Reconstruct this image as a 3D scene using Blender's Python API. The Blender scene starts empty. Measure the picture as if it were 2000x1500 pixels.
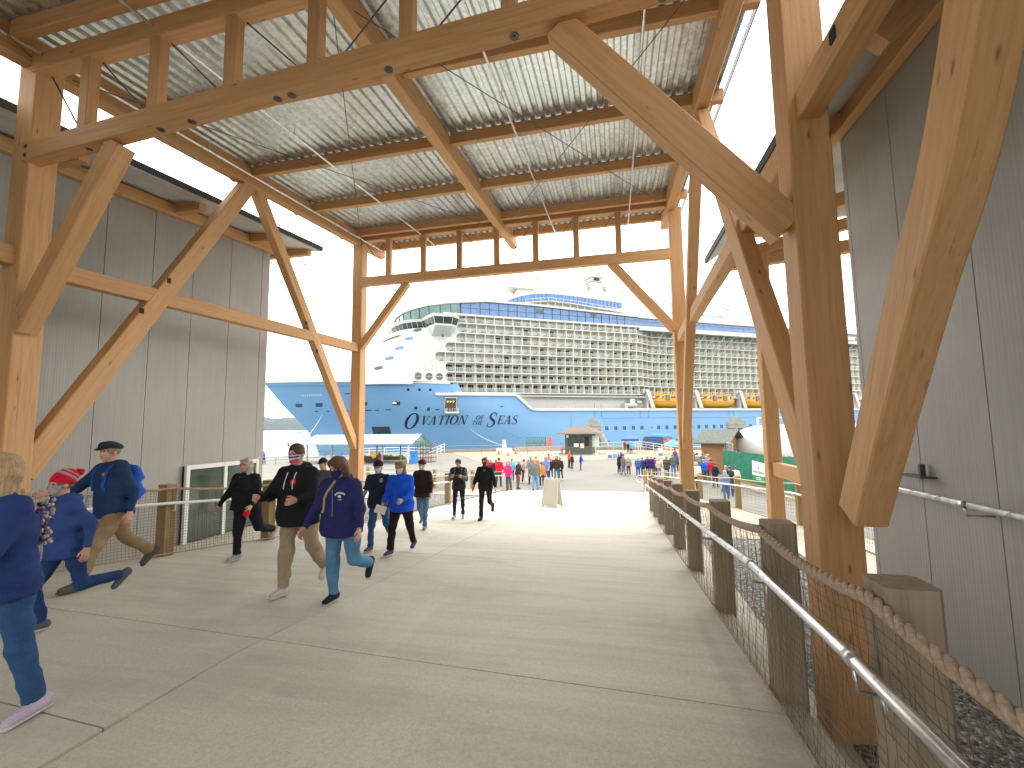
import bpy, math, random
import numpy as np
from mathutils import Vector, Matrix
random.seed(7); rng=np.random.RandomState(5)
SC=bpy.context.scene; COL=SC.collection
R=math.radians
# ------------------------------------------------------------------ camera
F=880.; PX,PY=1000.,750.
yaw,pitch,roll=R(13.0),R(5.35),R(0.75)
CP=np.array([0,0,1.545])
fw=np.array([-math.sin(yaw)*math.cos(pitch),math.cos(yaw)*math.cos(pitch),math.sin(pitch)])
_r=np.array([math.cos(yaw),math.sin(yaw),0.]); _u=np.cross(_r,fw)
rt=_r*math.cos(roll)-_u*math.sin(roll); up=_u*math.cos(roll)+_r*math.sin(roll)
def at(x,y,X=None,Y=None,Z=None,pl=None,d=None):
    """pixel of the survey photo + one known coordinate -> world point"""
    r=fw+rt*((x-PX)/F)+up*((PY-y)/F)
    if X is not None: t=(X-CP[0])/r[0]
    elif Y is not None: t=(Y-CP[1])/r[1]
    elif Z is not None: t=(Z-CP[2])/r[2]
    elif pl is not None: t=(pl[0]-CP[2])/(r[2]-pl[1]*r[1])
    else: t=d
    return CP+r*t
cd=bpy.data.cameras.new('camera'); cam=bpy.data.objects.new('camera',cd); COL.objects.link(cam)
cd.sensor_width=36; cd.lens=F/2000*36; cd.clip_start=.05; cd.clip_end=20000
M=Matrix(((rt[0],up[0],-fw[0]),(rt[1],up[1],-fw[1]),(rt[2],up[2],-fw[2]))).to_4x4()
M.translation=Vector(CP); cam.matrix_world=M; SC.camera=cam

# ------------------------------------------------------------------ materials
MAT={}
class NT:
    def __init__(s,name):
        s.m=bpy.data.materials.new(name); s.m.use_nodes=True; s.t=s.m.node_tree; s.n=s.t.nodes; s.l=s.t.links
        s.b=s.n['Principled BSDF']
    def N(s,t,**k):
        n=s.n.new('ShaderNode'+t)
        for a,b in k.items():
            if a.startswith('i_'): n.inputs[a[2:].replace('_',' ')].default_value=b
            else: setattr(n,a,b)
        return n
    def L(s,a,b): s.l.new(a,b)
    def co(s,kind='Object',scale=(1,1,1),loc=None):
        c=s.N('TexCoord'); mp=s.N('Mapping'); mp.inputs['Scale'].default_value=scale
        s.L(c.outputs[kind],mp.inputs['Vector'])
        if loc is not None: s.L(loc,mp.inputs['Location'])
        return mp.outputs[0]
    def noise(s,vec,scale,detail=4,rough=.6):
        n=s.N('TexNoise'); n.inputs['Scale'].default_value=scale; n.inputs['Detail'].default_value=detail; n.inputs['Roughness'].default_value=rough
        if vec is not None: s.L(vec,n.inputs['Vector'])
        return n.outputs['Fac']
    def ramp(s,fac,stops):
        r=s.N('ValToRGB'); e=r.color_ramp.elements
        while len(e)<len(stops): e.new(.5)
        for i,(p,c) in enumerate(stops): e[i].position=p; e[i].color=(*c,1) if len(c)==3 else c
        s.L(fac,r.inputs[0]); return r.outputs[0]
    def mix(s,fac,a,b,mode='MIX'):
        m=s.N('Mix',data_type='RGBA',blend_type=mode)
        for i,v in ((0,fac),(6,a),(7,b)):
            if isinstance(v,(int,float)): m.inputs[i].default_value=v
            elif isinstance(v,tuple): m.inputs[i].default_value=(*v,1)
            else: s.L(v,m.inputs[i])
        return m.outputs[2]
    def bump(s,h,st=.3,dist=.01):
        b=s.N('Bump'); b.inputs['Strength'].default_value=st; b.inputs['Distance'].default_value=dist
        s.L(h,b.inputs['Height']); s.L(b.outputs[0],s.b.inputs['Normal'])
    def out(s,col=None,rough=None,metal=None,spec=None):
        if col is not None:
            if isinstance(col,tuple): s.b.inputs['Base Color'].default_value=(*col,1)
            else: s.L(col,s.b.inputs['Base Color'])
        if rough is not None: s.b.inputs['Roughness'].default_value=rough
        if metal is not None: s.b.inputs['Metallic'].default_value=metal
        if spec is not None: s.b.inputs['Specular IOR Level'].default_value=spec
        return s.m
def mul(c,k): return tuple(min(1,x*k) for x in c)
def plain(name,col,rough=.6,metal=0,var=.12,scale=3,bump=0,bscale=60,kind='Object'):
    if name in MAT: return MAT[name]
    t=NT(name); v=t.co(kind)
    c=t.ramp(t.noise(v,scale,5),[(.3,mul(col,1-var)),(.7,mul(col,1+var))])
    if bump: t.bump(t.noise(v,bscale,3),bump,.004)
    MAT[name]=t.out(c,rough,metal); return MAT[name]
def wood(name,a,b,rough=.6,knots=True,dirt=0):
    t=NT(name); oi=t.N('ObjectInfo'); 
    cmb=t.N('CombineXYZ'); mu=t.N('Math',operation='MULTIPLY'); mu.inputs[1].default_value=37; t.L(oi.outputs['Random'],mu.inputs[0])
    t.L(mu.outputs[0],cmb.inputs[0]); t.L(mu.outputs[0],cmb.inputs[1])
    v=t.co('Object',(1,1,1),cmb.outputs[0])
    vg=t.co('Object',(.55,11,11),cmb.outputs[0])
    g=t.noise(vg,2.2,6,.65)
    c=t.ramp(g,[(.3,a),(.52,tuple((x*.55+y*.45) for x,y in zip(a,b))),(.7,b)])
    big=t.noise(v,.9,3)
    c=t.mix(t.ramp(big,[(.35,(0,0,0)),(.7,(.5,.5,.5))]),c,mul(a,.82))
    # per-timber tint
    tint=t.ramp(oi.outputs['Random'],[(0,(.86,.84,.82)),(1,(1.0,1.0,1.0))])
    c=t.mix(1.0,c,tint,'MULTIPLY')
    if knots:
        vk=t.co('Object',(1.3,4.2,4.2),cmb.outputs[0])
        vo=t.N('TexVoronoi'); vo.inputs['Scale'].default_value=1.45; vo.inputs['Randomness'].default_value=1; t.L(vk,vo.inputs['Vector'])
        k=t.ramp(vo.outputs['Distance'],[(.045,(1,1,1)),(.075,(.4,.4,.4)),(.12,(0,0,0))])
        c=t.mix(k,c,mul(a,.34))
        vc=t.co('Object',(.35,30,30),cmb.outputs[0])
        ck=t.ramp(t.noise(vc,1.6,2),[(.67,(0,0,0)),(.70,(1,1,1))])
        c=t.mix(t.mix(1.0,ck,(.55,.55,.55),'MULTIPLY'),c,mul(a,.45))
    t.bump(g,.25,.004)
    MAT[name]=t.out(c,rough,spec=.3); return MAT[name]
fir=wood('fir_timber',(.73,.44,.215),(.56,.29,.118))
oldw=wood('weathered_wood',(.38,.31,.23),(.21,.165,.115),.8,knots=False)
newpost=wood('treated_post',(.42,.30,.14),(.27,.18,.08),.75,knots=False)
cedar=wood('cedar_boards',(.42,.24,.12),(.28,.15,.075),.7,knots=False)

def mk_concrete(name,a,b,joints=None,marks=True):
    t=NT(name); v=t.co('Object')
    c=t.ramp(t.noise(v,.55,6,.6),[(.3,a),(.72,b)])
    f=t.noise(v,45,3,.7); c=t.mix(.5,c,t.ramp(f,[(.3,mul(a,.72)),(.7,mul(b,1.15))])); f2=t.noise(v,160,2,.7); c=t.mix(.3,c,t.ramp(f2,[(.35,mul(a,.6)),(.65,mul(b,1.2))]))
    vs=t.co('Object',(.35,3.5,1)); st=t.ramp(t.noise(vs,1.3,5),[(.45,(0,0,0)),(.75,(.6,.6,.6))])
    c=t.mix(st,c,mul(a,.74))
    bs=t.ramp(t.noise(t.co('Object',(.5,.9,1)),.8,7,.7),[(.52,(0,0,0)),(.68,(.45,.45,.45))]); c=t.mix(bs,c,mul(a,.66))
    vs2=t.co('Object',(2.2,.35,1)); st=t.ramp(t.noise(vs2,1.1,5),[(.55,(0,0,0)),(.8,(.3,.3,.3))])
    c=t.mix(st,c,mul(b,1.15))
    sp=t.N('TexVoronoi'); sp.inputs['Scale'].default_value=3.3; t.L(v,sp.inputs['Vector'])
    c=t.mix(t.ramp(sp.outputs['Distance'],[(.02,(.5,.5,.5)),(.035,(0,0,0))]),c,mul(a,.5))
    t.bump(t.noise(v,140,3),.25,.003)
    MAT[name]=t.out(c,.82,spec=.3); return MAT[name]
conc=mk_concrete('broom_concrete',(.50,.485,.415),(.59,.57,.49))
conc2=mk_concrete('pale_concrete',(.36,.325,.25),(.43,.39,.305))
def mk_asphalt():
    t=NT('asphalt'); v=t.co('Object')
    c=t.ramp(t.noise(v,.25,6,.6),[(.3,(.125,.12,.105)),(.72,(.17,.165,.145))])
    c=t.mix(.3,c,t.ramp(t.noise(v,30,3,.7),[(.3,(.12,.12,.11)),(.7,(.34,.33,.3))]))
    va=t.co('Object',(.08,1.2,1)); c=t.mix(t.ramp(t.noise(va,.6,4),[(.5,(0,0,0)),(.7,(.5,.5,.5))]),c,(.15,.15,.14))
    t.bump(t.noise(v,90,2),.3,.004); MAT['asphalt']=t.out(c,.85); return MAT['asphalt']
asph=mk_asphalt()
def mk_gravel():
    t=NT('gravel'); v=t.co('Object'); vo=t.N('TexVoronoi'); vo.inputs['Scale'].default_value=28; t.L(v,vo.inputs['Vector'])
    bw=t.N('RGBToBW'); t.L(vo.outputs['Color'],bw.inputs[0])
    c=t.ramp(bw.outputs[0],[(.2,(.08,.08,.078)),(.55,(.19,.19,.18)),(.85,(.42,.41,.38))])
    b=t.N('Bump'); b.inputs['Strength'].default_value=1; b.inputs['Distance'].default_value=.03; b.invert=True; t.L(vo.outputs['Distance'],b.inputs['Height']); t.L(b.outputs[0],t.b.inputs['Normal'])
    MAT['gravel']=t.out(c,.9); return MAT['gravel']
grav=mk_gravel()
def mk_panel(name,col):
    t=NT(name); v=t.co('Object',(1,1,1)); 
    w=t.N('TexWave',wave_type='BANDS',bands_direction='Y'); w.inputs['Scale'].default_value=7; w.inputs['Distortion'].default_value=.0; t.L(v,w.inputs['Vector'])
    n=t.noise(v,.6,5); c=t.ramp(n,[(.3,mul(col,.9)),(.7,mul(col,1.08))])
    vs=t.co('Object',(5,14,.35)); c=t.mix(t.ramp(t.noise(vs,1.5,5),[(.45,(0,0,0)),(.72,(.3,.3,.3))]),c,mul(col,.72))
    emb=t.N('Math',operation='ADD'); n2=t.noise(v,170,2)
    t.L(w.outputs['Fac'],emb.inputs[0]); t.L(n2,emb.inputs[1]); t.bump(emb.outputs[0],.3,.004)
    MAT[name]=t.out(c,.42,.0,spec=.5); return MAT[name]
panel=mk_panel('grey_wall_panel',(.345,.335,.305))
def mk_galv(name,col=(.70,.75,.765),rough=.34,metal=.85):
    t=NT(name); v=t.co('Object'); vo=t.N('TexVoronoi'); vo.inputs['Scale'].default_value=14; t.L(v,vo.inputs['Vector'])
    bw=t.N('RGBToBW'); t.L(vo.outputs['Color'],bw.inputs[0])
    c=t.ramp(bw.outputs[0],[(.2,mul(col,.82)),(.8,mul(col,1.12))])
    c=t.mix(t.ramp(t.noise(v,1.1,5),[(.45,(0,0,0)),(.75,(.4,.4,.4))]),c,mul(col,.7))
    rr=t.ramp(bw.outputs[0],[(0,(rough*.8,)*3),(1,(rough*1.3,)*3)]); t.L(rr,t.b.inputs['Roughness'])
    MAT[name]=t.out(c,None,metal); return MAT[name]
galv=mk_galv('galvanised_deck'); pipe=mk_galv('galvanised_pipe',(.72,.74,.74),.3,.9)
dark=plain('dark_gap',(.03,.03,.03),.9)
steel=plain('dark_steel',(.10,.10,.11),.45,.6)
fascia=plain('dark_fascia',(.045,.055,.065),.5)
soffit=plain('soffit_white',(.55,.56,.55),.5)
white=plain('white_paint',(.78,.78,.75),.4,var=.04)
ropem=NT('manila_rope'); _v=ropem.co('Object'); ropem.bump(ropem.noise(_v,220,3),.5,.003); ropem=ropem.out(ropem.ramp(ropem.noise(_v,60,4),[(.3,(.30,.22,.15)),(.7,(.52,.41,.31))]),.9)
netm=plain('net_cord',(.16,.13,.09),.9)
def glassm(name,col,rough=.06,trans=0.0,metal=0):
    t=NT(name); v=t.co('Object'); c=t.ramp(t.noise(v,.8,3),[(.35,mul(col,.8)),(.65,mul(col,1.2))])
    MAT[name]=t.out(c,rough,metal,spec=.9); return MAT[name]
doorglass=glassm('door_glass',(.07,.10,.085))

# ------------------------------------------------------------------ mesh builder
class MB:
    def __init__(s): s.v=[]; s.f=[]; s.m=[]
    def add(s,vs,fs,mi=0):
        o=len(s.v); s.v+= [tuple(map(float,p)) for p in vs]; s.f+=[tuple(i+o for i in f) for f in fs]; s.m+=[mi]*len(fs)
    def box(s,a,b,mi=0):
        (x0,y0,z0),(x1,y1,z1)=a,b
        s.add([(x0,y0,z0),(x1,y0,z0),(x1,y1,z0),(x0,y1,z0),(x0,y0,z1),(x1,y0,z1),(x1,y1,z1),(x0,y1,z1)],
              [(0,3,2,1),(4,5,6,7),(0,1,5,4),(1,2,6,5),(2,3,7,6),(3,0,4,7)],mi)
    def bar(s,p,q,w,h,upv=(0,0,1),mi=0):
        p=Vector(p);q=Vector(q);d=(q-p).normalized();u=Vector(upv)
        if abs(d.dot(u))>.98: u=Vector((0,1,0))
        y=u.cross(d).normalized(); z=d.cross(y)
        c=[(-w/2,-h/2),(w/2,-h/2),(w/2,h/2),(-w/2,h/2)]
        s.add([p+y*a+z*b for a,b in c]+[q+y*a+z*b for a,b in c],[(0,1,2,3),(7,6,5,4),(0,4,5,1),(1,5,6,2),(2,6,7,3),(3,7,4,0)],mi)
    def tube(s,pts,r,n=8,mi=0,caps=True,close=False):
        P=[Vector(p) for p in pts]; N=len(P)
        rs=r if isinstance(r,(list,tuple)) else [r]*N
        prev=None; base=len(s.v); rings=[]
        for i,p in enumerate(P):
            d=(P[min(i+1,N-1)]-P[max(i-1,0)]).normalized()
            if prev is None:
                a=Vector((0,0,1)) if abs(d.z)<.9 else Vector((1,0,0)); y=a.cross(d).normalized()
            else: y=(prev-d*prev.dot(d)).normalized()
            prev=y; z=d.cross(y)
            rings.append([p+(y*math.cos(2*math.pi*k/n)+z*math.sin(2*math.pi*k/n))*rs[i] for k in range(n)])
        vs=[v for g in rings for v in g]
        fs=[(i*n+k,i*n+(k+1)%n,(i+1)*n+(k+1)%n,(i+1)*n+k) for i in range(N-1) for k in range(n)]
        if caps: fs+=[tuple(range(n))[::-1],tuple((N-1)*n+k for k in range(n))]
        s.add(vs,fs,mi)
    def prism(s,poly,d,mi=0):
        n=len(poly); d=Vector(d); P=[Vector(p) for p in poly]
        s.add(P+[p+d for p in P],[tuple(range(n))[::-1],tuple(range(n,2*n))]+[(i,(i+1)%n,n+(i+1)%n,n+i) for i in range(n)],mi)
    def grid(s,rows,mi=0,flip=False,closeu=False):
        nr=len(rows);nc=len(rows[0]); vs=[p for r in rows for p in r]; fs=[]
        for i in range(nr-1):
            for j in range(nc if closeu else nc-1):
                q=(i*nc+j,i*nc+(j+1)%nc,(i+1)*nc+(j+1)%nc,(i+1)*nc+j); fs.append(q[::-1] if flip else q)
        s.add(vs,fs,mi)
    def build(s,name,mats,parent=None,smooth=False,loc=None,bevel=0):
        if not isinstance(mats,(list,tuple)): mats=[mats]
        me=bpy.data.meshes.new(name)
        vs=s.v
        if loc is not None: vs=[(a-loc[0],b-loc[1],c-loc[2]) for a,b,c in vs]
        me.from_pydata(vs,[],s.f)
        for m in mats: me.materials.append(m)
        if len(mats)>1: me.polygons.foreach_set('material_index',s.m)
        if smooth: me.polygons.foreach_set('use_smooth',[True]*len(me.polygons))
        me.update()
        o=bpy.data.objects.new(name,me); COL.objects.link(o)
        if loc is not None: o.location=loc
        if parent is not None:
            if loc is not None: o.location=Vector(loc)-W0(parent)
            o.parent=parent
            if loc is None: o.location=-W0(parent)
        if bevel:
            b=o.modifiers.new('bevel','BEVEL'); b.width=bevel; b.segments=2; b.limit_method='ANGLE'
        return o
def W0(o):
    v=Vector(o.location)
    while o.parent is not None: o=o.parent; v+=Vector(o.location)
    return v
def empty(name,loc=(0,0,0),rz=0):
    o=bpy.data.objects.new(name,None); COL.objects.link(o); o.location=loc; o.rotation_euler[2]=rz; o.empty_display_size=.2; return o
def tag(o,label=None,cat=None,group=None,kind=None):
    if label: o['label']=label
    if cat: o['category']=cat
    if group: o['group']=group
    if kind: o['kind']=kind
    return o
def timber(name,p,q,w,h,parent,upv=(0,0,1),mat=None,ch=.012):
    """squared timber with eased edges; local X runs along the grain"""
    p=Vector(p);q=Vector(q);L=(q-p).length;d=(q-p)/L;u=Vector(upv)
    if abs(d.dot(u))>.98: u=Vector((0,1,0))
    y=u.cross(d).normalized(); z=d.cross(y)
    a,b=w/2,h/2; c=ch
    prof=[(-a+c,-b),(a-c,-b),(a,-b+c),(a,b-c),(a-c,b),(-a+c,b),(-a,b-c),(-a,-b+c)]
    m=MB(); m.grid([[(0,yy,zz) for yy,zz in prof],[(L,yy,zz) for yy,zz in prof]],closeu=True,flip=True)
    m.f.append(tuple(range(8))); m.f.append(tuple(range(15,7,-1))); m.m+=[0,0]
    o=m.build(name,mat or fir)
    mw=Matrix(((d.x,y.x,z.x,p.x),(d.y,y.y,z.y,p.y),(d.z,y.z,z.z,p.z),(0,0,0,1)))
    if parent is not None:
        o.parent=parent; mw=Matrix.Translation(-W0(parent))@mw
    o.matrix_local=mw
    return o

def curved(name,pts,w,h,parent,mat=None,sub=5):
    """curved glulam member swept in the YZ plane; local X follows its chord"""
    P=[Vector(p) for p in pts]; Q=[]
    for i in range(len(P)-1):
        a=P[max(i-1,0)];b=P[i];c=P[i+1];d=P[min(i+2,len(P)-1)]
        for k in range(sub):
            u=k/sub; Q.append(.5*((2*b)+(c-a)*u+(2*a-5*b+4*c-d)*u*u+(-a+3*b-3*c+d)*u**3))
    Q.append(P[-1]); p=Q[0]; d=(Q[-1]-p).normalized(); y=Vector((1,0,0)); y=(y-d*y.dot(d)).normalized(); z=d.cross(y)
    c=.012; a,b=w/2,h/2; prof=[(-a+c,-b),(a-c,-b),(a,-b+c),(a,b-c),(a-c,b),(-a+c,b),(-a,b-c),(-a,-b+c)]; rows=[]
    for i,q in enumerate(Q):
        t=(Q[min(i+1,len(Q)-1)]-Q[max(i-1,0)]).normalized(); n=t.cross(y).normalized()
        rows.append([((q+y*yy+n*zz-p).dot(d),(q+y*yy+n*zz-p).dot(y),(q+y*yy+n*zz-p).dot(z)) for yy,zz in prof])
    m=MB(); m.grid(rows,closeu=True,flip=True); n_=len(m.v); m.f+= [tuple(range(8)),tuple(range(n_-1,n_-9,-1))]; m.m+=[0,0]
    o=m.build(name,mat or fir); o.parent=parent
    o.matrix_local=Matrix.Translation(-W0(parent))@Matrix(((d.x,y.x,z.x,p.x),(d.y,y.y,z.y,p.y),(d.z,y.z,z.z,p.z),(0,0,0,1))); return o
def pegs(parent,pts,mat):
    for a,b in pts: m=MB(); m.box(a,b); m.build('peg_slot',mat,parent)
# ------------------------------------------------------------------ ground levels
def zr(Y):   # ramp floor
    return -.25 if Y<3 else max(-2.2,-Y/12)
def zg(Y):   # ground beside it
    return -1.05 if Y<12.2 else max(-2.22,-1.05-(Y-12.2)/12.2)
def sheet(name,poly,mat,dz=0,fn=zg,step=1.5,label=None):
    """polygon in plan draped on the ground function, cut into strips along Y"""
    m=MB(); ys=sorted(set([p[1] for p in poly]+[y for y in (3,12.2,26.4,26.5) if min(p[1] for p in poly)<y<max(p[1] for p in poly)]))
    def span(y):
        xs=[]
        n=len(poly)
        for i in range(n):
            (x0,y0),(x1,y1)=poly[i],poly[(i+1)%n]
            if y0==y1:
                if y0==y: xs+=[x0,x1]
            elif min(y0,y1)<=y<=max(y0,y1): xs.append(x0+(x1-x0)*(y-y0)/(y1-y0))
        return (min(xs),max(xs))
    for y0,y1 in zip(ys,ys[1:]):
        a,b=span(y0+1e-6),span(y1-1e-6)
        m.add([(a[0],y0,fn(y0)+dz),(a[1],y0,fn(y0)+dz),(b[1],y1,fn(y1)+dz),(b[0],y1,fn(y1)+dz)],[(0,1,2,3)])
    o=m.build(name,mat); tag(o,kind='structure'); return o
# ground sheet: asphalt plaza + everything up to the quay
sheet('plaza_ground',[(-90,-20),(60,-20),(75,105),(20,86),(-12,71),(-30,61.5),(-60,46),(-90,30)],asph)
# ---- ramp slab with sawn joints (sealed dark grooves are real gaps between slabs)
def lx(Y):  # left edge of ramp
    pts=[(-8,-7.95),(4.3,-7.85),(6.15,-7.5),(7.97,-7.02),(10.0,-6.5),(12,-6.42),(40,-6.3)]
    for (a,x0),(b,x1) in zip(pts,pts[1:]):
        if Y<=b: return x0+(x1-x0)*(Y-a)/(b-a)
    return -6.3
RX=1.12
js=[-8,-1.1,3.3,7.15,11.05,14.9,18.8,22.6,26.4]; xj=-3.1
sk=lambda x,y: y if (y<-7.9 or y>26.3) else y-.062*(x-1.1)
m=MB(); base=MB()
for j0,j1 in zip(js,js[1:]):
    for side in (0,1):
        gaps=[j0,j1] if not(side==0 and j0<2<j1) else [j0,2.02,j1]
        cuts=sorted(set([j0+.006,j1-.006]+[c for c in (3,4.3,6.15,7.97,10,12) if j0<c<j1]+([2.014,2.026] if len(gaps)==3 else [])))
        for y0,y1 in zip(cuts,cuts[1:]):
            f=(lambda y:(lx(y),xj-.005)) if side==0 else (lambda y:(xj+.005,RX))
            a,b=f(y0),f(y1)
            tgt=m
            if y1-y0<.02: continue
            V=[(x,sk(x,y),zr(sk(x,y))) for x,y in ((a[0],y0),(a[1],y0),(b[1],y1),(b[0],y1))]
            tgt.add(V+[(x,y,z-.12) for x,y,z in V],[(0,1,2,3),(4,7,6,5),(0,4,5,1),(1,5,6,2),(2,6,7,3),(3,7,4,0)])
ramp=m.build('ramp',conc); tag(ramp,kind='structure')
m=MB()
for y0,y1 in zip([-8,3,4.3,6.15,7.97,10,12,26.3],[3,4.3,6.15,7.97,10,12,26.3]):
    V=[(lx(y0)+.03,y0,zr(y0)-.05),(RX-.03,y0,zr(y0)-.05),(RX-.03,y1,zr(y1)-.05),(lx(y1)+.03,y1,zr(y1)-.05)]
    m.add(V+[(x,y,-2.6) for x,y,z in V],[(0,1,2,3),(4,7,6,5),(0,4,5,1),(1,5,6,2),(2,6,7,3),(3,7,4,0)])
rb=m.build('ramp_base',dark); tag(rb,kind='structure')
# ---- other ground finishes
sheet('footing_strip',[(1.14,-8),(1.80,-8),(1.72,11.2),(1.14,11.2)],conc,.012)
sheet('gravel_bed',[(1.804,-8),(3.4,-8),(3.4,11.2),(1.724,11.2)],grav,.02)
sheet('side_path',[(1.14,11.21),(5.4,11.21),(4.55,14.6),(4.1,17.6),(3.6,22.3),(2.6,26.0),(1.14,26.3)],conc2,.03)
sheet('side_path_landing',[(3.41,-8),(9,-8),(6.2,11.2),(3.41,11.2)],conc,.03)
sheet('ramp_foot_slab',[(-9.5,21.2),(-6.55,21.2),(-6.55,26.2),(-9.5,26.2)],conc2,.03)
sheet('side_path_left',[(-14,-8),(-8.3,-8),(-7.9,6),(-6.75,10.3),(-6.65,11.5),(-16,11.5)],conc2,.03)
sheet('gravel_bed_left',[(-12.5,11.51),(-6.6,11.51),(-6.5,20.8),(-9.6,20.8)],grav,.02)
sheet('pavement_left',[(-32,15),(-13,11.6),(-9.9,21),(-30,27)],conc2,.03)
# kerbs + strip along the right boundary
def kerb(name,pts,w,h,mat):
    m=MB()
    for (x0,y0),(x1,y1) in zip(pts,pts[1:]):
        m.bar((x0,y0,zg(y0)+h/2-.05),(x1,y1,zg(y1)+h/2-.05),w,h+.1)
    return tag(m.build(name,mat),kind='structure')
kerb('kerb',[(7.1,34),(7.35,27),(7.55,22),(7.7,16),(7.9,6)],.35,.13,conc2)
sheet('gravel_verge',[(7.85,34),(7.5,34),(7.75,22),(7.9,16),(8.1,6),(9.2,6),(9.2,16),(8.9,22),(8.6,34)],grav,.03)
# ------------------------------------------------------------------ pavilion
XL,XR=-8.21,1.80; PW=.34
YF=[-4.04,4.56,13.16]
def zd(Y): return 7.50+(Y-6.35)/12       # underside of roof deck
pav=tag(empty('timber_pavilion',(-3.2,4.56,-1.05)),'open timber frame pavilion with corrugated metal roof over the walkway','pavilion')
T=lambda n,p,q,w,h,**k: timber(n,p,q,w,h,pav,**k)
for i,Y in enumerate(YF):
    for X in (XL,XR):
        T('post',(X,Y,-1.3),(X,Y,zd(Y)-.40),PW,PW,upv=(0,1,0))
    s=0
    # truss chords (front lapped proud of the posts)
    if i==1: zb0,zb1,zt0,zt1=5.52,6.07,6.90,7.15
    else: zb0=zb1=6.34-(13.16-Y)/12; zt0=zt1=zd(Y)-.22
    T('bottom_chord',(XL+.09 if i==1 else XL+.15,Y-.12,zb0),(XR-.15,Y-.12,zb1),.20,.29)
    T('top_chord',(XL+.1,Y-.09,zt0),(XR-.1,Y-.09,zt1),.22,.27)
    xs=[-7.1,-5.88,-4.66,-3.44,-2.22,-1.0,.22]
    for x in xs:
        t=(x-XL)/(XR-XL); a=zb0+(zb1-zb0)*t+.14; b=zt0+(zt1-zt0)*t-.13
        T('truss_web',(x,Y-.10,a),(x,Y-.10,b),.17,.15,upv=(0,1,0))
    m=MB(); xx=[XL+.15]+xs+[XR-.15]
    for k,(x0,x1) in enumerate(zip(xx,xx[1:])):
        f=lambda x:( zb0+(zb1-zb0)*(x-XL)/(XR-XL)+.1, zt0+(zt1-zt0)*(x-XL)/(XR-XL)-.1)
        if (x0+x1)/2<-3.2: m.tube([(x0+.08,Y-.03,f(x0)[1]),(x1-.12,Y-.03,f(x1)[0])],.011,6)
        else: m.tube([(x0+.12,Y-.03,f(x0)[0]),(x1-.08,Y-.03,f(x1)[1])],.011,6)
    m.build('tension_rod',steel,pav)
    # bolt recesses under the bottom chord
    if i==1:
        for x in (-7.0,-5.75,-5.25,-3.95,-3.75,-2.45,-.95,.6):
            z=zb0+(zb1-zb0)*(x-XL)/(XR-XL)-.145
            mm=MB(); mm.tube([(x,Y-.12,z-.004),(x,Y-.12,z+.02)],.052,14); mm.tube([(x,Y-.12,z-.012),(x,Y-.12,z)],.022,6)
            mm.build('bolt_recess',steel,pav)
    # knee braces
    zk=-(13.16-Y)/12
    if i==1: KL=((-6.50,5.46),(-8.05,2.98)); KR=((-.46,5.80),(1.60,3.33))
    else: KL=((-6.45,6.22+zk),(-8.07,4.2+zk)); KR=((-.02,6.24+zk),(1.66,4.15+zk))
    T('knee_brace',(KL[0][0],Y-.06,KL[0][1]),(KL[1][0],Y-.06,KL[1][1]),.20 if i!=1 else .24,.22 if i!=1 else .25)
    T('knee_brace',(KR[0][0],Y-.09 if i!=1 else Y-.045,KR[0][1]),(KR[1][0],Y-.09 if i!=1 else Y-.045,KR[1][1]),.20,.24 if i!=1 else .32)
for X in (XL,XR):
    xe=X if X<0 else 1.68
    T('eave_beam',(xe,-6.9,zd(-6.9)-.245),(xe,14.6,zd(14.6)-.245),.24,.42,)
    for Y0,Y1 in zip(YF,YF[1:]):
        zs=lambda z,Y:z
        sh_=(Y1-13.16)/12*.5
        ap=(Y0+Y1)/2-.45
        if X<0: g0,g1=3.96+sh_*.4,4.16+sh_*.4
        else: g0,g1=(4.28,3.92) if Y1>10 else (4.50,4.44)
        T('girt',(X,Y0+.17,g0),(X,Y1-.17,g1),.20,.27)
        T('side_brace',(X,Y0+.12,.95),(xe,ap+.02,zd(ap)-.40),.21,.31)
        if X>0 and Y1<5: curved('side_brace',[(X,4.02,.84),(X,3.76,1.29),(X,3.15,2.30),(X,2.78,2.86),(X,2.52,3.40),(X,2.30,3.98),(X,2.02,4.9),(X,1.72,6.0),(xe,1.55,6.72)],.22,.27,pav)
        else: T('side_brace',(X,Y1-.12,.95),(xe,ap+.22,zd(ap+.2)-.40),.21,.27)
T('ridge_beam',(-3.3,-6.9,zd(-6.9)-.29),(-3.3,14.9,zd(14.9)-.29),.22,.40)
for k in range(11):
    Y=-6.6+2.15*k
    if k==10: Y=14.35
    for a,b in ((XL-.5,XL-.13),(XL+.13,-3.41),(-3.19,XR-.13),(XR+.01,XR+.30)):
        T('purlin',(a,Y,zd(Y)-.13),(b,Y,zd(Y)-.13),.13,.24,ch=.008)
# corrugated deck
m=MB(); per=.205; x0,x1=XL-.62,XR+.36; n=int((x1-x0)/per)
prof=[(0,0),(.055,0),(.085,.045),(.155,.045),(.185,0)]
xs=[];zs=[]
for i in range(n):
    for a,b in prof: xs.append(x0+i*per+a); zs.append(b)
xs.append(x0+n*per); zs.append(0)
rows=[[(x,Y,zd(Y)+z) for x,z in zip(xs,zs)] for Y in (-7.2,-2.4,1.9,6.4,10.6,14.75)]
m.grid(rows,flip=True); rows2=[[(x,Y,z+.012) for x,Y,z in r] for r in rows]; m.grid(rows2)
m.build('roof_deck',galv,pav)
m=MB()
for X in (x0-.012,x1+.012): m.bar((X,-7.2,zd(-7.2)+.03),(X,14.75,zd(14.75)+.03),.016,.14)
m.bar((x0,14.77,zd(14.75)+.03),(x1,14.77,zd(14.75)+.03),.016,.14)
m.build('roof_edge_trim',fascia,pav)
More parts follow.
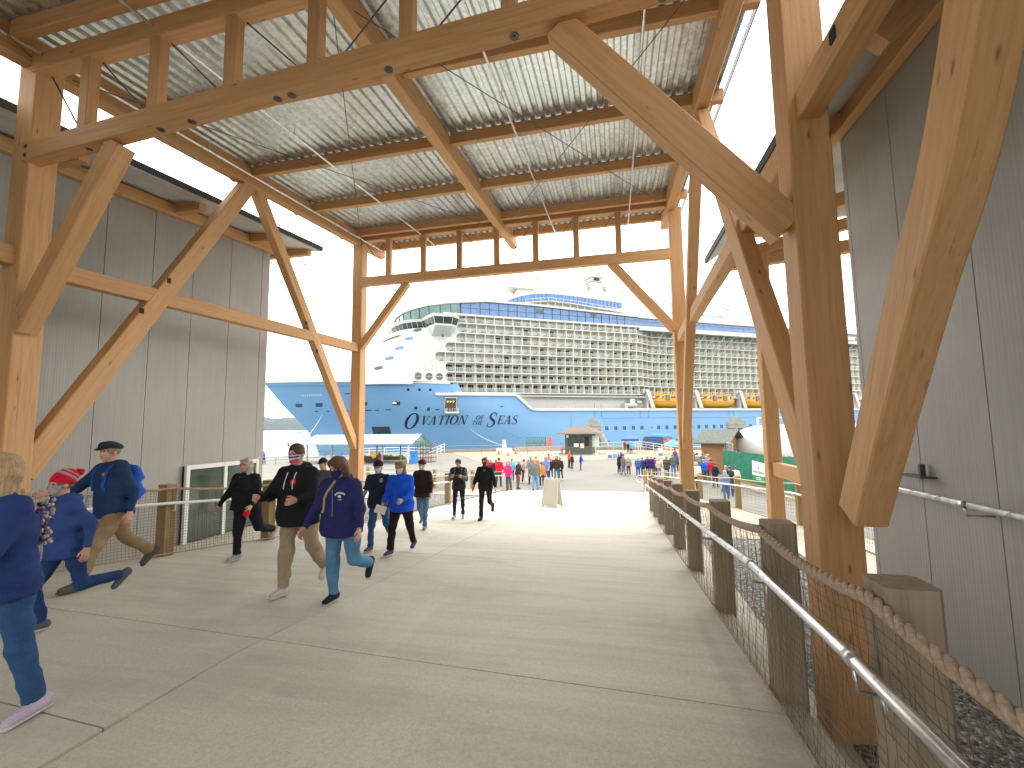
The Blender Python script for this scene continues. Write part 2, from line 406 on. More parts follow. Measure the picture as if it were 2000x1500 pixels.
# roof rods and sprinkler pipes
m=MB()
for xa,xb in ((XL+.2,-3.45),(-3.15,XR-.2)):
    for ya,yb in ((4.8,12.9),(-3.8,4.3)):
        m.tube([(xa,ya,zd(ya)-.42),(xb,yb,zd(yb)-.42)],.008,5); m.tube([(xb,ya,zd(ya)-.42),(xa,yb,zd(yb)-.42)],.008,5)
m.build('roof_tie_rod',steel,pav)
for X in (-7.9,-5.9,-1.75,.55):
    m=MB(); m.tube([(X,-6.5,zd(-6.5)-.36),(X,14.0,zd(14.0)-.36)],.021,8)
    for k in range(4):
        Y=-1.5+4.3*k; m.tube([(X,Y,zd(Y)-.36),(X,Y,zd(Y)-.1)],.008,5); m.tube([(X,Y-.04,zd(Y)-.36),(X,Y+.04,zd(Y)-.357)],.03,8)
    m.build('sprinkler_pipe',pipe,pav,smooth=False)

# mortise slots where the braces cross, and tie plates
zs_=4.05
def slot(px,py):
    q=at(px,py,X=XL+.115); return ((XL+.095,q[1]-.035,q[2]-.05),(XL+.113,q[1]+.035,q[2]+.05))
pegs(pav,[slot(331,548),slot(278,607),slot(599,631),slot(620,686),
  ((XR-.113,5.65,4.12),(XR-.095,5.72,4.22)),((XR-.113,3.6,4.42),(XR-.095,3.68,4.52)),((XL+.16,4.334,5.43),(XL+.2,4.345,5.48)),((XL+.16,4.334,5.56),(XL+.2,4.345,5.61))],dark)
# ------------------------------------------------------------------ buildings
def metal_building(name,label,xw,side,y0,y1,ztop,xeave,zeave,slope,yend,joints,stubs,group=None):
    """side=-1: body lies towards -X of the wall plane, +1 towards +X"""
    b=tag(empty(name,(xw,y0,-1.05)),label,'building')
    far=xw+side*11
    zt=lambda Y: ztop+(Y-y1)*slope
    m=MB(); xa,xb=sorted((xw+side*.09,far))
    m.add([(xa,y0,-1.3),(xb,y0,-1.3),(xb,y1-.04,-1.3),(xa,y1-.04,-1.3),(xa,y0,zt(y0)-.02),(xb,y0,zt(y0)-.02),(xb,y1-.04,zt(y1)-.02),(xa,y1-.04,zt(y1)-.02)],
      [(0,3,2,1),(4,5,6,7),(0,1,5,4),(1,2,6,5),(2,3,7,6),(3,0,4,7)])
    m.build('wall_core',dark,b)
    js=sorted([y0]+[j for j in joints if y0<j<y1]+[y1])
    for a,c in zip(js,js[1:]):
        for (z0,z1a,z1c,aa,cc) in door_cut(name,a,c,zt):
            m=MB(); xa,xb=sorted((xw,xw+side*.08))
            m.add([(xa,aa+.006,z0),(xb,aa+.006,z0),(xb,cc-.006,z0),(xa,cc-.006,z0),(xa,aa+.006,z1a),(xb,aa+.006,z1a),(xb,cc-.006,z1c),(xa,cc-.006,z1c)],
              [(0,3,2,1),(4,5,6,7),(0,1,5,4),(1,2,6,5),(2,3,7,6),(3,0,4,7)])
            m.build('wall_panel',panel,b)
    # end wall panels
    for k in range(11):
        m=MB(); xa,xb=sorted((xw+side*(k+.008),xw+side*(k+1-.008)))
        if k==0: xa,xb=sorted((xw+side*.003,xw+side*.992))
        m.box((xa,y1-.03,-1.3),(xb,y1+.05,zt(y1))); m.build('wall_panel',panel,b)
    # roof slab with overhang
    ze=lambda Y: zeave+(Y-yend)*slope
    k=(zt(yend)+.14-ze(yend))/abs(xw-xeave) # pitch from eave to wall
    far2=far
    for nm,mt,o,th,xe in (('soffit',soffit,0,.03,xeave),('roof',fascia,.032,.13,xeave-side*.03)):
        m=MB(); P=[]
        for X in (xe,xw,far2):
            dx=abs(X-xeave)*(1 if (X-xeave)*side>=0 else -1)
            for Y in (y0-1,yend+(.02 if nm=='roof' else 0)):
                P.append((X,Y,ze(Y)+min(dx,abs(xw-xeave))*k+o))
        V=P+[(x,y,z+th) for x,y,z in P]
        m.add(V,[(0,1,3,2),(2,3,5,4),(6,8,9,7),(8,10,11,9),(0,6,7,1),(0,2,8,6),(2,4,10,8),(1,7,9,3),(3,9,11,5),(4,5,11,10)])
        m.build(nm,mt,b)
    # ledger on top of the wall and timber outriggers
    xl=xw-side*.075
    timber('ledger',(xl,y0,zt(y0)-.05),(xl,yend-.15,zt(yend-.15)-.05),.14,.26,b)
    for Y in stubs:
        zz=ze(Y)-.10
        timber('outrigger',(xw-side*.15 if Y<y1 else xw+side*2.0,Y,zt(Y)-.02 if Y<y1 else zt(Y)-.0),(xeave+side*.28,Y,zz+.08),.17,.24,b)
    return b
def door_cut(name,a,c,zt):
    if name=='terminal_building':   # glazed door opening Y 8.5..10.62, Z -1.3..0.72
        if a>=8.5 and c<=10.63: return [(.72,zt(a),zt(c),a,c)]
    return [(-1.3,zt(a),zt(c),a,c)]
lj=[8.5-.95*k for k in range(16,0,-1)]+[8.5,9.56,10.62]
lb=metal_building('terminal_building','grey metal-panelled building with a white glazed door on the left of the walkway',-9.75,-1,-6.6,10.86,6.86,-8.62,6.93,1/11.,11.7,lj,[-3.2,-1.0,1.2,3.4,5.6,7.9,10.05,11.5])
rj=[6.83-1.0*k for k in range(14)]
rb_=metal_building('warehouse_building','grey metal-panelled building with a handrail along its wall right of the walkway',3.2,1,-6.6,6.87,5.66,2.08,5.12,1/40.,10.6,rj,[-4.4,-2.2,0.0,2.15,4.4,6.6,8.7,10.4])
# door
d=MB(); X=-9.70
for y in (8.5,9.53,10.56): d.box((X,y,-1.12),(X+.07,y+.09 if y<10 else y+.08,.74))
for z in (-1.12,.64):
    for ya,yb in ((8.592,9.528),(9.622,10.558)): d.box((X,ya,z),(X+.066,yb,z+.10))
dr=d.build('door',white,lb); dr['label']='white framed glazed double door'
g=MB()
for ya,yb in ((8.59,9.53),(9.62,10.56)): g.box((X+.01,ya,-1.05),(X+.03,yb,.66))
g.build('glass_pane',doorglass,dr)
h=MB()
for y in (9.44,9.72): h.tube([(X+.07,y,-.35),(X+.12,y,-.33),(X+.12,y,.0),(X+.07,y,.02)],.012,6)
h.build('handle',steel,dr)
# right building porch: outer post, end beam, girts
for Y in (10.5,):
    timber('post',(3.15,Y,-1.3),(3.15,Y,5.25),.27,.27,rb_,upv=(0,1,0))
timber('end_beam',(2.3,10.5,5.02),(6.3,10.5,5.3),.2,.26,rb_)
timber('girt',(3.15,10.35,.60),(3.15,6.95,.62),.13,.28,rb_)
# pipe handrail on wall, a bracket lamp shelf, small electrical box
m=MB(); m.tube([(2.98,6.95,.80),(2.98,-5,.80)],.027,10)
for Y in (6.4,4.9,3.4,1.9): m.tube([(3.2,Y,.70),(3.0,Y,.70),(2.98,Y,.78)],.010,6); m.tube([(2.98,Y-.05,.80),(2.98,Y+.05,.80)],.031,10)
m.build('handrail',pipe,rb_,smooth=True)
p=at(1785,926,X=3.2); p2=at(1830,926,X=3.2)
m=MB(); yA,yB=p2[1],p[1]; m.box((3.05,yA,p[2]-.01),(3.2,yB,p[2]+.01)); m.box((3.12,(yA*.65+yB*.35)-.015,p[2]+.012),(3.17,(yA*.65+yB*.35)+.02,p[2]+.13)); m.build('bracket',steel,rb_)
m=MB(); m.box((3.02,7.9,.45),(3.08,8.3,.85)); m.build('junction_box',pipe,rb_)
# conduit under left eave
m=MB(); m.tube([(-9.2,11.3,6.55),(-9.05,11.5,6.5),(-8.9,11.5,6.52)],.02,6); m.build('conduit',pipe,lb)

# ------------------------------------------------------------------ fences
def ropetube(m,pts,r,turn=.16,seg=.018,n=6):
    """three-strand laid rope along a polyline"""
    P=[Vector(p) for p in pts]; L=[0]
    for a,b in zip(P,P[1:]): L.append(L[-1]+(b-a).length)
    tot=L[-1]; k=max(4,int(tot/seg)); 
    for s in range(3):
        out=[]
        for i in range(k+1):
            t=tot*i/k; j=0
            while j<len(L)-2 and L[j+1]<t: j+=1
            u=(t-L[j])/(L[j+1]-L[j]); c=P[j].lerp(P[j+1],u); d=(P[j+1]-P[j]).normalized()
            y=Vector((0,0,1)).cross(d).normalized(); z=d.cross(y); a=2*math.pi*(t/turn+s/3)
            out.append(c+(y*math.cos(a)+z*math.sin(a))*r*.52)
        m.tube(out,r*.56,n)
def sag(p,q,s,n=7):
    P=Vector(p);Q=Vector(q); return [P.lerp(Q,i/n)+Vector((0,0,-4*s*(i/n)*(1-i/n))) for i in range(n+1)]
def fence(name,label,pts,fl,inner,H=1.17,pw=.19,mat=oldw,net=.048,lod=0,rail=True,group=None,posts=None):
    """pts plan polyline of posts; inner: unit vector side facing the walkway (x,y)"""
    f=tag(empty(name,(pts[0][0],pts[0][1],fl(pts[0][1]))),label,'fence',group)
    ix,iy=inner
    for k,(x,y) in enumerate(pts):
        z=fl(y); m=MB(); a=pw/2
        jx=random.uniform(-.008,.008)
        o=timber('post',(x,y,z-.35),(x+jx,y+random.uniform(-.01,.01),z+H+random.uniform(-.015,.015)),pw,pw,f,upv=(0,1,0),mat=mat,ch=.02 if lod==0 else .01)
    o_=pw/2+.03
    top=[];bot=[]
    for (x0,y0),(x1,y1) in zip(pts,pts[1:]):
        A=(x0+ix*o_,y0+iy*o_,fl(y0)+H-.07);B=(x1+ix*o_,y1+iy*o_,fl(y1)+H-.07)
        top+=sag(A,B,.045)[:-1]; bot+=[Vector((x0+ix*.12,y0+iy*.12,fl(y0)+.04)),Vector(((x0+x1)/2+ix*.13,(y0+y1)/2+iy*.13,fl((y0+y1)/2)+.05))]
    top.append(Vector(B)); bot.append(Vector((x1+ix*.12,y1+iy*.12,fl(y1)+.04)))
    m=MB()
    if lod==0: ropetube(m,top,.028,turn=.19,seg=.016,n=7)
    elif lod==1: ropetube(m,top,.026,seg=.04,n=4)
    else: m.tube(top,.022,5)
    m.build('top_rope',ropem,f,smooth=True)
    m=MB()
    if lod<2: ropetube(m,bot,.015,turn=.1,seg=.03,n=4)
    else: m.tube(bot,.014,4)
    m.build('bottom_rope',ropem,f,smooth=True)
    if net:
        m=MB()
        for k,((x0,y0),(x1,y1)) in enumerate(zip(pts,pts[1:])):
            tA=top[k*7:(k+1)*7+1]; L=math.hypot(x1-x0,y1-y0); nv=int(L/net); nh=int((H-.1)/net)
            def P(u,v):
                i=min(int(u*7),6); t=tA[i].lerp(tA[i+1],u*7-i); b=bot[2*k].lerp(bot[2*k+1],u*2) if u<.5 else bot[2*k+1].lerp(bot[2*k+2],u*2-1)
                # attachments pull the net into scallops at both ropes
                q=b.lerp(t,v); w=.018*math.sin(u*nv*1.7+v*9)*math.sin(v*11+k); q.x+=ix*(w-.05*math.sin(math.pi*v)*.4); q.y+=iy*w
                q.z+=.012*math.sin(u*nv*.9)*math.sin(math.pi*v); return q
            ns=6 if lod==0 else 3
            for i in range(nv+1):
                m.tube([P(i/nv,j/ns) for j in range(ns+1)],.0016 if lod==0 else .0026,3,caps=False)
            for j in range(1,nh):
                m.tube([P(i/10,j/nh) for i in range(11)],.0016 if lod==0 else .0026,3,caps=False)
        m.build('net',netm,f)
    if rail:
        m=MB(); ro=pw/2+.10; RH=.86
        pr=[(x+ix*ro,y+iy*ro,fl(y)+RH) for x,y in pts]
        if rail=='loop':
            e=Vector(pr[-1]); dd=(e-Vector(pr[-2])).normalized(); 
            pr+= [tuple(e+dd*.3),tuple(e+dd*.42+Vector((0,0,-.08))),tuple(e+dd*.42+Vector((0,0,-.3))),tuple(e+dd*.3+Vector((0,0,-.38))),tuple(e+Vector((0,0,-.38)))]
        if rail=='loop0':
            e=Vector(pr[0]); dd=(e-Vector(pr[1])).normalized(); 
            pr=[tuple(e+Vector((0,0,-.38))),tuple(e+dd*.2+Vector((0,0,-.38))),tuple(e+dd*.3+Vector((0,0,-.3))),tuple(e+dd*.3+Vector((0,0,-.08))),tuple(e+dd*.2)]+pr
        # refine so slopes follow the floor
        m.tube(pr,.026,10 if lod==0 else 6)
        for x,y in pts:
            z=fl(y)+RH
            m.tube([(x+ix*(pw/2-.01),y+iy*(pw/2-.01),z-.13),(x+ix*(ro-.01),y+iy*(ro-.01),z-.12),(x+ix*ro,y+iy*ro,z-.02)],.009,5)
            if lod==0:
                m.tube([(x+ix*(pw/2-.004),y,z-.17),(x+ix*(pw/2+.006),y,z-.17)],.03,8)
                m.tube([(x+ix*ro,y-.03,z+(fl(y-.03)-fl(y))),(x+ix*ro,y+.03,z+(fl(y+.03)-fl(y)))],.030,10)
        m.build('handrail',pipe if lod==0 else white,f,smooth=True)
    return f
FX=1.07
fence('net_fence','dark weathered post and net fence with thick rope and galvanised handrail, nearest on the right',
      [(FX,y) for y in (.55,2.13,3.55,5.45,7.35,9.15,10.9,12.65,14.3,15.95)],zr,(-1,0),rail='loop')
fence('net_fence','brown post and net fence with rope, running in front of the glazed door',
      [(lx(y)+.08,y) for y in (-1.2,.7,2.6,4.35,6.2,7.97,10.0,12.1,14.2,16.35)],zr,(1,0),lod=1,rail='loop',mat=newpost)
fence('net_fence','far rope fence with white rail at the foot of the ramp, left of the crowd',
      [(-6.3,25.9),(-8.6,26.3),(-11.2,26.7),(-13.8,27.2),(-16.4,27.7)],zg,(.1,-1),lod=2,net=.09,mat=newpost,rail=True)
fence('net_fence','rope fence with white looped handrail in front of the waiting queue',
      [(1.48,27.2),(2.6,26.9),(3.62,22.4),(4.15,17.9),(4.6,13.4),(5.0,9.2)],zg,(-1,-.2),lod=2,net=.09,mat=newpost,rail='loop0')
# ------------------------------------------------------------------ cruise ship
def prj(p):
    d=np.array(p,float)-CP; z=d@fw
    return PX+F*(d@rt)/z, PY-F*(d@up)/z
SA=R(58.2); P0=Vector((-41.3,116.7,-7.0)); WL=-7.0
ship=tag(empty('cruise_ship',P0,math.pi/2-SA),'huge white cruise ship with blue hull moored behind the plaza','ship')
def S2W(s,n,Z):
    return (P0.x+s*math.sin(SA)-n*math.cos(SA), P0.y+s*math.cos(SA)+n*math.sin(SA), Z)
def sb(m,name,mats,parent=None,smooth=False,loc=(0,0,0)):
    m.v=[(a-loc[0],b-loc[1],c-WL-loc[2]) for a,b,c in m.v]
    o=m.build(name,mats,smooth=smooth); o.parent=parent or ship; o.location=loc; return o
hullblue=plain('hull_blue',(.16,.325,.54),.45,var=.05,scale=.05)
shipwhite=plain('ship_white',(.53,.53,.50),.4,var=.03,scale=.1)
shipcream=plain('balcony_cream',(.78,.72,.58),.6,var=.05,scale=.3)
partm=plain('partition_cream',(.80,.75,.60),.6,var=.04)
navy=plain('lettering_navy',(.005,.008,.055),.6)
bluegl=glassm('blue_glass',(.06,.16,.36),.12); greengl=glassm('green_glass',(.07,.18,.17),.1); darkgl=glassm('dark_glass',(.02,.035,.04),.1)
curtain=plain('curtain_white',(.55,.60,.64),.5,var=.25,scale=2.5)
def alpha_mat(name,col,a,rough=.1):
    t=NT(name); t.b.inputs['Alpha'].default_value=a; MAT[name]=t.out(col,rough,spec=.8); return MAT[name]
railgl=alpha_mat('rail_glass',(.50,.60,.56),.2)
mull=plain('mullion_dark',(.012,.02,.04),.6)
def bowS(Z): return float(np.interp(Z,[-8,-4.7,1.2,7.1,14.5],[-36.5,-37.4,-40.3,-45.8,-51.8]))
def LnZ(Z): return float(np.interp(Z,[-8,14],[75,48]))
def nh(s,Z):
    u=min(max((s-bowS(Z))/LnZ(Z),0),1); return 20.7*(1-u)**float(np.interp(Z,[-8,14],[1.7,2.2]))
def ztop(s): return float(np.interp(s,[-52,-30,-2],[14.5,13.8,13.15]))
# hull: bow part
rows=[];NU=44
for v in np.linspace(0,1,15):
    r=[]
    for u in np.linspace(0,1,NU):
        uu=u**1.5; Z=-7.5+v*(14.2+7.5); s0=bowS(Z); s=s0+uu*(-2-s0); Z=-7.5+v*(ztop(s)+7.5); s0=bowS(Z); s=s0+uu*(-2-s0)
        r.append((s,nh(s,Z),Z))
    rows.append(r)
m=MB(); m.grid(rows); m.grid([[(s,41.4-n,Z) for s,n,Z in r] for r in rows],flip=True)
# midship blue with the stepped top line
def strip(ss,tops,zb=-7.5,side=0):
    k=8; g=[]
    for v in np.linspace(0,1,k+1):
        g.append([(s,(nh(s,zb+v*(t-zb)) if side==0 else 41.4-nh(s,zb+v*(t-zb))),zb+v*(t-zb)) for s,t in zip(ss,tops)])
    m.grid(g,flip=bool(side))
ss=[-2,0,2,4,6,8,10,12,14,15.5,16.6,19.6,20.9,23,26,30,40,60,290]
tp=[10.4]*10+[10.0,6.9,6.2]+[6.2]*6
for side in (0,1): strip(ss,tp,side=side)
m.add([(290,0,-7.5),(290,41.4,-7.5),(290,41.4,6.2),(290,0,6.2)],[(0,1,2,3)])
hull=sb(m,'hull',hullblue,smooth=True)
# foredeck + white bulwark cap, white sheer band
m=MB()
g=[[],[]]
for s in np.linspace(-51.7,-2,40):
    n=nh(s,ztop(s)); g[0].append((s,n+.3,ztop(s)-.9)); g[1].append((s,41.4-n-.3,ztop(s)-.9))
m.grid(g,flip=True)
m.box((-2,.3,10.0),(290,41,10.3)); sb(m,'main_deck',shipwhite)
m=MB(); pts=[(s,nh(s,ztop(s))-.05,ztop(s)+.28) for s in np.linspace(-51.9,-3,44)]
for a,b in zip(pts,pts[1:]): m.bar(a,b,.3,.62)
pts=[(s,41.4-n+.1,Z) for s,n,Z in pts]
for a,b in zip(pts,pts[1:]): m.bar(a,b,.3,.62)
sb(m,'bulwark_rail',shipwhite)
m=MB(); pts=[(-6.9,nh(-6.9,10.6)-.25,10.45),(-2,-.2,10.45),(15.2,-.22,10.45),(16.2,-.22,10.2),(20.2,-.22,6.65),(21.2,-.22,6.3),(24,-.22,6.25),(290,-.22,6.25)]
for a,b in zip(pts,pts[1:]): m.bar(a,b,.55,.75)
sb(m,'sheer_band',shipwhite)
# lettering
def glyphs(ch):
    T_=.20; t_=.075; q=[]
    def st(x0,y0,x1,y1,w): q.append([(x0-w/2,y0),(x0+w/2,y0),(x1+w/2,y1),(x1-w/2,y1)])
    def hz(x0,x1,y,h=.05): q.append([(x0,y),(x1,y),(x1,y+h),(x0,y+h)])
    def ring(cx,cy,a,b,ti,to,n=28):
        for i in range(n):
            A=2*math.pi*i/n;B=2*math.pi*(i+1)/n
            f=lambda a_,k:(cx+(a-(ti if k else 0))*math.cos(a_), cy+(b-(to if k else 0))*math.sin(a_))
            q.append([f(A,1),f(A,0),f(B,0),f(B,1)])
    if ch=='O': ring(.46,.5,.45,.53,.19,.06); return q,.98
    if ch=='V': st(.18,.97,.42,0,.17); st(.42,0,.70,.97,.06); hz(.02,.36,.95); hz(.56,.84,.95); return q,.84
    if ch=='A': st(.14,.02,.44,1,.06); st(.70,.02,.46,1,.17); hz(.02,.28,0); hz(.52,.88,0); hz(.25,.62,.33); return q,.92
    if ch=='T': st(.42,.02,.42,.97,.16); hz(.26,.58,0); hz(.03,.82,.94,.06); st(.05,.78,.05,.95,.045); st(.80,.78,.80,.95,.045); return q,.86
    if ch=='I': st(.2,.02,.2,.97,.16); hz(.05,.36,0); hz(.05,.36,.95); return q,.44
    if ch=='N': st(.16,.02,.16,.97,.06); st(.18,1,.72,0,.16); st(.76,.0,.76,.97,.06); hz(.03,.30,0); hz(.02,.24,.95); hz(.63,.90,.95); return q,.94
    if ch=='F' or ch=='E':
        st(.2,.02,.2,.97,.16); hz(.05,.36,0); hz(.05,.68,.94,.06); hz(.24,.52,.48); st(.66,.78,.66,.96,.045); st(.52,.40,.52,.62,.04)
        if ch=='E': hz(.1,.70,0,.06); st(.68,.03,.68,.24,.045)
        return q,.76
    if ch=='H': st(.2,.02,.2,.97,.15); st(.72,.02,.72,.97,.15); hz(.05,.35,0); hz(.05,.35,.95); hz(.57,.87,0); hz(.57,.87,.95); hz(.2,.72,.47); return q,.94
    if ch=='S':
        c=[(.60,.80),(.52,.95),(.36,1.0),(.20,.92),(.14,.76),(.22,.62),(.38,.51),(.54,.40),(.62,.25),(.56,.09),(.38,0),(.20,.03),(.10,.20)]
        w=[.03,.06,.08,.11,.15,.18,.20,.18,.15,.11,.08,.06,.03]
        P=[]
        for i in range(len(c)-1):
            for k in range(4):
                u=k/4; p0=c[max(i-1,0)];p1=c[i];p2=c[i+1];p3=c[min(i+2,len(c)-1)]
                f=lambda a,b,cc,d:.5*((2*b)+(-a+cc)*u+(2*a-5*b+4*cc-d)*u*u+(-a+3*b-3*cc+d)*u**3)
                P.append((f(p0[0],p1[0],p2[0],p3[0]),f(p0[1],p1[1],p2[1],p3[1]),w[i]*(1-u)+w[i+1]*u))
        P.append((*c[-1],w[-1])); L=[];Rr=[]
        for i,(x,y,ww) in enumerate(P):
            a=P[max(i-1,0)];b=P[min(i+1,len(P)-1)]; dx,dy=b[0]-a[0],b[1]-a[1]; l=math.hypot(dx,dy); nx,ny=-dy/l,dx/l
            L.append((x+nx*ww/2,y+ny*ww/2*.7));Rr.append((x-nx*ww/2,y-ny*ww/2*.7))
        for i in range(len(P)-1): q.append([L[i],L[i+1],Rr[i+1],Rr[i]])
        hz(.585,.625,.72,.26); hz(.085,.125,.02,.26)
        return q,.76
def lettering(words):
    m=MB()
    for txt,s0,s1,z0,z1,sh_ in words:
        gs=[glyphs(c) for c in txt]; W=sum(g[1] for g in gs); h=z1-z0; k=(s1-s0-sh_*h)/W
        x=0
        for q,adv in gs:
            for poly in q:
                vs=[]
                # subdivide so the letters follow the hull
                for (a,b) in poly:
                    s=s0+(x+a)*k+b*h*sh_; Z=z0+b*h; vs.append((s,nh(s,Z)-.07,Z))
                m.add(vs,[(0,1,2,3)])
            x+=adv
    return sb(m,'ship_name',navy)
lettering([('O',-14.9,-10.0,1.25,5.35,.28),('VATION',-10.5,2.5,2.25,4.65,.28)])
lettering([('OF',4.3,6.9,3.5,4.6,.25),('THE',3.3,6.6,2.05,3.15,.25)])
lettering([('S',7.1,10.9,1.45,5.4,.28),('EAS',10.2,16.9,2.2,4.55,.28)])
# hull openings
def patch(name,s0,s1,z0,z1,mat,off=.06,skew=0,parent=None,round_=False):
    m=MB(); 
    if round_:
        cx,cz,r=(s0+s1)/2,(z0+z1)/2,(s1-s0)/2; V=[(cx+r*math.cos(a),0,cz+r*math.sin(a)) for a in np.linspace(0,2*math.pi,16,endpoint=False)]
        V=[(s,nh(s,Z)-off,Z) for s,_,Z in V]; m.add(V,[tuple(range(16))])
    else:
        V=[(s0+skew,z0),(s1+skew,z0),(s1,z1),(s0,z1)]; V=[(s,nh(s,Z)-off,Z) for s,Z in V]+[(s,nh(s,Z)+.0,Z) for s,Z in V]
        m.add(V,[(0,1,2,3),(0,4,5,1),(1,5,6,2),(2,6,7,3),(3,7,4,0)])
    return sb(m,name,mat,parent=parent)
for s0,s1 in ((-43.2,-41.4),(-37.7,-35.9),(-25.9,-24.3),(-17.9,-15.9)): patch('mooring_port',s0,s1,7.6,8.55,darkgl)
patch('mooring_port',-23.0,-18.3,-.7,1.9,darkgl,skew=.7)
a_=MB(); p=(-19.9,nh(-19.9,-1.4)-.35,-1.3); a_.box((p[0]-.15,p[1]-.2,p[2]-.9),(p[0]+.15,p[1],p[2]+.8)); a_.box((p[0]-.9,p[1]-.25,p[2]-1.0),(p[0]+.9,p[1],p[2]-.6)); sb(a_,'anchor',plain('anchor_white',(.45,.6,.72),.5))
for s in (-14.0,-11.1,-8.3): patch('porthole',s-.35,s+.35,11.25,11.95,navy,round_=True)
for s0,s1,z0,z1 in ((-12.2,-11.4,6.4,7.2),(-8.8,-8.1,6.0,6.9),(11.2,12.1,6.9,7.3)): patch('hull_vent',s0,s1,z0,z1,darkgl)
for s0,s1,z0 in ((-38,-37.2,6.2),(-34.8,-34.2,6.2),(-30.2,-29.2,6.2),(-24.8,-23.2,6.25),(-22.3,-21.2,6.25),(-19.5,-18.2,6.3),(-6.6,-5.6,6.2),(-30,-28,10.7),(-27.4,-26.2,10.7)): patch('draught_slot',s0,s1,z0,z0+.22,navy)
for k,s in enumerate(np.linspace(-41.5,-36.4,11)):
    patch('bow_lettering',s,s+.3,10.45,10.95,shipwhite)
# pilot door with lit interior and fold-out platform
dk=plain('door_interior',(.10,.06,.03),.8)
pd=patch('pilot_door',-4.2,-1.3,5.7,9.4,dk,off=.32)
m=MB(); 
for a,b in (((-4.3,-.1,9.45),(-1.2,-.1,9.45)),((-4.3,.0,5.7),(-4.3,-.1,9.45)),((-1.2,0,5.7),(-1.2,-.1,9.45))): m.bar((a[0],nh(a[0],a[2])-.36,a[2]),(b[0],nh(b[0],b[2])-.36,b[2]),.15,.2)
sb(m,'door_frame',shipwhite)
m=MB(); m.box((-4.4,-.9,5.2),(-.7,1.6,5.65)); m.box((-4.2,-.9,5.66),(-4.12,1.2,6.6)); m.box((-1.0,-.9,5.66),(-.9,1.2,6.6))
for s in np.linspace(-3.9,-1.2,7): m.box((s,-.88,5.66),(s+.07,-.8,6.6))
sb(m,'boarding_platform',shipwhite)
em=NT('warm_lamp'); em.b.inputs['Emission Color'].default_value=(1,.75,.35,1); em.b.inputs['Emission Strength'].default_value=2.0; warm=em.out((1,.8,.5),.5)
for s in (-3.6,-2.8,-2.0): m=MB(); m.box((s-.13,nh(s,8.4)-.42,8.3),(s+.13,nh(s,8.4)-.30,8.55)); sb(m,'lamp',warm)
m=MB(); m.box((-17.7,nh(-17.2,8.2)-.12,8.0),(-16.9,nh(-17.2,8.2)-.07,8.4)); sb(m,'lamp',warm)
# window pairs low in the hull
ws=[45+3.12*k for k in range(40)]; ws=[s for s in ws if not(59<s<61)]
for s in ws:
    m=MB()
    for d in (-.48,.10): m.box((s+d,-.05,.0),(s+d+.38,.02,1.15))
    sb(m,'hull_window',mull)
m=MB()
for s in (36,61): m.box((s,-.04,.3),(s+.35,.02,.75))
for s in np.arange(33,150,6.2): m.box((s,-.04,-3.6),(s+.4,.02,-3.15))
sb(m,'scupper',mull)
m=MB(); m.box((40,-.06,3.55),(160,.02,3.68)); m.box((33,-.06,-1.2),(33.1,.02,4.4))
for s in (41,43.2,57,60,92,94): m.box((s,-.08,3.7),(s+.12,.02,8 if s<50 else 5.8))
sb(m,'rubbing_strake',plain('strake_blue',(.06,.24,.52),.5))

# ---- superstructure
LZ=[32.7,30.3,27.55,24.8,22.05,19.3,16.55,13.8,10.95]     # slab levels
ROW0=[-1.3,-1.0,-1.3,-4.3,-7.1,-4.3,-4.3,-1.0]             # where each balcony row starts
D=3.5
def nb(s): return float(np.interp(s,[57.5,64.5],[0,D]))
def s1(Z): return float(np.interp(Z,[13.5,22,28],[-13,-9,-5]))
def sf(Z): return float(np.interp(Z,[13.3,28.5],[-34,-19]))
def front(Z,t):   # t 0..1: side -> centre line
    A=t*math.pi/2; a=s1(Z)-sf(Z)
    return (s1(Z)-a*math.sin(A)**.92, 20.7*(1-math.cos(A)**.92 if A<math.pi/2-1e-6 else 1), Z)
m=MB(); g=[]
for Z in np.linspace(13.0,28.6,14):
    r=[front(Z,t) for t in np.linspace(0,1,18)]; r=r+[(s,41.4-n,z) for s,n,z in r[::-1][1:]]; g.append(r)
m.grid(g,flip=True)
sb(m,'forward_house',shipwhite,smooth=True)
m=MB()
for Z in (16.3,19.05,21.8,24.55):
    r=[front(Z,t) for t in np.linspace(0,.9,14)]
    for a,b in zip(r,r[1:]): m.bar((a[0]-.02,a[1]-.02,Z),(b[0]-.02,b[1]-.02,Z),.09,.09)
sb(m,'deck_seam',plain('seam_grey',(.62,.63,.6),.6))
# flush side plating forward of the balconies, with rounded opening ends
m=MB()
for k in range(7):
    zt,zb_=LZ[k],LZ[k+1]; st=ROW0[k]
    V=[(s1(zb_),0,zb_),(st,0,zb_),(st,0,zt),(s1(min(zt,28.5)),0,zt)]
    m.add(V+[(a,.25,c) for a,b,c in V],[(0,1,2,3),(1,5,6,2)])
    z0,z1_=zb_+.22,zt-.22; r_=min(1.1,(z1_-z0)/2)
    for cz,sg in ((z0+r_,-1),(z1_-r_,1)):
        arc=[(st+r_-r_*math.cos(a),0,cz+sg*r_*math.sin(a)) for a in np.linspace(0,math.pi/2,7)]
        m.add([(st-.01,0,cz+sg*r_)]+arc,[tuple(range(8))])
        m.v[-8:]=[(a,-.003,c) for a,b,c in m.v[-8:]]
sb(m,'side_plating',shipwhite)
m=MB(); V=[(-2.2,nh(-2,11)-.0,10.6),(.6,-.02,10.6),(-.9,-.02,13.4),(-2.2,-.02,13.4)]; m.add(V,[(0,1,2,3)]); m.box((-2.2,.02,10.6),(-.9,.05,13.4)); sb(m,'hull_shoulder',hullblue)
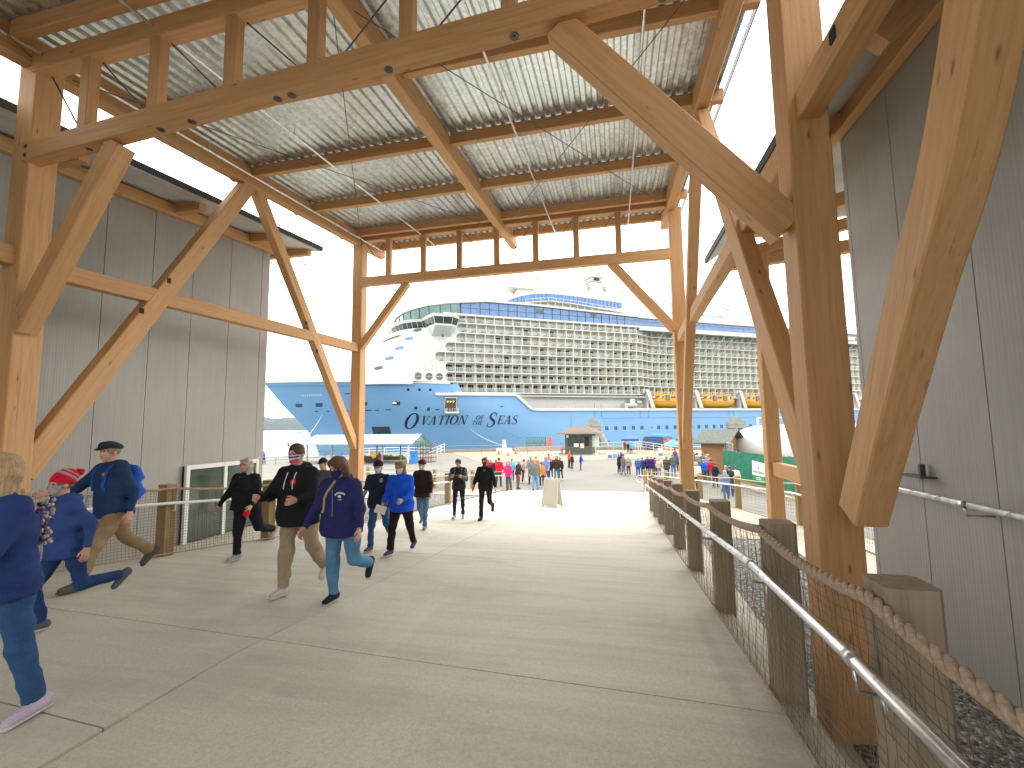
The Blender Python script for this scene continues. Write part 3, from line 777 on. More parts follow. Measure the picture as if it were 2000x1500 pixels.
for (s,Z) in ((-8.7,17.95),(-5.9,17.95),(-11.6,15.15),(-8.7,15.15),(-5.9,15.15)):
    n0=-.03 if s>-9.5 else -.05
    m=MB(); V=[(s+1.02*math.cos(a),n0,Z+1.02*math.sin(a)) for a in np.linspace(0,2*math.pi,24,endpoint=False)]; m.add(V,[tuple(range(24))])
    o=sb(m,'porthole',darkgl if Z<17 else curtain)
    m=MB(); m.box((s-1.0,n0-.06,Z-.05),(s+1.0,n0-.02,Z+.05)); 
    V=[(s+1.02*math.cos(a),n0-.03,Z+1.02*math.sin(a)) for a in np.linspace(0,2*math.pi,25)]
    for a,b in zip(V,V[1:]): m.bar(a,b,.1,.1)
    sb(m,'porthole_frame',shipwhite,parent=o)
# oval windows on the sloping front
for tx,Z in ((816,28.0),(798,25.6),(779,22.9),(760,20.1),(739,17.4)):
    best=min(np.linspace(.05,.95,60),key=lambda t:abs(prj(S2W(*front(Z,t)))[0]-tx)); c=Vector(front(Z,best)); 
    u=(Vector(front(Z,best+.02))-Vector(front(Z,best-.02))).normalized(); w_=(Vector(front(Z+.4,best))-Vector(front(Z-.4,best))).normalized(); nn=u.cross(w_).normalized()
    if nn.y>0: nn=-nn
    m=MB(); m.add([c+nn*.12+u*1.25*math.cos(a)+w_*.62*math.sin(a) for a in np.linspace(0,2*math.pi,18,endpoint=False)],[tuple(range(18))]); sb(m,'oval_window',bluegl if Z<27 and Z>18 else darkgl)
# slabs
for k,Z in enumerate(LZ):
    m=MB(); st=(ROW0[k-1] if k<8 and k>0 else -1.3)-.1
    st=-5 if k==0 else min(ROW0[k-1],ROW0[k] if k<8 else 0)-.3
    ss=[st,57.5,64.5,290]; 
    f=(lambda s:-.05) if k==0 else (lambda s:nb(s)-.05)
    th=.34 if k else .6
    for a,b in zip(ss,ss[1:]):
        V=[(a,f(a),Z-th/2),(b,f(b),Z-th/2),(b,f(b),Z+th/2),(a,f(a),Z+th/2)]
        W=[(x,8,z) for x,_,z in V]
        m.add(V+W,[(0,1,2,3),(3,2,6,7),(0,4,5,1)])
    sb(m,'deck_slab',shipwhite)
# core wall behind balconies
m=MB(); g=[[(s,nb(s)+2.0,z) for s in (-7,57.5,64.5,290)] for z in (10.2,32.5)]; m.grid(g); m.add([(-7,2,10.2),(-7,6,10.2),(-7,6,32.5),(-7,2,32.5)],[(0,1,2,3)]); sb(m,'cabin_wall',shipcream)
m=MB(); g=[[(s,2.2 if s<64 else D+.5,z) for s in (20.5,57.5,64.5,290)] for z in (6.2,10.8)]; m.grid(g); m.add([(20.5,2.2,6.2),(20.5,0,6.2),(16,0,10.8),(20.5,2.2,10.8)],[(0,1,2,3)])
m.box((-1,41.0,10),(290,41.3,32)); m.box((289,.5,6),(289.8,41,36)); sb(m,'promenade_wall',shipwhite)
m=MB()
for s in np.arange(22,57,2.77):
    if 46<s<49: continue
    m.box((s,2.1,9.3),(s+2.4,2.18,10.5))
sb(m,'promenade_window',plain('blind_grey',(.45,.44,.38),.6))
m=MB()
for s in np.arange(21,58,2.3): m.box((s,.1,6.6),(s+.06,.16,7.6))
m.box((21,.08,7.55),(58,.16,7.63)); m.box((21,.1,7.05),(58,.14,7.09)); sb(m,'promenade_rail',plain('rail_grey',(.35,.38,.38),.5))
# mooring winch lumps near the first davit
m=MB(); m.box((52,.6,6.6),(53,1.8,8.2)); m.tube([(53,1.2,7.6),(56.5,1.2,7.6)],.7,10); m.box((54,.5,8.0),(55.6,1.8,9.6)); m.tube([(56.8,1.2,8.6),(58.2,1.2,8.6)],.5,10); sb(m,'winch',shipwhite)
# balcony units
PITCH=2.77
def bal_mesh(var,open_h):
    me=MB(); H_=open_h
    # door glazing behind, partition on the left, rail glass in front, chair
    mi={0:1,1:2,2:1}[var]
    me.box((.3,1.9,.15),(2.2,1.98,H_-.3),mi)
    for s in (.3,.93,1.56,2.18): me.box((s,1.86,.15),(s+.06,1.9,H_-.35),3)
    if var==2: me.box((.4,1.88,.15),(.95,1.9,H_-.38),2)
    me.box((-.05,.02,.0),(.05,1.95,H_),0)
    me.box((.08,.03,.12),(PITCH-.08,.05,1.02),4)
    me.box((.05,.0,1.02),(PITCH-.05,.08,1.09),5)
    me.box((1.5,.6,.0),(2.2,1.2,.5),6); me.box((2.1,.6,.45),(2.2,1.2,1.15),6)
    return me
cabgl=NT('cabin_glass').out((.012,.018,.028),.5,spec=.15)
BM=[partm,cabgl,curtain,shipwhite,railgl,shipwhite,plain('chair_dark',(.06,.06,.07),.7)]
protos={}
def get_me(var,h):
    k=(var,round(h,2))
    if k not in protos:
        me=bal_mesh(var,h); o=me.build('balcony',BM); protos[k]=o.data; bpy.data.objects.remove(o)
    return protos[k]
slots=[]
for k in range(8):
    zt,zb_=LZ[k],LZ[k+1]; z0=zb_+.21; h=zt-zb_-.42 if k else zt-.35-z0
    s=ROW0[k]; cnt=0
    while s<288:
        slots.append((s,k,z0,h)); s+=PITCH
slots.sort(key=lambda q:q[0])
near=[q for q in slots if q[0]<33.5][:100]; rest=[q for q in slots if q not in near]
def variant(s,k):
    r=random.random()
    if k<=1: return 1 if r<.8 else 2
    if k<=3: return 1 if (s<35 and r<.85) or r<.35 else 2
    if k==4: return 1 if s<8 or r<.2 else 0
    return 0 if r<.75 else 2
rz0=0
for (s,k,z0,h) in near:
    o=bpy.data.objects.new('balcony',get_me(variant(s,k),h)); COL.objects.link(o); o.parent=ship; o.location=(s,nb(s),z0-WL)
acc=MB()
for (s,k,z0,h) in rest:
    if k==7 and s>60 and s<62: continue
    b=bal_mesh(variant(s,k),h); 
    a,c=nb(s),nb(s+PITCH); sl_=(c-a)/PITCH; oo=len(acc.v)
    acc.v+=[(x+s,y+a+x*sl_,z+z0) for x,y,z in b.v]; acc.f+=[tuple(i+oo for i in f) for f in b.f]; acc.m+=b.m
o=sb(acc,'balcony',BM); tag(o,kind='stuff')
# overhang lattice aft
m=MB()
for s in np.arange(65,180,4.2):
    m.bar((s+3,.2,32.2),(s,D-.2,26.0),.14,.14)
m.box((58,.0,31.6),(290,.4,32.4)); m.box((58,D,32.0),(290,8,32.34)); sb(m,'overhang_strut',shipwhite)
# ---- bridge
PL=[(-17.2,20.7),(-17.0,16),(-16.2,12),(-14.7,8.6),(-12.4,6.0),(-9.6,4.1),(-7.6,-3.1),(-3.2,-3.1),(-1.5,-1.2),(-1.4,.2)]
PLf=PL+[(s,41.4-n) for s,n in PL[::-1][1:]]
def off(P,d,cx=0,cy=20.7):
    out=[]
    for i,(s,n) in enumerate(P):
        a=P[max(i-1,0)];b=P[min(i+1,len(P)-1)]; dx,dy=b[0]-a[0],b[1]-a[1]; l=math.hypot(dx,dy); nx,ny=-dy/l,dx/l
        if (nx*(s-5)+ny*(n-20.7))<0: nx,ny=-nx,-ny
        out.append((s+nx*d,n+ny*d))
    return out
def band(P,z0,z1,d0,d1,mat,name,parent=None,per=True):
    A=off(P,d0);B=off(P,d1); m=MB(); m.grid([[(s,n,z0) for s,n in A],[(s,n,z1) for s,n in B]],flip=True); return sb(m,name,mat,parent)
bo=sb((lambda m:(m.grid([[(s,n,30.9) for s,n in off(PLf,.75)],[(s,n,31.7) for s,n in off(PLf,.95)],[(s,n,31.75) for s,n in off(PLf,.6)]],flip=True),m.add([(s,n,31.72) for s,n in off(PLf,.6)]+[(0,41,31.72),(0,0,31.72)],[tuple(range(len(PLf)+2))]),m)[-1])(MB()),'bridge_roof',shipwhite)
band(PLf,28.6,29.1,-.05,.0,shipwhite,'bridge_sill')
wb=band(PLf,29.1,30.92,0,.7,darkgl,'bridge_window')
m=MB(); A=off(PLf,.03);B=off(PLf,.73)
for (a,b,c,d) in zip(A,A[1:],B,B[1:]):
    L=math.hypot(b[0]-a[0],b[1]-a[1]); k=max(1,int(L/1.5))
    for i in range(k):
        t=i/k; m.bar((a[0]+(b[0]-a[0])*t,a[1]+(b[1]-a[1])*t,29.1),(c[0]+(d[0]-c[0])*t,c[1]+(d[1]-c[1])*t,30.92),.10,.10)
sb(m,'window_mullion',shipwhite,parent=wb)
# underside cone
m=MB(); g=[[(s,n,28.62) for s,n in PLf[:6]],[]]
for i,(s,n) in enumerate(PLf[:6]): 
    t=1-i*.11; p=front(25.4,max(.35,t)); g[1].append((p[0]+.3,p[1],25.4+.28*i))
m.grid([g[1],g[0]],flip=True)
m.grid([[(s,41.4-n,z) for s,n,z in g[0]],[(s,41.4-n,z) for s,n,z in g[1]]],flip=True)
# wing underside
m.add([(-9.6,4.1,28.62),(-7.6,-3.1,28.62),(-3.2,-3.1,28.62),(-1.5,-1.2,28.62),(-1.4,.1,28.62),(-8.0,-.05,26.2),(-3.0,-.05,26.2)],[(0,1,5),(1,2,6,5),(2,3,6),(3,4,6)])
m.add([(-9.6,37.3,28.62),(-7.6,44.5,28.62),(-3.2,44.5,28.62),(-1.5,42.6,28.62),(-8.0,41.45,26.2),(-3.0,41.45,26.2)],[(0,4,1),(1,4,5,2),(2,5,3)])
sb(m,'bridge_underside',shipwhite)
m=MB(); m.tube([(-5.2,-1.2,25.8),(-5.2,-1.2,26.6)],.3,8); sb(m,'camera_dome',darkgl)
# ---- glazed deck above the bridge
GP=[(-16.2,20.7),(-15.9,15),(-14.6,9.5),(-12,4.8),(-8.4,1.6),(-4,.25),(0,-.05)]
GPf=GP[:]
def gtop(s): return float(np.interp(s,[-16.5,-12,-8,0,7,20,45,57,58,300],[34.0,34.4,34.9,35.9,36.7,36.7,36.0,35.6,35.4,35.2]))
def gbot(s): return float(np.interp(s,[-17,-9,-6,0,300],[31.7,31.9,32.4,32.95,33.0]))
fine=[]
for a,b in zip(GP,GP[1:]):
    for k in range(3): fine.append((a[0]+(b[0]-a[0])*k/3,a[1]+(b[1]-a[1])*k/3))
fine.append(GP[-1])
gd=[]
for i in range(0,len(fine)-1,2):
    seg=fine[i:i+3]; m=MB(); m.grid([[(s,n,gbot(s)) for s,n in seg],[(s-.25,n-.25,gtop(s)) for s,n in seg]],flip=True); gd.append(sb(m,'glass_panel',greengl))
m=MB(); pf=[(s,41.4-n) for s,n in fine[::-1]]; m.grid([[(s,n,gbot(s)) for s,n in pf],[(s-.25,n+.25,gtop(s)) for s,n in pf]],flip=True); sb(m,'glass_panel',greengl)
s=0.
while s<106:
    e=s+(5.54 if s<57 else 8.3); m=MB(); m.grid([[(s,-.05,gbot(s)),(e,-.05,gbot(e))],[(s,-.05,gtop(s)),(e,-.05,gtop(e))]]); sb(m,'glass_panel',bluegl); s=e
m=MB()
for s,n in fine[::2]: m.bar((s-.05,n-.05,gbot(s)),(s-.3,n-.3,gtop(s)),.12,.12)
for i in range(0,20):
    s=2.77*i
    if s<57: m.bar((s,-.1,gbot(s)),(s,-.1,gtop(s)),.09 if i%2 else .14,.1)
s=0
for s0_ in np.arange(0,104,5): m.bar((s0_,-.1,34.6 if s0_<57 else 34.4),(s0_+5,-.1,34.6 if s0_<52 else 34.4),.07,.07)
for s0_,w_ in ((39,3),(26.5,.4)): pass
sb(m,'glazing_bars',mull)
for s0_ in (22.5,40.5): 
    for d in (0,1.2): m=MB(); m.box((s0_+d,-.14,34.6),(s0_+d+1.0,-.07,35.8)); sb(m,'open_window',darkgl)
# roof line over the glazing
m=MB(); P=[(s-.3,n-.35,gtop(s)+.25) for s,n in fine]+[(s,-.4,gtop(s)+.25) for s in (3,7,12,20,32,45,57,58,106,290)]
for a,b in zip(P,P[1:]): m.bar(a,b,.6,.6)
T0=[(s,n,gtop(s)+.4) for s,n in fine]+[(s,-.1,gtop(s)+.4) for s in (7,20,45,57,106,290)]; T1=[(s,41.4-n,z) for s,n,z in T0]
m.grid([T0,T1],flip=False); sb(m,'upper_deck',shipwhite)
m=MB(); m.grid([[(s,0.02,32.9) for s in (106,290)],[(s,.02,35.2) for s in (106,290)]]); sb(m,'aft_glazing',plain('aft_screen',(.40,.33,.27),.6))
m=MB()
for s in np.arange(107,200,5.5): m.box((s,-.5,33.0),(s+4.3,1.0,34.1))
sb(m,'cabana',shipwhite)
# ---- top house with blue glass
m=MB(); prof=[(12,37.0),(14.2,38.8),(18,40.6),(22,42.3),(26,43.5),(31,44.3),(38,44.7),(48,44.9),(60,44.6),(72,44.3),(76,43.4),(78,41),(78,36)]
m.prism([(s,5.4,z) for s,z in prof],(0,31,0)); sb(m,'top_house',shipwhite)
gt=[(14.4,38.75),(17,40.0),(20,41.1),(24,42.1),(28.6,42.55),(34,42.6),(40,42.4),(48,42.0),(55,41.7)]
gbv=lambda s: float(np.interp(s,[14,20,28,40,55.6],[38.5,39.2,39.6,39.6,39.6]))
for i in range(len(gt)-1):
    (a,za),(b,zb_)=gt[i],gt[i+1]; m=MB(); m.add([(a,5.3,gbv(a)),(b,5.3,gbv(b)),(b,5.3,zb_),(a,5.3,za)],[(0,1,2,3)]); sb(m,'glass_panel',bluegl)
m=MB()
for s in np.arange(16,55.5,1.35):
    z=float(np.interp(s,[g_[0] for g_ in gt],[g_[1] for g_ in gt])); m.box((s,5.24,gbv(s)),(s+.07,5.3,z))
sb(m,'glazing_bars',mull)
m=MB(); pts=[(s,3.5,float(np.interp(s,[20,28,36,55],[38.2,39.3,39.0,37.4]))) for s in (20,24,28,32,36,45,55)]
for a,b in zip(pts,pts[1:]): m.bar(a,b,3.2,.22); m.bar((a[0],a[1]-1.6,a[2]+1.0),(b[0],b[1]-1.6,b[2]+1.0),.1,.1)
for s in np.arange(20,55,2.5):
    z=float(np.interp(s,[p_[0] for p_ in pts],[p_[2] for p_ in pts])); m.bar((s,1.9,z),(s,1.9,z+1),.08,.08); m.bar((s,2.6,36.8),(s,2.6,z),.25,.25)
sb(m,'walkway',shipwhite)
# windscreens, loungers of the open deck
m=MB(); m.box((56,.1,36.2),(200,.14,38.0)); sb(m,'windscreen',railgl)
m=MB()
for s in np.arange(56,200,2.4): m.box((s,.02,35.7),(s+.08,.1,38.05))
m.box((56,.0,38.0),(200,.1,38.1)); sb(m,'windscreen_post',plain('teal_post',(.12,.42,.42),.5))
m=MB()
for s in np.arange(58,200,3.1): m.box((s,1.2,35.8),(s+1.6,1.9,36.5)); m.box((s+1.3,1.2,36.4),(s+1.6,1.9,37.2))
sb(m,'sun_lounger',shipwhite)
# funnels
fd=plain('funnel_grey',(.42,.40,.37),.6)
m=MB(); m.box((46.6,13,44),(54.6,19,48.2)); m.box((48.6,13.5,48),(53.2,18.5,50.8)); sb(m,'funnel',shipwhite)
m=MB(); m.box((48.3,13.2,50.9),(53.4,18.6,51.2)); m.box((48.3,13.2,52.5),(53.4,18.6,52.9)); m.box((48.6,13.4,51.2),(49.6,18.4,52.5)); m.box((52.0,13.4,51.2),(53.1,18.4,52.5)); sb(m,'funnel_cap',fd)
m=MB()
for z in np.arange(45.3,49.2,.55):
    m.box((46.6,12.85,z),(48.0,12.98,z+.25)); m.box((53.0,12.85,z),(54.4,12.98,z+.25))
m.box((46.4,13,45),(48.1,15,49.3)); m.box((52.9,13,45),(54.6,15,49.3)); sb(m,'funnel_louvre',fd if False else shipwhite)
m=MB()
for z in np.arange(45.3,49.2,.55):
    m.box((46.6,12.7,z),(48.0,12.84,z+.25)); m.box((53.0,12.7,z),(54.4,12.84,z+.25))
sb(m,'louvre_slats',fd)
m=MB(); V=[(58,44),(58,47),(59,48.3),(61.5,49),(66,48.6),(69,47),(70.5,44)]; m.prism([(s,12,z) for s,z in V],(0,7,0)); sb(m,'funnel',shipwhite)
m=MB()
for z in np.arange(45,48,.7): m.box((58.2,11.85,z),(61,12,z+.3))
sb(m,'louvre_slats',plain('louvre_pink',(.6,.45,.42),.6))
# radar mast
m=MB(); m.prism([(20,14,43),(29,14,43),(27.5,14,46.2),(22,14,46.2)],(0,5,0)); m.box((18.5,13,46.2),(28.5,20,46.6)); m.tube([(20.2,15,46.6),(20.2,15,48.6)],.9,10); m.tube([(23,15,46.6),(23,15,49.6)],.12,6)
m.tube([(26.5,15,46.6),(28.2,15,51.2)],.22,6); m.box((25.2,14.8,49.2),(29.2,15.2,49.4)); m.tube([(26.8,15,51),(26.8,15,52.5)],.08,5); m.tube([(18.6,13.1,47.6),(28.4,13.1,47.6)],.06,5)
for s in np.arange(18.6,28.6,1.4): m.tube([(s,13.1,46.6),(s,13.1,47.6)],.05,4)
m.tube([(9.5,14,40),(9.5,14,44.5)],.15,6); m.tube([(15,14,41),(15,14,44)],.12,6)
m.box((11,3,37.2),(15.5,6,37.9)); m.tube([(-6,5,35.4),(-6,5,37.2)],.08,5); m.tube([(-4,5,35.6),(-4,5,37.3)],.08,5); m.box((-5.5,4,36.2),(-3.6,5.2,36.8))
sb(m,'radar_mast',shipwhite)
m=MB(); m.add([(28.6,15,51.9),(31.0,15,50.0),(30.8,15,48.6),(28.8,15,50.6)],[(0,1,2,3)]); m.tube([(26.2,15,49.5),(28.8,15,52.2)],.06,5); sb(m,'flag',plain('flag_yellow',(.75,.62,.18),.7))
m=MB(); m.bar((76,14,46),(120,14,41),2.2,1.4); m.bar((76,10,42.5),(110,10,40.5),3,1.2); m.tube([(98,6,43.5),(112,6,40)],.5,6); sb(m,'observation_arm',plain('arm_grey',(.55,.57,.56),.5))
m=MB(); m.box((99,5,38),(102.5,8,42)); m.bar((94,6,43.2),(103,6,41.6),.5,.5); sb(m,'aft_mast',plain('mast_grey',(.5,.52,.52),.5))
# ---- davits and lifeboats
def davit(s):
    m=MB()
    for d in (-.0,1.6):
        m.prism([(s+d-1.5,-.2,12.2),(s+d-.3,-.2,12.6),(s+d+1.7,-.2,6.6),(s+d+.4,-.2,6.6)],(0,-.5,0)) if d==0 else m.box((s+d-2.4,.2,6.6),(s+d-1.6,1.6,12.0))
    m.bar((s-.9,-.3,12.3),(s-.9,D,12.3),.6,.6); m.box((s-1.9,.3,11.4),(s-.6,1.2,12.7)); m.tube([(s+.9,-.7,7.0),(s+.9,-.2,7.0)],.25,8)
    return sb(m,'davit',shipwhite)
DV=[60.6,79.4,98.0,116.6,135.2,153.8]
for s in DV: davit(s)
lbo=plain('lifeboat_orange',(.72,.27,.01),.35,var=.04); lby=plain('lifeboat_yellow',(.62,.33,.03),.35,var=.04); lbd=plain('lifeboat_window',(.07,.03,.05),.3); gry=plain('lifeboat_door',(.12,.13,.16),.3)
def lifeboat(s0,idx):
    L=16.2
    o=empty('lifeboat',S2W(s0,0,6.9),math.pi/2-SA)
    names=['first from the bow','second from the bow, between two white davits','third from the bow','fourth from the bow','fifth from the bow, furthest aft']
    tag(o,'orange covered lifeboat, '+names[idx],'lifeboat','orange lifeboats along the ship')
    def lp(m,name,mat,smooth=False,par=o):
        q=m.build(name,mat,smooth=smooth); q.parent=par; return q
    xs=np.linspace(0,1,20); hw=lambda u:2.0*(1-abs(2*u-1)**3.2)**.6 if 0<u<1 else .02
    m=MB(); g=[]
    for t in np.linspace(0,1,9):
        g.append([(L*(u*(1-.10*(1-t))+.05*(1-t)), 2.0-hw(u)*(math.sin(t*math.pi/2)**.6 if t>0 else .02), (-.15+ (2.1+.7*(2*u-1)**2*.5)*t - (0 if u>.3 else 0))+( .9*(1-t)*abs(2*u-1)**4)) for u in xs])
    g2=[[(x,4.0-y,z) for x,y,z in r] for r in g]
    m.grid(g); m.grid(g2,flip=True); lp(m,'hull',lby,True)
    m=MB(); prof=[(0,0),(.08,.35),(.25,.75),(.55,1.0),(1.0,1.08)]
    g=[]
    for k,(inn,zz) in enumerate(prof):
        r=[]
        for u in xs:
            zt=2.3*(1-max(0,(.20-u)/.20)**1.6*.95)*(1-max(0,(u-.88)/.12)**2*.9); zb_=1.95+.35*(2*u-1)**2
            r.append((L*u-.25*0+ (inn*.4 if u<.5 else -inn*.4),2.0-hw(u)*(1-inn*.98)*1.02,zb_+zz*zt))
        g.append(r)
    m.grid(g); m.grid([[(x,4.0-y,z) for x,y,z in r] for r in g],flip=True); ca=lp(m,'canopy',lbo,True)
    def sidebox(x0,x1,z0,z1,name,mat,y0=-.12):
        m=MB(); u=(x0+x1)/2/L; y=2.0-hw(u)*1.03
        m.box((x0,y+y0,z0),(x1,y+.25,z1)); lp(m,name,mat)
    for x in (5.2,9.6): sidebox(x,x+1.5,2.2,4.0,'door',gry,-.16)
    for x in (4.0,7.4,8.3,12.6): sidebox(x,x+.45,3.1,3.6,'window',lbd,-.03)
    m=MB(); m.prism([(1.3,.25,3.15),(2.2,.2,3.1),(3.2,.12,3.6),(2.6,.22,3.85),(1.9,.3,3.6)],(0,.5,0)); lp(m,'windscreen',lbd)
    m=MB(); P=[(L*u,2.0-hw(u)*1.06,1.98+.35*(2*u-1)**2) for u in xs[1:-1]]
    for a,b in zip(P,P[1:]): m.bar(a,b,.14,.16)
    lp(m,'fender',lbo)
    return o
for i,s in enumerate((61.8,80.7,99.3,117.9,136.5)): lifeboat(s,i)
# ------------------------------------------------------------------ plaza, quay and far shore
def gp(x,y,Z=-2.2): return Vector(at(x,y,Z=Z))
def frame2(a,b):
    """local frame on the ground: x from a to b, y away from the camera"""
    d=(b-a); d.z=0; L=d.length; d/=L; n=Vector((-d.y,d.x,0)); return d,n,L
def thing(name,label,cat,a,b=None,group=None):
    """root at a, local +X towards b"""
    rz=0 if b is None else math.atan2(b.y-a.y,b.x-a.x)
    return tag(empty(name,a,rz),label,cat,group)
def lp(m,name,mat,par,smooth=False,loc=(0,0,0)):
    o=m.build(name,mat,smooth=smooth); o.parent=par; o.location=loc; return o
# water, far hill, islet
wt=NT('sea_water'); _v=wt.co('Object'); wt.bump(wt.noise(_v,.35,5,.6),.35,.3); water=wt.out((.12,.17,.19),.16,spec=.8)
m=MB(); m.add([(-6000,-300,-7),(6000,-300,-7),(6000,9000,-7),(-6000,9000,-7)],[(0,1,2,3)]); tag(m.build('water',water),kind='structure')
def hills(name,r0,az0,az1,hfun,mat,base=-7,depth=900):
    m=MB(); g=[]; A=np.linspace(az0,az1,90)
    for k,f in enumerate((0,.25,.6,1.0,1.3)):
        row=[]
        for a in A:
            h=hfun(a)*[0,.35,.75,1,.5][k]*(1+.06*math.sin(a*9+k*2)+.04*math.sin(a*23+k)); rr=r0+depth*f
            row.append((math.sin(R(a))*rr,math.cos(R(a))*rr,base+max(h,0)))
        g.append(row)
    m.grid(g); o=m.build(name,mat,smooth=True); tag(o,kind='structure'); return o
hl=NT('hazed_forest_hill'); _v=hl.co('Object'); hillm=hl.out(hl.ramp(hl.noise(_v,.02,8,.7),[(.35,(.035,.055,.07)),(.65,(.07,.095,.11))]),.95)  # blue of the distant haze is mixed into the forest colour
hills('hill',3600,-80,-30,lambda a:150-40*math.sin(a*.09)-22*math.sin(a*.31+1)+.6*(-40-a),hillm)
rock=plain('islet_rock',(.14,.135,.12),.9,var=.4,scale=.3)
def islet(px0,px1,py,h):
    a=at(px0,py,Z=-7);b=at(px1,py,Z=-7); a=Vector(a);b=Vector(b); d,n,L=frame2(a,b)
    m=MB(); g=[]
    for j in range(5):
        r=[]
        for i in range(24):
            u=i/23; k=[0,.5,1,.6,0][j]; hh=h*k*(math.sin(u*math.pi)**.6)*(.45+.35*math.sin(u*13)+.25*math.sin(u*29+1)); p=a+d*L*u+n*(j-2)*L*.06*math.sin(u*math.pi)
            r.append((p.x,p.y,-7.3+max(hh,0)+.3*k))
        g.append(r)
    m.grid(g); tag(m.build('islet',rock),kind='structure')
islet(538,612,846,3.6)
# quay apron and edge
m=MB()
Q=[gp(430,896),gp(560,902),gp(700,893),gp(850,884.5),gp(1060,879),gp(1300,878),gp(1450,880)]
tan=mk_concrete('quay_concrete',(.27,.245,.185),(.33,.30,.23))
sheet('quay_apron',[(-14,46),(3,52),(18,62),(17,82),(-12,69.5),(-24,63.5)],tan,.02)
for a,b in zip(Q[3:],Q[4:]): m.bar(a+Vector((0,0,.15)),b+Vector((0,0,.15)),.5,.5)
tag(m.build('quay_kerb',plain('kerb_timber',(.26,.23,.17),.85)),kind='structure')
m=MB(); Q2=[Vector((-90,30,-2.2)),Vector((-60,46,-2.2)),Vector((-30,61.5,-2.2)),Vector((-12,71,-2.2)),Vector((20,86,-2.2)),Vector((75,105,-2.2))]
for a,b in zip(Q2,Q2[1:]): m.add([a,b,b+Vector((0,0,-6)),a+Vector((0,0,-6))],[(0,1,2,3)])
tag(m.build('quay_wall',tan),kind='structure')
# --- blue roofed shelter
blueroof=plain('blue_metal_roof',(.30,.52,.66),.4); greyp=plain('grey_post',(.28,.30,.30),.6)
A=gp(612,903);B=gp(806,903); sh_=thing('picnic_shelter','long open shelter with a pale blue ribbed metal roof beside the bow','shelter',A,B); L=(B-A).length
m=MB(); ys=np.arange(-.6,L+.8,.3); zz=lambda y:2.3 
g0=[[(x,-1.6,2.05+.04*(i%2)) for i,x in enumerate(ys)],[(x,1.2,3.0+.04*(i%2)) for i,x in enumerate(ys)],[(x,4.0,2.05+.04*(i%2)) for i,x in enumerate(ys)]]
m.grid(g0); m.grid([[(x,y,z-.06) for x,y,z in r] for r in g0],flip=True); lp(m,'roof',blueroof,sh_)
m=MB(); m.add([(L+.3,-1.4,2.0),(L+.3,3.8,2.0),(L+.3,1.2,2.9)],[(0,1,2)]); m.box((-.4,-1.62,1.93),(L+.6,-1.52,2.05)); lp(m,'gable',plain('shelter_trim',(.22,.28,.32),.6),sh_)
for i in range(5):
    for y in (-1.2,3.6): m=MB(); x=L*i/4; m.box((x-.07,y-.07,0),(x+.07,y+.07,2.05)); lp(m,'post',greyp if i<4 else white,sh_)
# --- crab pot stack, bin, tractor, red hydrant
A=gp(811,903);B=gp(843,903); t_=thing('crab_pot_frame','rusty round-framed crab pot cage standing at the end of the shelter','crab pot',A,B); L=(B-A).length; H=2.2
m=MB()
for i in range(7):
    for j in range(2): m.tube([(L*i/6,j*1.4,0),(L*i/6,j*1.4,H)],.03,4)
for k in range(6):
    z=H*k/5; P=[(0,0,z),(L,0,z),(L,1.4,z),(0,1.4,z),(0,0,z)]; m.tube(P,.035,4)
for k in range(3): m.tube([(0,0,H*k/3),(L,0,H*(k+1)/3)],.02,4)
lp(m,'cage',plain('rusty_steel',(.20,.13,.11),.8),t_)
A=gp(801,905);B=gp(812,905); t_=thing('recycling_bin','bright blue bin standing by the white shelter post','bin',A,B); L=(B-A).length
m=MB(); m.box((0,0,.08),(L,.6,1.0)); lp(m,'body',plain('bin_blue',(.02,.22,.65),.4),t_,); m=MB(); m.box((-.03,-.04,1.0),(L+.03,.62,1.1)); m.box((L*.2,-.02,.7),(L*.8,-.005,.85)); lp(m,'lid',plain('bin_lid',(.015,.16,.5),.4),t_)
A=gp(714,905);B=gp(738,904); t_=thing('garden_tractor','small yellow tractor with black wheels parked under the shelter','tractor',A,B); L=(B-A).length
yl=plain('tractor_yellow',(.62,.36,.04),.5)
m=MB(); m.box((.3,.0,.45),(L-.2,.6,.8)); m.box((L-.75,.05,.8),(L-.15,.55,1.0)); m.box((.5,.1,.8),(.85,.5,1.25)); lp(m,'body',yl,t_)
for x,r_ in ((.35,.38),(L-.3,.28)):
    for y in (-.1,.7): m=MB(); m.tube([(x,y-.07,r_),(x,y+.07,r_)],r_,14); lp(m,'wheel',dark,t_)
A=gp(741,900); t_=thing('fire_hydrant','red hydrant beside the yellow tractor','hydrant',A)
m=MB(); m.tube([(0,0,0),(0,0,.15),(0,0,.16),(0,0,.8),(0,0,.95)],[.22,.22,.15,.17,.05],10); m.tube([(-.25,0,.6),(.25,0,.6)],.08,8); lp(m,'body',plain('hydrant_red',(.55,.05,.03),.5),t_)
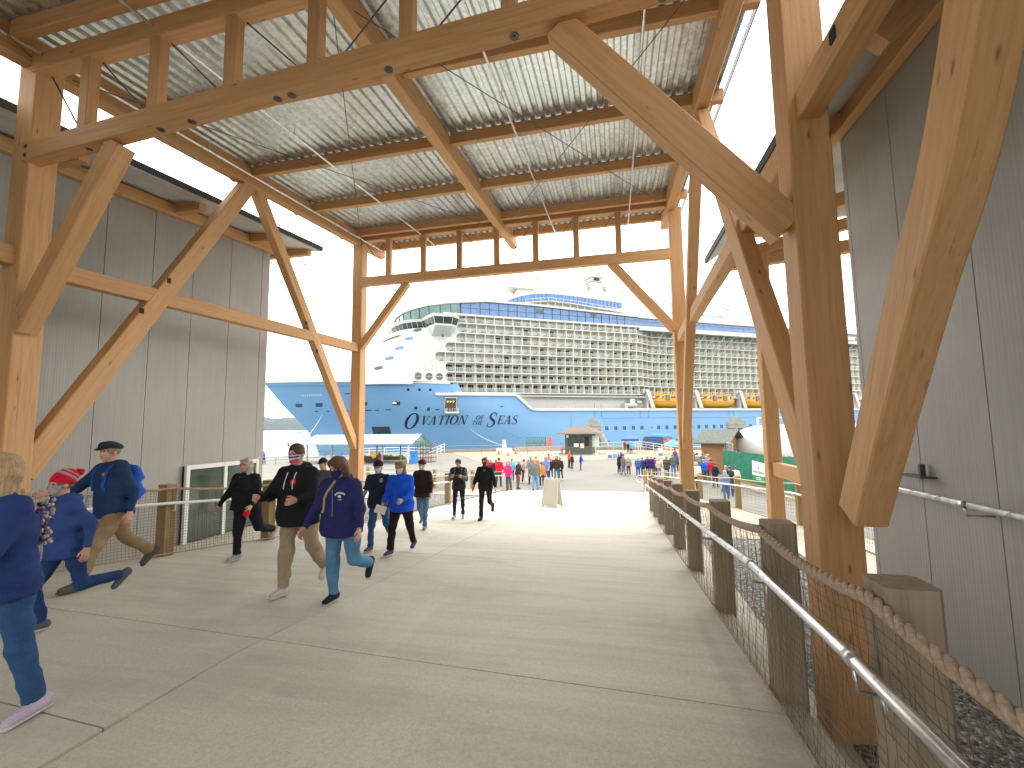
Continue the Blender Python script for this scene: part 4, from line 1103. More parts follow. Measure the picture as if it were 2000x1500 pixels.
# --- quay railings (left) and gangway rails
def railing(name,label,P,h=1.1,post=1.8,mat=None,rails=(1.1,.75,.4),r=.035,group=None,n=5):
    o=tag(empty(name,P[0]),label,'railing',group); m=MB(); mp=MB()
    for a,b in zip(P,P[1:]):
        L=(b-a).length; k=max(1,round(L/post))
        for i in range(k+1):
            p=a.lerp(b,i/k); mp.tube([p,p+Vector((0,0,h))],r*1.4,n)
        for z in rails: m.tube([a+Vector((0,0,z)),b+Vector((0,0,z))],r,n)
    m.build('rail',mat or pipe,o); mp.build('posts',mat or pipe,o); return o
railing('quay_railing','grey pipe railing at the water edge left of the shelter',[gp(505,908),gp(600,901),gp(700,896)],mat=greyp)
railing('quay_railing','white pipe railing climbing behind the crab pot',[gp(690,893),gp(780,890),gp(838,892)],mat=white)
railing('gangway_railing','white sloped gangway railing right of the crab pot',[gp(838,897)+Vector((0,0,.0)),gp(868,889)+Vector((0,0,.4))],mat=white)
m=MB(); a,b=gp(700,899),gp(790,897); 
for i in range(60):
    p=a.lerp(b,i/59); h=.25+.35*random.random(); m.tube([p,p+Vector((random.uniform(-.1,.1),0,h*.6)),p+Vector((random.uniform(-.2,.2),.1,h))],[.35,.32,.05],5)
tag(m.build('shrub_bed',plain('shrub_green',(.10,.12,.035),.9,var=.5,scale=3)),kind='stuff',label='low green planting along the rail under the shelter',cat='planting')
# temp fence line across the quay
railing('wire_barrier','thin wire barrier across the tan apron in front of the hull',[gp(855,890),gp(940,889),gp(1030,888),gp(1062,887)],h=1.3,post=6.5,rails=(1.25,),mat=greyp,r=.02,n=4)
# mooring bollard + line, barriers
A=gp(985,882); t_=thing('mooring_bollard','white mooring hook with taut line at the quay edge','bollard',A)
m=MB(); m.box((-1.1,-.5,0),(1.1,.5,.5)); m.tube([(0,0,.5),(0,0,1.5),(0,0,1.7)],[.3,.25,.32],10); lp(m,'body',white,t_)
def line(name,label,p,q,r=.05,sg=1.2,mat=None):
    m=MB(); m.tube(sag(p,q,sg,10),r,5); o=m.build(name,mat or shipwhite); tag(o,label,'mooring line'); return o
line('mooring_line','long pale mooring line crossing the ship name to the white bollard',gp(983,879)+Vector((0,0,.7)),Vector(S2W(3,nh(3,1)-.3,1.0)),.06,.5)
line('mooring_line','darker mooring line right of the ship name',gp(1066,876)+Vector((0,0,1)),Vector(S2W(12,-.3,.2)),.05,.5,plain('line_blue',(.08,.2,.34),.8))
line('mooring_line','pale line running down left from the bow',Vector(S2W(-36,nh(-36,5.5)-.3,5.5)),gp(560,893)+Vector((0,0,.6)),.06,1.2)
# green crates / gangway frames
A=gp(1028,881);B=gp(1066,880); t_=thing('steel_gangway','folded green and grey steel gangway lying on the quay','gangway',A,B); L=(B-A).length
m=MB(); n_=10
for i in range(n_+1):
    x=L*i/n_; m.bar((x,0,.1),(x,0,2.0),.1,.1)
    if i<n_: m.bar((x,0,.1 if i%2 else 2),(L*(i+1)/n_,0,2 if i%2 else .1),.07,.07)
for z in (.1,1.05,2.0): m.bar((0,0,z),(L,0,z),.1,.1)
m.bar((-4,0,1.4),(0,0,2.2),.08,.08); m.bar((-4.2,0,.3),(-4,0,1.4),.08,.08)
lp(m,'frame',plain('gangway_green',(.10,.20,.18),.6),t_)
org=plain('safety_orange',(.78,.14,.03),.55)
A=gp(1069,880);B=gp(1078,880); t_=thing('barrier','orange plastic barrier mesh beside the green gangway','barrier',A,B); L=(B-A).length
m=MB(); 
for z in (.2,.6,1.0,1.4,1.8): m.box((0,-.05,z),(L,.05,z+.2))
for x in (0,L*.5,L-.15): m.box((x,-.07,0),(x+.15,.07,2)); 
lp(m,'panel',org,t_)
def cone(px,py,label,h=.75):
    A=gp(px,py); t_=thing('traffic_cone',label,'cone',A,group='traffic cones on the quay')
    m=MB(); m.box((-.22,-.22,0),(.22,.22,.05)); m.tube([(0,0,.05),(0,0,h)],[.17,.03],10); lp(m,'body',org,t_)
    m=MB(); m.tube([(0,0,h*.5),(0,0,h*.7)],[.112,.08],10); lp(m,'stripe',white,t_)
cone(974,888,'orange cone left of the white mooring bollard',1.1); cone(1007,887,'orange cone midway along the quay edge',1.1); cone(1072,899,'orange cone behind the crowd near the white banner',1.5); cone(992,890,'small orange cone right of the mooring bollard',.7)
# far low wall segments
A=gp(1010,882);B=gp(1100,880); m=MB(); m.bar(A+Vector((0,0,.35)),B+Vector((0,0,.35)),.3,.7); tag(m.build('jersey_barrier',plain('pinkish_concrete',(.42,.33,.27),.8)),'low pinkish concrete wall along the quay edge left of the booth','wall')
# --- booth
def rot(m,c): return m
A=gp(1104,887);B=gp(1156,887.5); bt=thing('ticket_booth','small dark grey guard booth with hipped roof and paper notices','booth',A,B); L=(B-A).length; H=2.75; Dp=3.2
bg_=plain('booth_grey',(.085,.095,.09),.7); m=MB()
m.box((0,.0,0),(L,Dp,1.05)); m.box((0,0,1.05),(.35,.3,H)); m.box((L-.3,0,1.05),(L,.3,H)); m.box((L*.70,.0,1.05),(L*.74,.2,H)); m.box((L*.36,0,1.05),(L*.39,.15,H)); m.box((.35,0,2.25),(L-.3,.2,H)); m.box((.0,Dp-.2,1.05),(L,Dp,H)); m.box((0,.3,1.05),(.15,Dp,H)); m.box((L-.15,.3,1.05),(L,Dp,H)); lp(m,'wall',bg_,bt)
m=MB(); m.box((.35,.12,1.05),(L*.70,.16,2.25)); lp(m,'window',plain('booth_glass',(.035,.06,.05),.1),bt); m=MB(); m.box((L*.74,.1,0.05),(L-.3,.14,2.25)); lp(m,'door',dark,bt)
m=MB(); o=.95; m.add([(-o,-o,H),(L+o,-o,H),(L+o,Dp+o,H),(-o,Dp+o,H),(L*.33,Dp/2,H+1.0),(L*.67,Dp/2,H+1.0)],[(0,1,5,4),(1,2,5),(2,3,4,5),(3,0,4),(0,3,2,1)]); lp(m,'roof',plain('shingle_brown',(.15,.12,.105),.9,var=.3,scale=8),bt)
m=MB(); 
for a,b in (((-o,-o),(L+o,-o)),((L+o,-o),(L+o,Dp+o)),((-o,-o),(-o,Dp+o))): m.bar((a[0],a[1],H-.04),(b[0],b[1],H-.04),.06,.2)
lp(m,'fascia',plain('booth_fascia',(.22,.21,.19),.7),bt)
for x0,x1,z0,z1,mt in ((.34*L,.52*L,.95,1.4,white),(.57*L,.72*L,.8,1.4,plain('notice_pink',(.72,.6,.55),.6)),(.06*L,.14*L,2.15,2.5,white)):
    m=MB(); m.box((x0,-.04,z0),(x1,-.01,z1)); lp(m,'notice',mt,bt)
A=gp(1163,887); t_=thing('sign_stand','white notice stand right of the booth','sign',A); m=MB(); m.box((-.5,0,.9),(.5,.06,2.4)); m.box((-.05,0,0),(.05,.06,.9)); m.tube([(0,0,0),(0,0,.08)],.4,10); lp(m,'panel',plain('stand_cream',(.62,.64,.55),.6),t_)
# banners / signs
def board(px0,px1,pt,pb,label,cols,aframe=False):
    A=gp(px0,pb);B=gp(px1,pb); t_=thing('sign_board',label,'sign',A,B); L=(B-A).length; top=at(px0,pt,Y=A.y)[2]-A.z
    m=MB(); m.box((0,0,.25*top if not aframe else 0),(L,.05,top)); 
    if aframe: m.bar((0,.05,top),(0,.8,0),.05,.05); m.bar((L,.05,top),(L,.8,0),.05,.05)
    else: m.box((0,0,0),(.06,.05,top)); m.box((L-.06,0,0),(L,.05,top))
    lp(m,'panel',white,t_)
    for (a,b,c,d,mt) in cols: m=MB(); m.box((L*a,-.02,top*c),(L*b,-.004,top*d)); lp(m,'print',mt,t_)
    return t_
pb_=plain('print_blue',(.12,.35,.65),.6); pp_=plain('print_purple',(.22,.13,.38),.6)
board(1077,1091,881,893,'white banner with a blue wave print behind the crowd',[(.15,.85,.45,.62,pb_)])
board(1186,1198,882,896,'white and purple sandwich board left of the blue one',[(.1,.9,.1,.55,pp_)],True)
board(1196,1206,879,897,'pale blue sandwich board at the queue head',[(.08,.92,.1,.6,pb_)],True)
board(1285,1296,875,892,'white sign with purple and blue print by the ramp rails',[(.1,.9,.1,.3,pp_),(.1,.9,.32,.45,pb_)])
# tents
def tent(px0,px1,pt,pe,pb,label,col,group='blue pop-up tents'):
    A=gp(px0,pb);B=gp(px1,pb); t_=thing('canopy_tent',label,'tent',A,B,group); L=(B-A).length; ze=at(px0,pe,Y=A.y)[2]-A.z; zt=at(px0,pt,Y=A.y)[2]-A.z
    m=MB(); o=.1; m.add([(-o,-o,ze),(L+o,-o,ze),(L+o,L+o,ze),(-o,L+o,ze),(L/2,L/2,zt),(-o,-o,ze-.3),(L+o,-o,ze-.3),(L+o,L+o,ze-.3),(-o,L+o,ze-.3)],[(0,1,4),(1,2,4),(2,3,4),(3,0,4),(0,5,6,1),(1,6,7,2),(3,8,5,0)]); lp(m,'canopy',col,t_)
    for x in (0,L):
        for y in (0,L): m=MB(); m.tube([(x,y,0),(x,y,ze)],.035,5); lp(m,'leg',pipe,t_)
tent(1217,1247,849.5,857,886,'deep blue pop-up tent behind the hand rails, left of the van',plain('tent_navy',(.035,.10,.30),.6))
tent(1303,1330,859,868,888,'lighter blue pop-up tent beside the timber post',plain('tent_blue',(.08,.36,.72),.6))
m_=plain('notice_cyan',(.1,.5,.6),.6)
# van
A=gp(1254,878,-2.2)+Vector((0,0,.0));B=gp(1298,880); vn=thing('cargo_van','dark blue pickup van with black cab parked behind the rails','van',A,B); L=(B-A).length
m=MB(); m.prism([(0,0,.45),(L,0,.45),(L,0,1.3),(L*.96,0,1.95),(L*.32,0,1.95),(L*.27,0,2.0),(L*.10,0,1.85),(L*.02,0,1.2)],(0,2,0)); lp(m,'body',plain('van_blue',(.025,.075,.20),.4),vn)
m=MB(); m.prism([(L*.08,0,1.25),(L*.28,0,1.3),(L*.27,0,1.85),(L*.13,0,1.75)],(0,-.03,0)); lp(m,'window',darkgl,vn)
m=MB(); m.box((L*.02,-.05,.5),(L*.05,.0,.8)); lp(m,'headlight',org,vn)
for x in (L*.17,L*.8):
    for y in (0,2): m=MB(); m.tube([(x,y-.1,.42),(x,y+.1,.42)],.42,16); lp(m,'wheel',dark,vn)
m=MB(); m.box((L*.34,.1,1.96),(L*.9,1.9,2.3)); lp(m,'roof_load',pb_,vn)
A=gp(1297,880);B=gp(1303,880); t_=thing('fuel_tank','orange box standing right behind the van','box',A,B); m=MB(); m.box((0,0,.0),(1.1,1,1.5)); m.box((.1,-.03,1.0),(1.0,-.0,1.1)); m.box((.4,.3,1.5),(.7,.6,1.65)); lp(m,'body',org,t_)
# gangway handrails at the queue (sloping white rails)
P=[gp(1232,879)+Vector((0,0,.35)),gp(1262,884)+Vector((0,0,.25)),gp(1330,893)]
railing('gangway_railing','upper run of grey-white rails leading from the pier to the queue',[P[0],P[1],P[2]],h=1.15,post=2.2,mat=plain('rail_bright',(.50,.51,.48),.5),rails=(1.12,.8,.45),r=.05)
railing('quay_railing','long low rail behind the booth reaching the blue tent',[gp(1165,880),gp(1232,879)],h=1.2,post=3,mat=plain('rail_bright2',(.42,.40,.35),.5),rails=(1.15,.6),r=.06)
# --- dolphins (concrete mooring structures on battered piles)
def dolphin(px,label):
    A=Vector(at(px,868,d=92)); A.z=-7; t_=thing('mooring_dolphin',label,'mooring dolphin',A,group='concrete mooring dolphins beside the hull')
    cg=plain('dolphin_concrete',(.30,.30,.27),.85,var=.2,scale=1)
    m=MB(); m.box((-1.5,-1.6,7.6),(1.7,1.6,8.9)); m.box((-.9,-.9,8.9),(1.1,.9,9.5)); m.tube([(0,-.4,9.5),(0,-.4,10.3)],.35,10); m.box((-1.65,-1.7,8.3),(1.85,1.7,8.45)); lp(m,'cap',cg,t_)
    for x0,x1,y in ((-.7,-.7,-.6),(.9,.9,-.6),(1.2,4.8,-.9),(-.8,-1.1,.9)): m=MB(); m.tube([(x0,y,7.6),(x1,y,-1)],.6,12); lp(m,'pile',cg,t_)
    m=MB()
    for x in (-1.6,-.5,.7,1.8): m.tube([(x,-1.6,8.9),(x,-1.6,9.9)],.04,4)
    m.tube([(-1.6,-1.6,9.9),(1.8,-1.6,9.9)],.04,4); lp(m,'guard_rail',greyp,t_)
dolphin(1159,'grey concrete mooring dolphin standing behind the booth'); dolphin(1438,'grey concrete mooring dolphin standing left of the white tank')
# light pole
A=gp(1546,872); t_=thing('light_pole','tall thin pale pole rising in front of the far lifeboats','pole',A); m=MB(); m.tube([(0,0,0),(0,0,13.5)],[.16,.09],8); m.tube([(0,0,0),(0,0,.4)],.3,8); lp(m,'pole',plain('pole_pale',(.42,.56,.58),.5),t_)
# --- cedar shed
A=gp(1372,922);B=gp(1421,925); t_=thing('cedar_shed','small brown cedar shed with green-grey roof behind the queue','shed',A,B); L=(B-A).length; H=2.35; Dp=2.7
m=MB(); 
for k in range(15):
    z=H*k/15; m.box((0,-.02-.0*k,z),(L,.06,z+H/15-.02))
    m.box((-.0,.06,z),(.06,Dp*.30,z+H/15-.02)); m.box((-.0,Dp*.62,z),(.06,Dp,z+H/15-.02))
m.box((.02,.0,0),(L-.02,.1,H)); m.box((0,Dp-.06,0),(L,Dp,H)); m.box((L-.06,0,0),(L,Dp,H)); m.box((-.01,0,1.95),(.06,Dp,H))
m.add([(0,0,H),(0,Dp,H),(0,Dp/2,H+.75),(L,0,H),(L,Dp,H),(L,Dp/2,H+.75)],[(0,2,1),(3,4,5)])
lp(m,'wall',cedar,t_)
m=MB(); 
for y0,y1 in ((-.55,Dp/2),(Dp+.55,Dp/2)):
    z0=H-.15
    m.add([(-.4,y0,z0),(L+.5,y0,z0),(L+.5,y1,H+.85),(-.4,y1,H+.85),(-.4,y0,z0+.09),(L+.5,y0,z0+.09),(L+.5,y1,H+.94),(-.4,y1,H+.94)],[(0,1,2,3),(4,7,6,5),(0,4,5,1),(1,5,6,2),(0,3,7,4)])
lp(m,'roof',plain('shed_roof',(.11,.125,.11),.9,var=.25,scale=6),t_)
m=MB(); m.box((.3,Dp*.3,0),(.35,Dp*.62,1.95)); lp(m,'doorway',dark,t_)
# --- green screened fence with sign
green=plain('green_screen',(.01,.16,.095),.75,var=.18,scale=1.5)
G=[Vector((6.95,33.5,-2.22)),Vector((8.15,25.0,-2.10)),Vector((8.9,17.0,-1.45)),Vector((9.6,9.0,-1.05))]
gf=tag(empty('screen_fence',G[0]),'long green mesh-covered fence with a white and green sign along the road','fence')
m=MB(); mp=MB(); mr=MB()
for a,b in zip(G,G[1:]):
    k=14; rows=[]
    for z in np.linspace(.22,1.95,5):
        rows.append([tuple(a.lerp(b,i/k)+Vector((.04*math.sin(i*2.1+z*3)*(.5 if 0<i<k else 0),0,z))) for i in range(k+1)])
    m.grid(rows); m.grid([[(x+.02,y,z) for x,y,z in r] for r in rows],flip=True)
    n_=4
    for i in range(n_+1): p=a.lerp(b,i/n_)+Vector((.08,0,0)); mp.tube([p,p+Vector((0,0,2.0))],.04,6)
    mr.bar(a+Vector((-.05,0,.16)),b+Vector((-.05,0,.16)),.05,.12)
m.build('screen',green,gf); mp.build('posts',greyp,gf); mr.build('kickboard',newpost,gf)
def onfence(px,py,a=G[0],b=G[1]):
    n=Vector((-(b-a).y,(b-a).x,0)).normalized(); r=Vector(fw+rt*((px-PX)/F)+up*((PY-py)/F)); c=Vector(CP); t=(a-c).dot(n)/r.dot(n); return c+r*t
off_=Vector((-.08,-.02,0))
c4=[onfence(*q)+off_ for q in ((1472,927),(1498,932.5),(1497,905.5),(1471.5,899))]
d_=(c4[1]-c4[0]); 
m=MB(); m.add(c4+[p+Vector((.03,0,0)) for p in c4],[(0,1,2,3),(0,4,5,1),(1,5,6,2),(2,6,7,3),(3,7,4,0)]); sg=m.build('sign_panel',white,gf)
def q2(u,v,o=.012): 
    p=c4[0].lerp(c4[1],u).lerp(c4[3].lerp(c4[2],u),v); return p+Vector((-o,0,0))
m=MB()
for (u0,u1,v0,v1) in ((.10,.17,.2,.33),(.19,.24,.2,.33),(.26,.31,.2,.31),(.33,.36,.2,.33),(.38,.44,.18,.33),(.52,.60,.2,.36),(.62,.66,.2,.33),(.68,.74,.2,.33),(.76,.80,.2,.33),(.82,.92,.2,.31)): m.add([q2(u0,v0),q2(u1,v0),q2(u1,v1),q2(u0,v1)],[(0,1,2,3)])
m.build('sign_lettering',plain('sign_ink',(.25,.30,.28),.7),gf)
m=MB(); m.add([q2(.5+.085*math.cos(a),.74+.10*math.sin(a)) for a in np.linspace(0,2*math.pi,14,endpoint=False)],[tuple(range(14))]); m.build('emblem',plain('emblem_grey',(.45,.5,.46),.7),gf)
m=MB(); m.add([q2(.5+.05*math.cos(a),.74+.06*math.sin(a),.02) for a in np.linspace(0,2*math.pi,14,endpoint=False)],[tuple(range(14))]); m.build('emblem_centre',white,gf)
m=MB(); m.add([q2(.43,.50),q2(.57,.50),q2(.55,.60),q2(.45,.60)],[(0,1,2,3)]); m.build('emblem_base',plain('emblem_rust',(.30,.12,.07),.7),gf)
m=MB(); m.add([q2(.06,-.30),q2(.99,-.34),q2(.99,-.03),q2(.06,-.03)],[(0,1,2,3)]); m.build('sign_panel',plain('sign_green',(.04,.30,.09),.6),gf)
m=MB()
for u0,u1,v in ((.36,.70,-.12),(.34,.74,-.24)): m.add([q2(u0,v-.035,.02),q2(u1,v-.035,.02),q2(u1,v+.035,.02),q2(u0,v+.035,.02)],[(0,1,2,3)])
m.build('sign_lettering',plain('sign_mint',(.5,.75,.5),.7),gf)
# gate frame of grey pipes at the fence end
A=gp(1418,925);B=gp(1434,930); t_=thing('pipe_gate','galvanised pipe gate at the far end of the green fence','gate',A,B); L=(B-A).length
m=MB()
for x in np.linspace(0,L,5): m.tube([(x,0,0),(x,0,2.3)],.045,5)
for z in (.2,1.2,2.3): m.tube([(0,0,z),(L,0,z)],.04,5)
for z in np.linspace(.3,2.2,14): m.tube([(0,0,z),(L,0,z)],.012,3)
for k in (-1,1): m.tube([(L*.5+.35*math.cos(a),0,1.75+.35*math.sin(a)) for a in np.linspace(0,2*math.pi,14)],.03,5)
lp(m,'frame',greyp,t_)
# --- white tank on a cradle
A=Vector((9.6,41,-2.2)); t_=tag(empty('storage_tank',A),'huge white rounded tank behind the green fence','tank'); t_.rotation_euler[2]=R(-52)
wt2=plain('tank_white',(.74,.75,.74),.45,var=.03)
m=MB(); rows=[]; Lt=22
prof=[(0,.05),(.15,.6),(.5,1.1),(1.1,1.45),(1.9,1.62),(2.8,1.7)]
pr_=prof+[(Lt-x,r) for x,r in prof[::-1]]
for x,r in pr_: rows.append([(x,r*math.cos(a),1.9+r*math.sin(a)) for a in np.linspace(0,2*math.pi,32,endpoint=False)])
m.grid(rows,closeu=True,flip=False); lp(m,'shell',wt2,t_,smooth=True)
m=MB()
for x in (3,8,13,18): m.prism([(x,-1.7,0),(x,1.7,0),(x,1.5,1.0),(x,.0,.3),(x,-1.5,1.0)],(.4,0,0))
lp(m,'saddle',plain('tank_saddle',(.5,.5,.48),.6),t_)
m=MB()
for y in (-.7,.7):
    m.bar((2.6,y,3.3),(2.6,y,4.15),.1,.1); m.bar((7,y,3.4),(7,y,4.15),.1,.1); m.bar((2.6,y,4.15),(7,y,4.15),.1,.1)
m.tube([(1.5,0,1.5),(.6,-.9,.9),(.2,-1.2,.0)],.1,6); m.box((12.2,-.8,3.4),(14.2,.8,4.6)); m.tube([(9.5,0,3.5),(9.5,0,4.1)],.25,8); lp(m,'platform_rail',wt2,t_)
# --- blank A-frame board on the ramp
A=Vector(at(1058,990,pl=(0,-1/12))); B=Vector(at(1088,992,pl=(0,-1/12))); t_=thing('a_frame_sign','blank cream plastic A-frame sign standing on the pale ramp','sign',A,B); L=(B-A).length
cr_=plain('aframe_cream',(.62,.60,.52),.5,var=.03); H=1.02
for nm,s_ in (('front_panel',-1),('rear_panel',1)):
    m=MB(); y0=.20 if s_<0 else .24; y1=.0 if s_<0 else .44
    V=[(0,y1,0),(L*.12,y1,.0),(L*.14,y1+(y0-y1)*.05,.05),(L*.86,y1+(y0-y1)*.05,.05),(L*.88,y1,0),(L,y1,0),(L*.97,y0,H),(L*.74,y0,H),(L*.72,y0-.0,H-.06),(L*.60,y0,H-.06),(L*.58,y0,H),(L*.42,y0,H),(L*.40,y0,H-.06),(L*.28,y0,H-.06),(L*.26,y0,H),(L*.03,y0,H)]
    m.add([Vector(v) for v in V]+[Vector(v)+Vector((0,.03*-s_*-1,0)) for v in V],[tuple(range(16)),tuple(range(31,15,-1))]+[(i,16+i,16+(i+1)%16,(i+1)%16) for i in range(16)])
    lp(m,nm,cr_,t_)
m=MB(); m.add([(L*.13,.0255,.13),(L*.87,.0255,.13),(L*.86,.1686,.86),(L*.14,.1686,.86)],[(0,1,2,3)])
m.v=[(x,y-.012,z) for x,y,z in m.v]; lp(m,'insert',plain('aframe_insert',(.56,.54,.44),.6,var=.02),t_)
# far flag at the left shore
A=gp(560,905); t_=thing('red_marker_flag','small red flag on a thin pole at the water edge','flag',A); m=MB(); m.tube([(0,0,0),(0,0,2.6)],.02,5); lp(m,'pole',greyp,t_); m=MB(); m.add([(0,0,2.6),(.0,0,1.9),(.45,0,1.7)],[(0,1,2)]); lp(m,'cloth',plain('flag_red',(.5,.05,.04),.7),t_)
# ------------------------------------------------------------------ people (blended implicit bodies, meshed with surface nets)
V3=lambda *a: np.array(a,float)
class Vol:
    def __init__(s,lo,hi,h):
        s.h=h; s.lo=np.array(lo,float); n=np.ceil((np.array(hi)-s.lo)/h).astype(int)+1; s.n=n
        s.ax=[s.lo[i]+h*np.arange(n[i]) for i in range(3)]; s.d=np.full(n,.12)
    def _sl(s,lo,hi):
        a=np.clip(np.floor((np.array(lo)-s.lo)/s.h).astype(int),0,s.n); b=np.clip(np.ceil((np.array(hi)-s.lo)/s.h).astype(int)+1,0,s.n)
        return a,b
    def op(s,lo,hi,fn,k=.02,mode='u'):
        a,b=s._sl(np.array(lo)-.10,np.array(hi)+.10)
        if (b<=a).any(): return
        X,Y,Z=np.meshgrid(*[s.ax[i][a[i]:b[i]] for i in range(3)],indexing='ij',sparse=False)
        e=fn(X,Y,Z); sl=tuple(slice(a[i],b[i]) for i in range(3)); d=s.d[sl]
        if mode=='u':
            h=np.maximum(k-np.abs(d-e),0)/k if k>0 else 0; s.d[sl]=np.minimum(d,e)-h*h*k*.25
        elif mode=='sub': 
            e=-e; h=np.maximum(k-np.abs(d-e),0)/k if k>0 else 0; s.d[sl]=np.maximum(d,e)+h*h*k*.25
        else: s.d[sl]=np.maximum(d,e)
    def cap(s,a,b,ra,rb=None,k=.03,sx=1.,sy=1.,mode='u'):
        rb=ra if rb is None else rb; a=np.array(a,float); b=np.array(b,float); r=max(ra,rb)*1.0
        A=a*V3(sx,sy,1); B=b*V3(sx,sy,1); BA=B-A; L=max(BA@BA,1e-9)
        def f(X,Y,Z):
            x=X*sx-A[0]; y=Y*sy-A[1]; z=Z-A[2]; h=np.clip((x*BA[0]+y*BA[1]+z*BA[2])/L,0,1)
            return np.sqrt((x-h*BA[0])**2+(y-h*BA[1])**2+(z-h*BA[2])**2)-(ra+(rb-ra)*h)
        m=r/min(sx,sy,1); s.op(np.minimum(a,b)-m,np.maximum(a,b)+m,f,k,mode)
    def ell(s,c,r,k=.02,mode='u',pitch=0.,yaw=0.):
        c=np.array(c,float); r=np.array(r,float); cp,sp=math.cos(pitch),math.sin(pitch); cy,sy_=math.cos(yaw),math.sin(yaw)
        def f(X,Y,Z):
            x=X-c[0];y=Y-c[1];z=Z-c[2]; x,y=x*cy+y*sy_,-x*sy_+y*cy; y,z=y*cp+z*sp,-y*sp+z*cp
            q=np.sqrt((x/r[0])**2+(y/r[1])**2+(z/r[2])**2); return (q-1)*r.min()
        m=r.max(); s.op(c-m,c+m,f,k,mode)
    def plane(s,p,nrm):  # keep the side nrm points away from
        X,Y,Z=np.meshgrid(*s.ax,indexing='ij',sparse=True); e=(X-p[0])*nrm[0]+(Y-p[1])*nrm[1]+(Z-p[2])*nrm[2]; s.d=np.maximum(s.d,e)
    def fold(s,amp,seed,f=1.):
        X,Y,Z=np.meshgrid(*s.ax,indexing='ij',sparse=True)
        r=np.random.RandomState(seed); e=0
        for i in range(4):
            a=r.uniform(-1,1,3)*V3(16,16,24)*f; e=e+np.sin(X*a[0]+Y*a[1]+Z*a[2]+r.uniform(0,6)+1.5*np.sin(Z*11*f+X*9+i))
        s.d=s.d+amp*e/2.2
    def mesh(s):
        d=s.d; sg=d<0
        c=[sg[i:sg.shape[0]-1+i,j:sg.shape[1]-1+j,k:sg.shape[2]-1+k] for i in (0,1) for j in (0,1) for k in (0,1)]
        su=sum(x.astype(np.int8) for x in c); act=(su>0)&(su<8); idx=-np.ones(act.shape,int); ii=np.argwhere(act)
        if len(ii)==0: return np.zeros((0,3)),[]
        idx[act]=np.arange(len(ii)); co=[(i,j,k) for i in (0,1) for j in (0,1) for k in (0,1)]
        val=np.stack([d[ii[:,0]+a,ii[:,1]+b,ii[:,2]+e] for a,b,e in co],1)
        P=np.zeros((len(ii),3)); W=np.zeros(len(ii))
        for p in range(8):
            for q in range(p+1,8):
                if sum(abs(x-y) for x,y in zip(co[p],co[q]))!=1: continue
                m=(val[:,p]<0)!=(val[:,q]<0); t=np.where(m,val[:,p]/np.where(m,val[:,p]-val[:,q],1),0)
                P+=m[:,None]*(np.array(co[p])+t[:,None]*(np.array(co[q])-np.array(co[p]))); W+=m
        P=(P/W[:,None]+ii)*s.h+s.lo; F_=[]
        for ax in range(3):
            u,v=(ax+1)%3,(ax+2)%3
            a=[slice(None)]*3;b=[slice(None)]*3; a[ax]=slice(0,-1); b[ax]=slice(1,None)
            sa,sb_=sg[tuple(a)],sg[tuple(b)]; e=np.argwhere(sa!=sb_)
            ok=(e[:,u]>0)&(e[:,v]>0)&(e[:,u]<s.n[u]-1)&(e[:,v]<s.n[v]-1)&(e[:,ax]<s.n[ax]-1); e=e[ok]
            if not len(e): continue
            def I(du,dv): q=e.copy(); q[:,u]-=du; q[:,v]-=dv; return idx[q[:,0],q[:,1],q[:,2]]
            q=np.stack([I(0,0),I(1,0),I(1,1),I(0,1)],1); fl=sa[e[:,0],e[:,1],e[:,2]]
            q=np.where(fl[:,None],q,q[:,::-1]); F_.append(q[(q>=0).all(1)])
        return P,np.concatenate(F_)
    def surf(s,x,z,side=1):
        """front surface y at (x,z)"""
        i=int(round((x-s.lo[0])/s.h)); k=int(round((z-s.lo[2])/s.h)); i=min(max(i,0),s.n[0]-1);k=min(max(k,0),s.n[2]-1)
        col=s.d[i,:,k]; w=np.where(col<0)[0]
        if not len(w): return None
        return s.ax[1][w[-1] if side>0 else w[0]]+side*s.h*.6
def vmesh(vol,name,mat,parent=None,sc=1.):
    P,Fq=vol.mesh()
    if not len(P): return None
    me=bpy.data.meshes.new(name); me.from_pydata((P*sc).tolist(),[],Fq.tolist()); me.materials.append(mat)
    me.polygons.foreach_set('use_smooth',[True]*len(me.polygons)); me.update()
    o=bpy.data.objects.new(name,me); COL.objects.link(o); o.parent=parent; return o
def fab(c,sheen=0):
    n='fabric_%02x%02x%02x'%tuple(int(min(1,x)**.45*255) for x in c)
    if n in MAT: return MAT[n]
    t=NT(n); v=t.co('Object'); cc=t.ramp(t.noise(v,9,5),[(.3,mul(c,.78)),(.7,mul(c,1.2))]); cc=t.mix(.4,cc,t.ramp(t.noise(v,140,2),[(.3,mul(c,.6)),(.7,mul(c,1.35))]))
    t.bump(t.noise(v,60,4),.45,.004); MAT[n]=t.out(cc,.85,spec=.2); return MAT[n]
def skin(c):
    n='skin_%02x%02x'%(int(c[0]*255),int(c[1]*255))
    if n in MAT: return MAT[n]
    t=NT(n); v=t.co('Object'); cc=t.ramp(t.noise(v,14,4),[(.3,mul(c,.86)),(.7,mul(c,1.08))]); t.b.inputs['Subsurface Weight'].default_value=.0; MAT[n]=t.out(cc,.5,spec=.35); return MAT[n]
def hairm(c):
    n='hair_%02x%02x%02x'%tuple(int(min(1,x)**.45*255) for x in c)
    if n in MAT: return MAT[n]
    t=NT(n); v=t.co('Object',(60,60,9)); cc=t.ramp(t.noise(v,1.6,6,.7),[(.3,mul(c,.5)),(.7,mul(c,1.3))]); t.bump(t.noise(v,3,4),.7,.01); MAT[n]=t.out(cc,.6); return MAT[n]
SK=(.58,.33,.235); SK2=(.50,.27,.18)
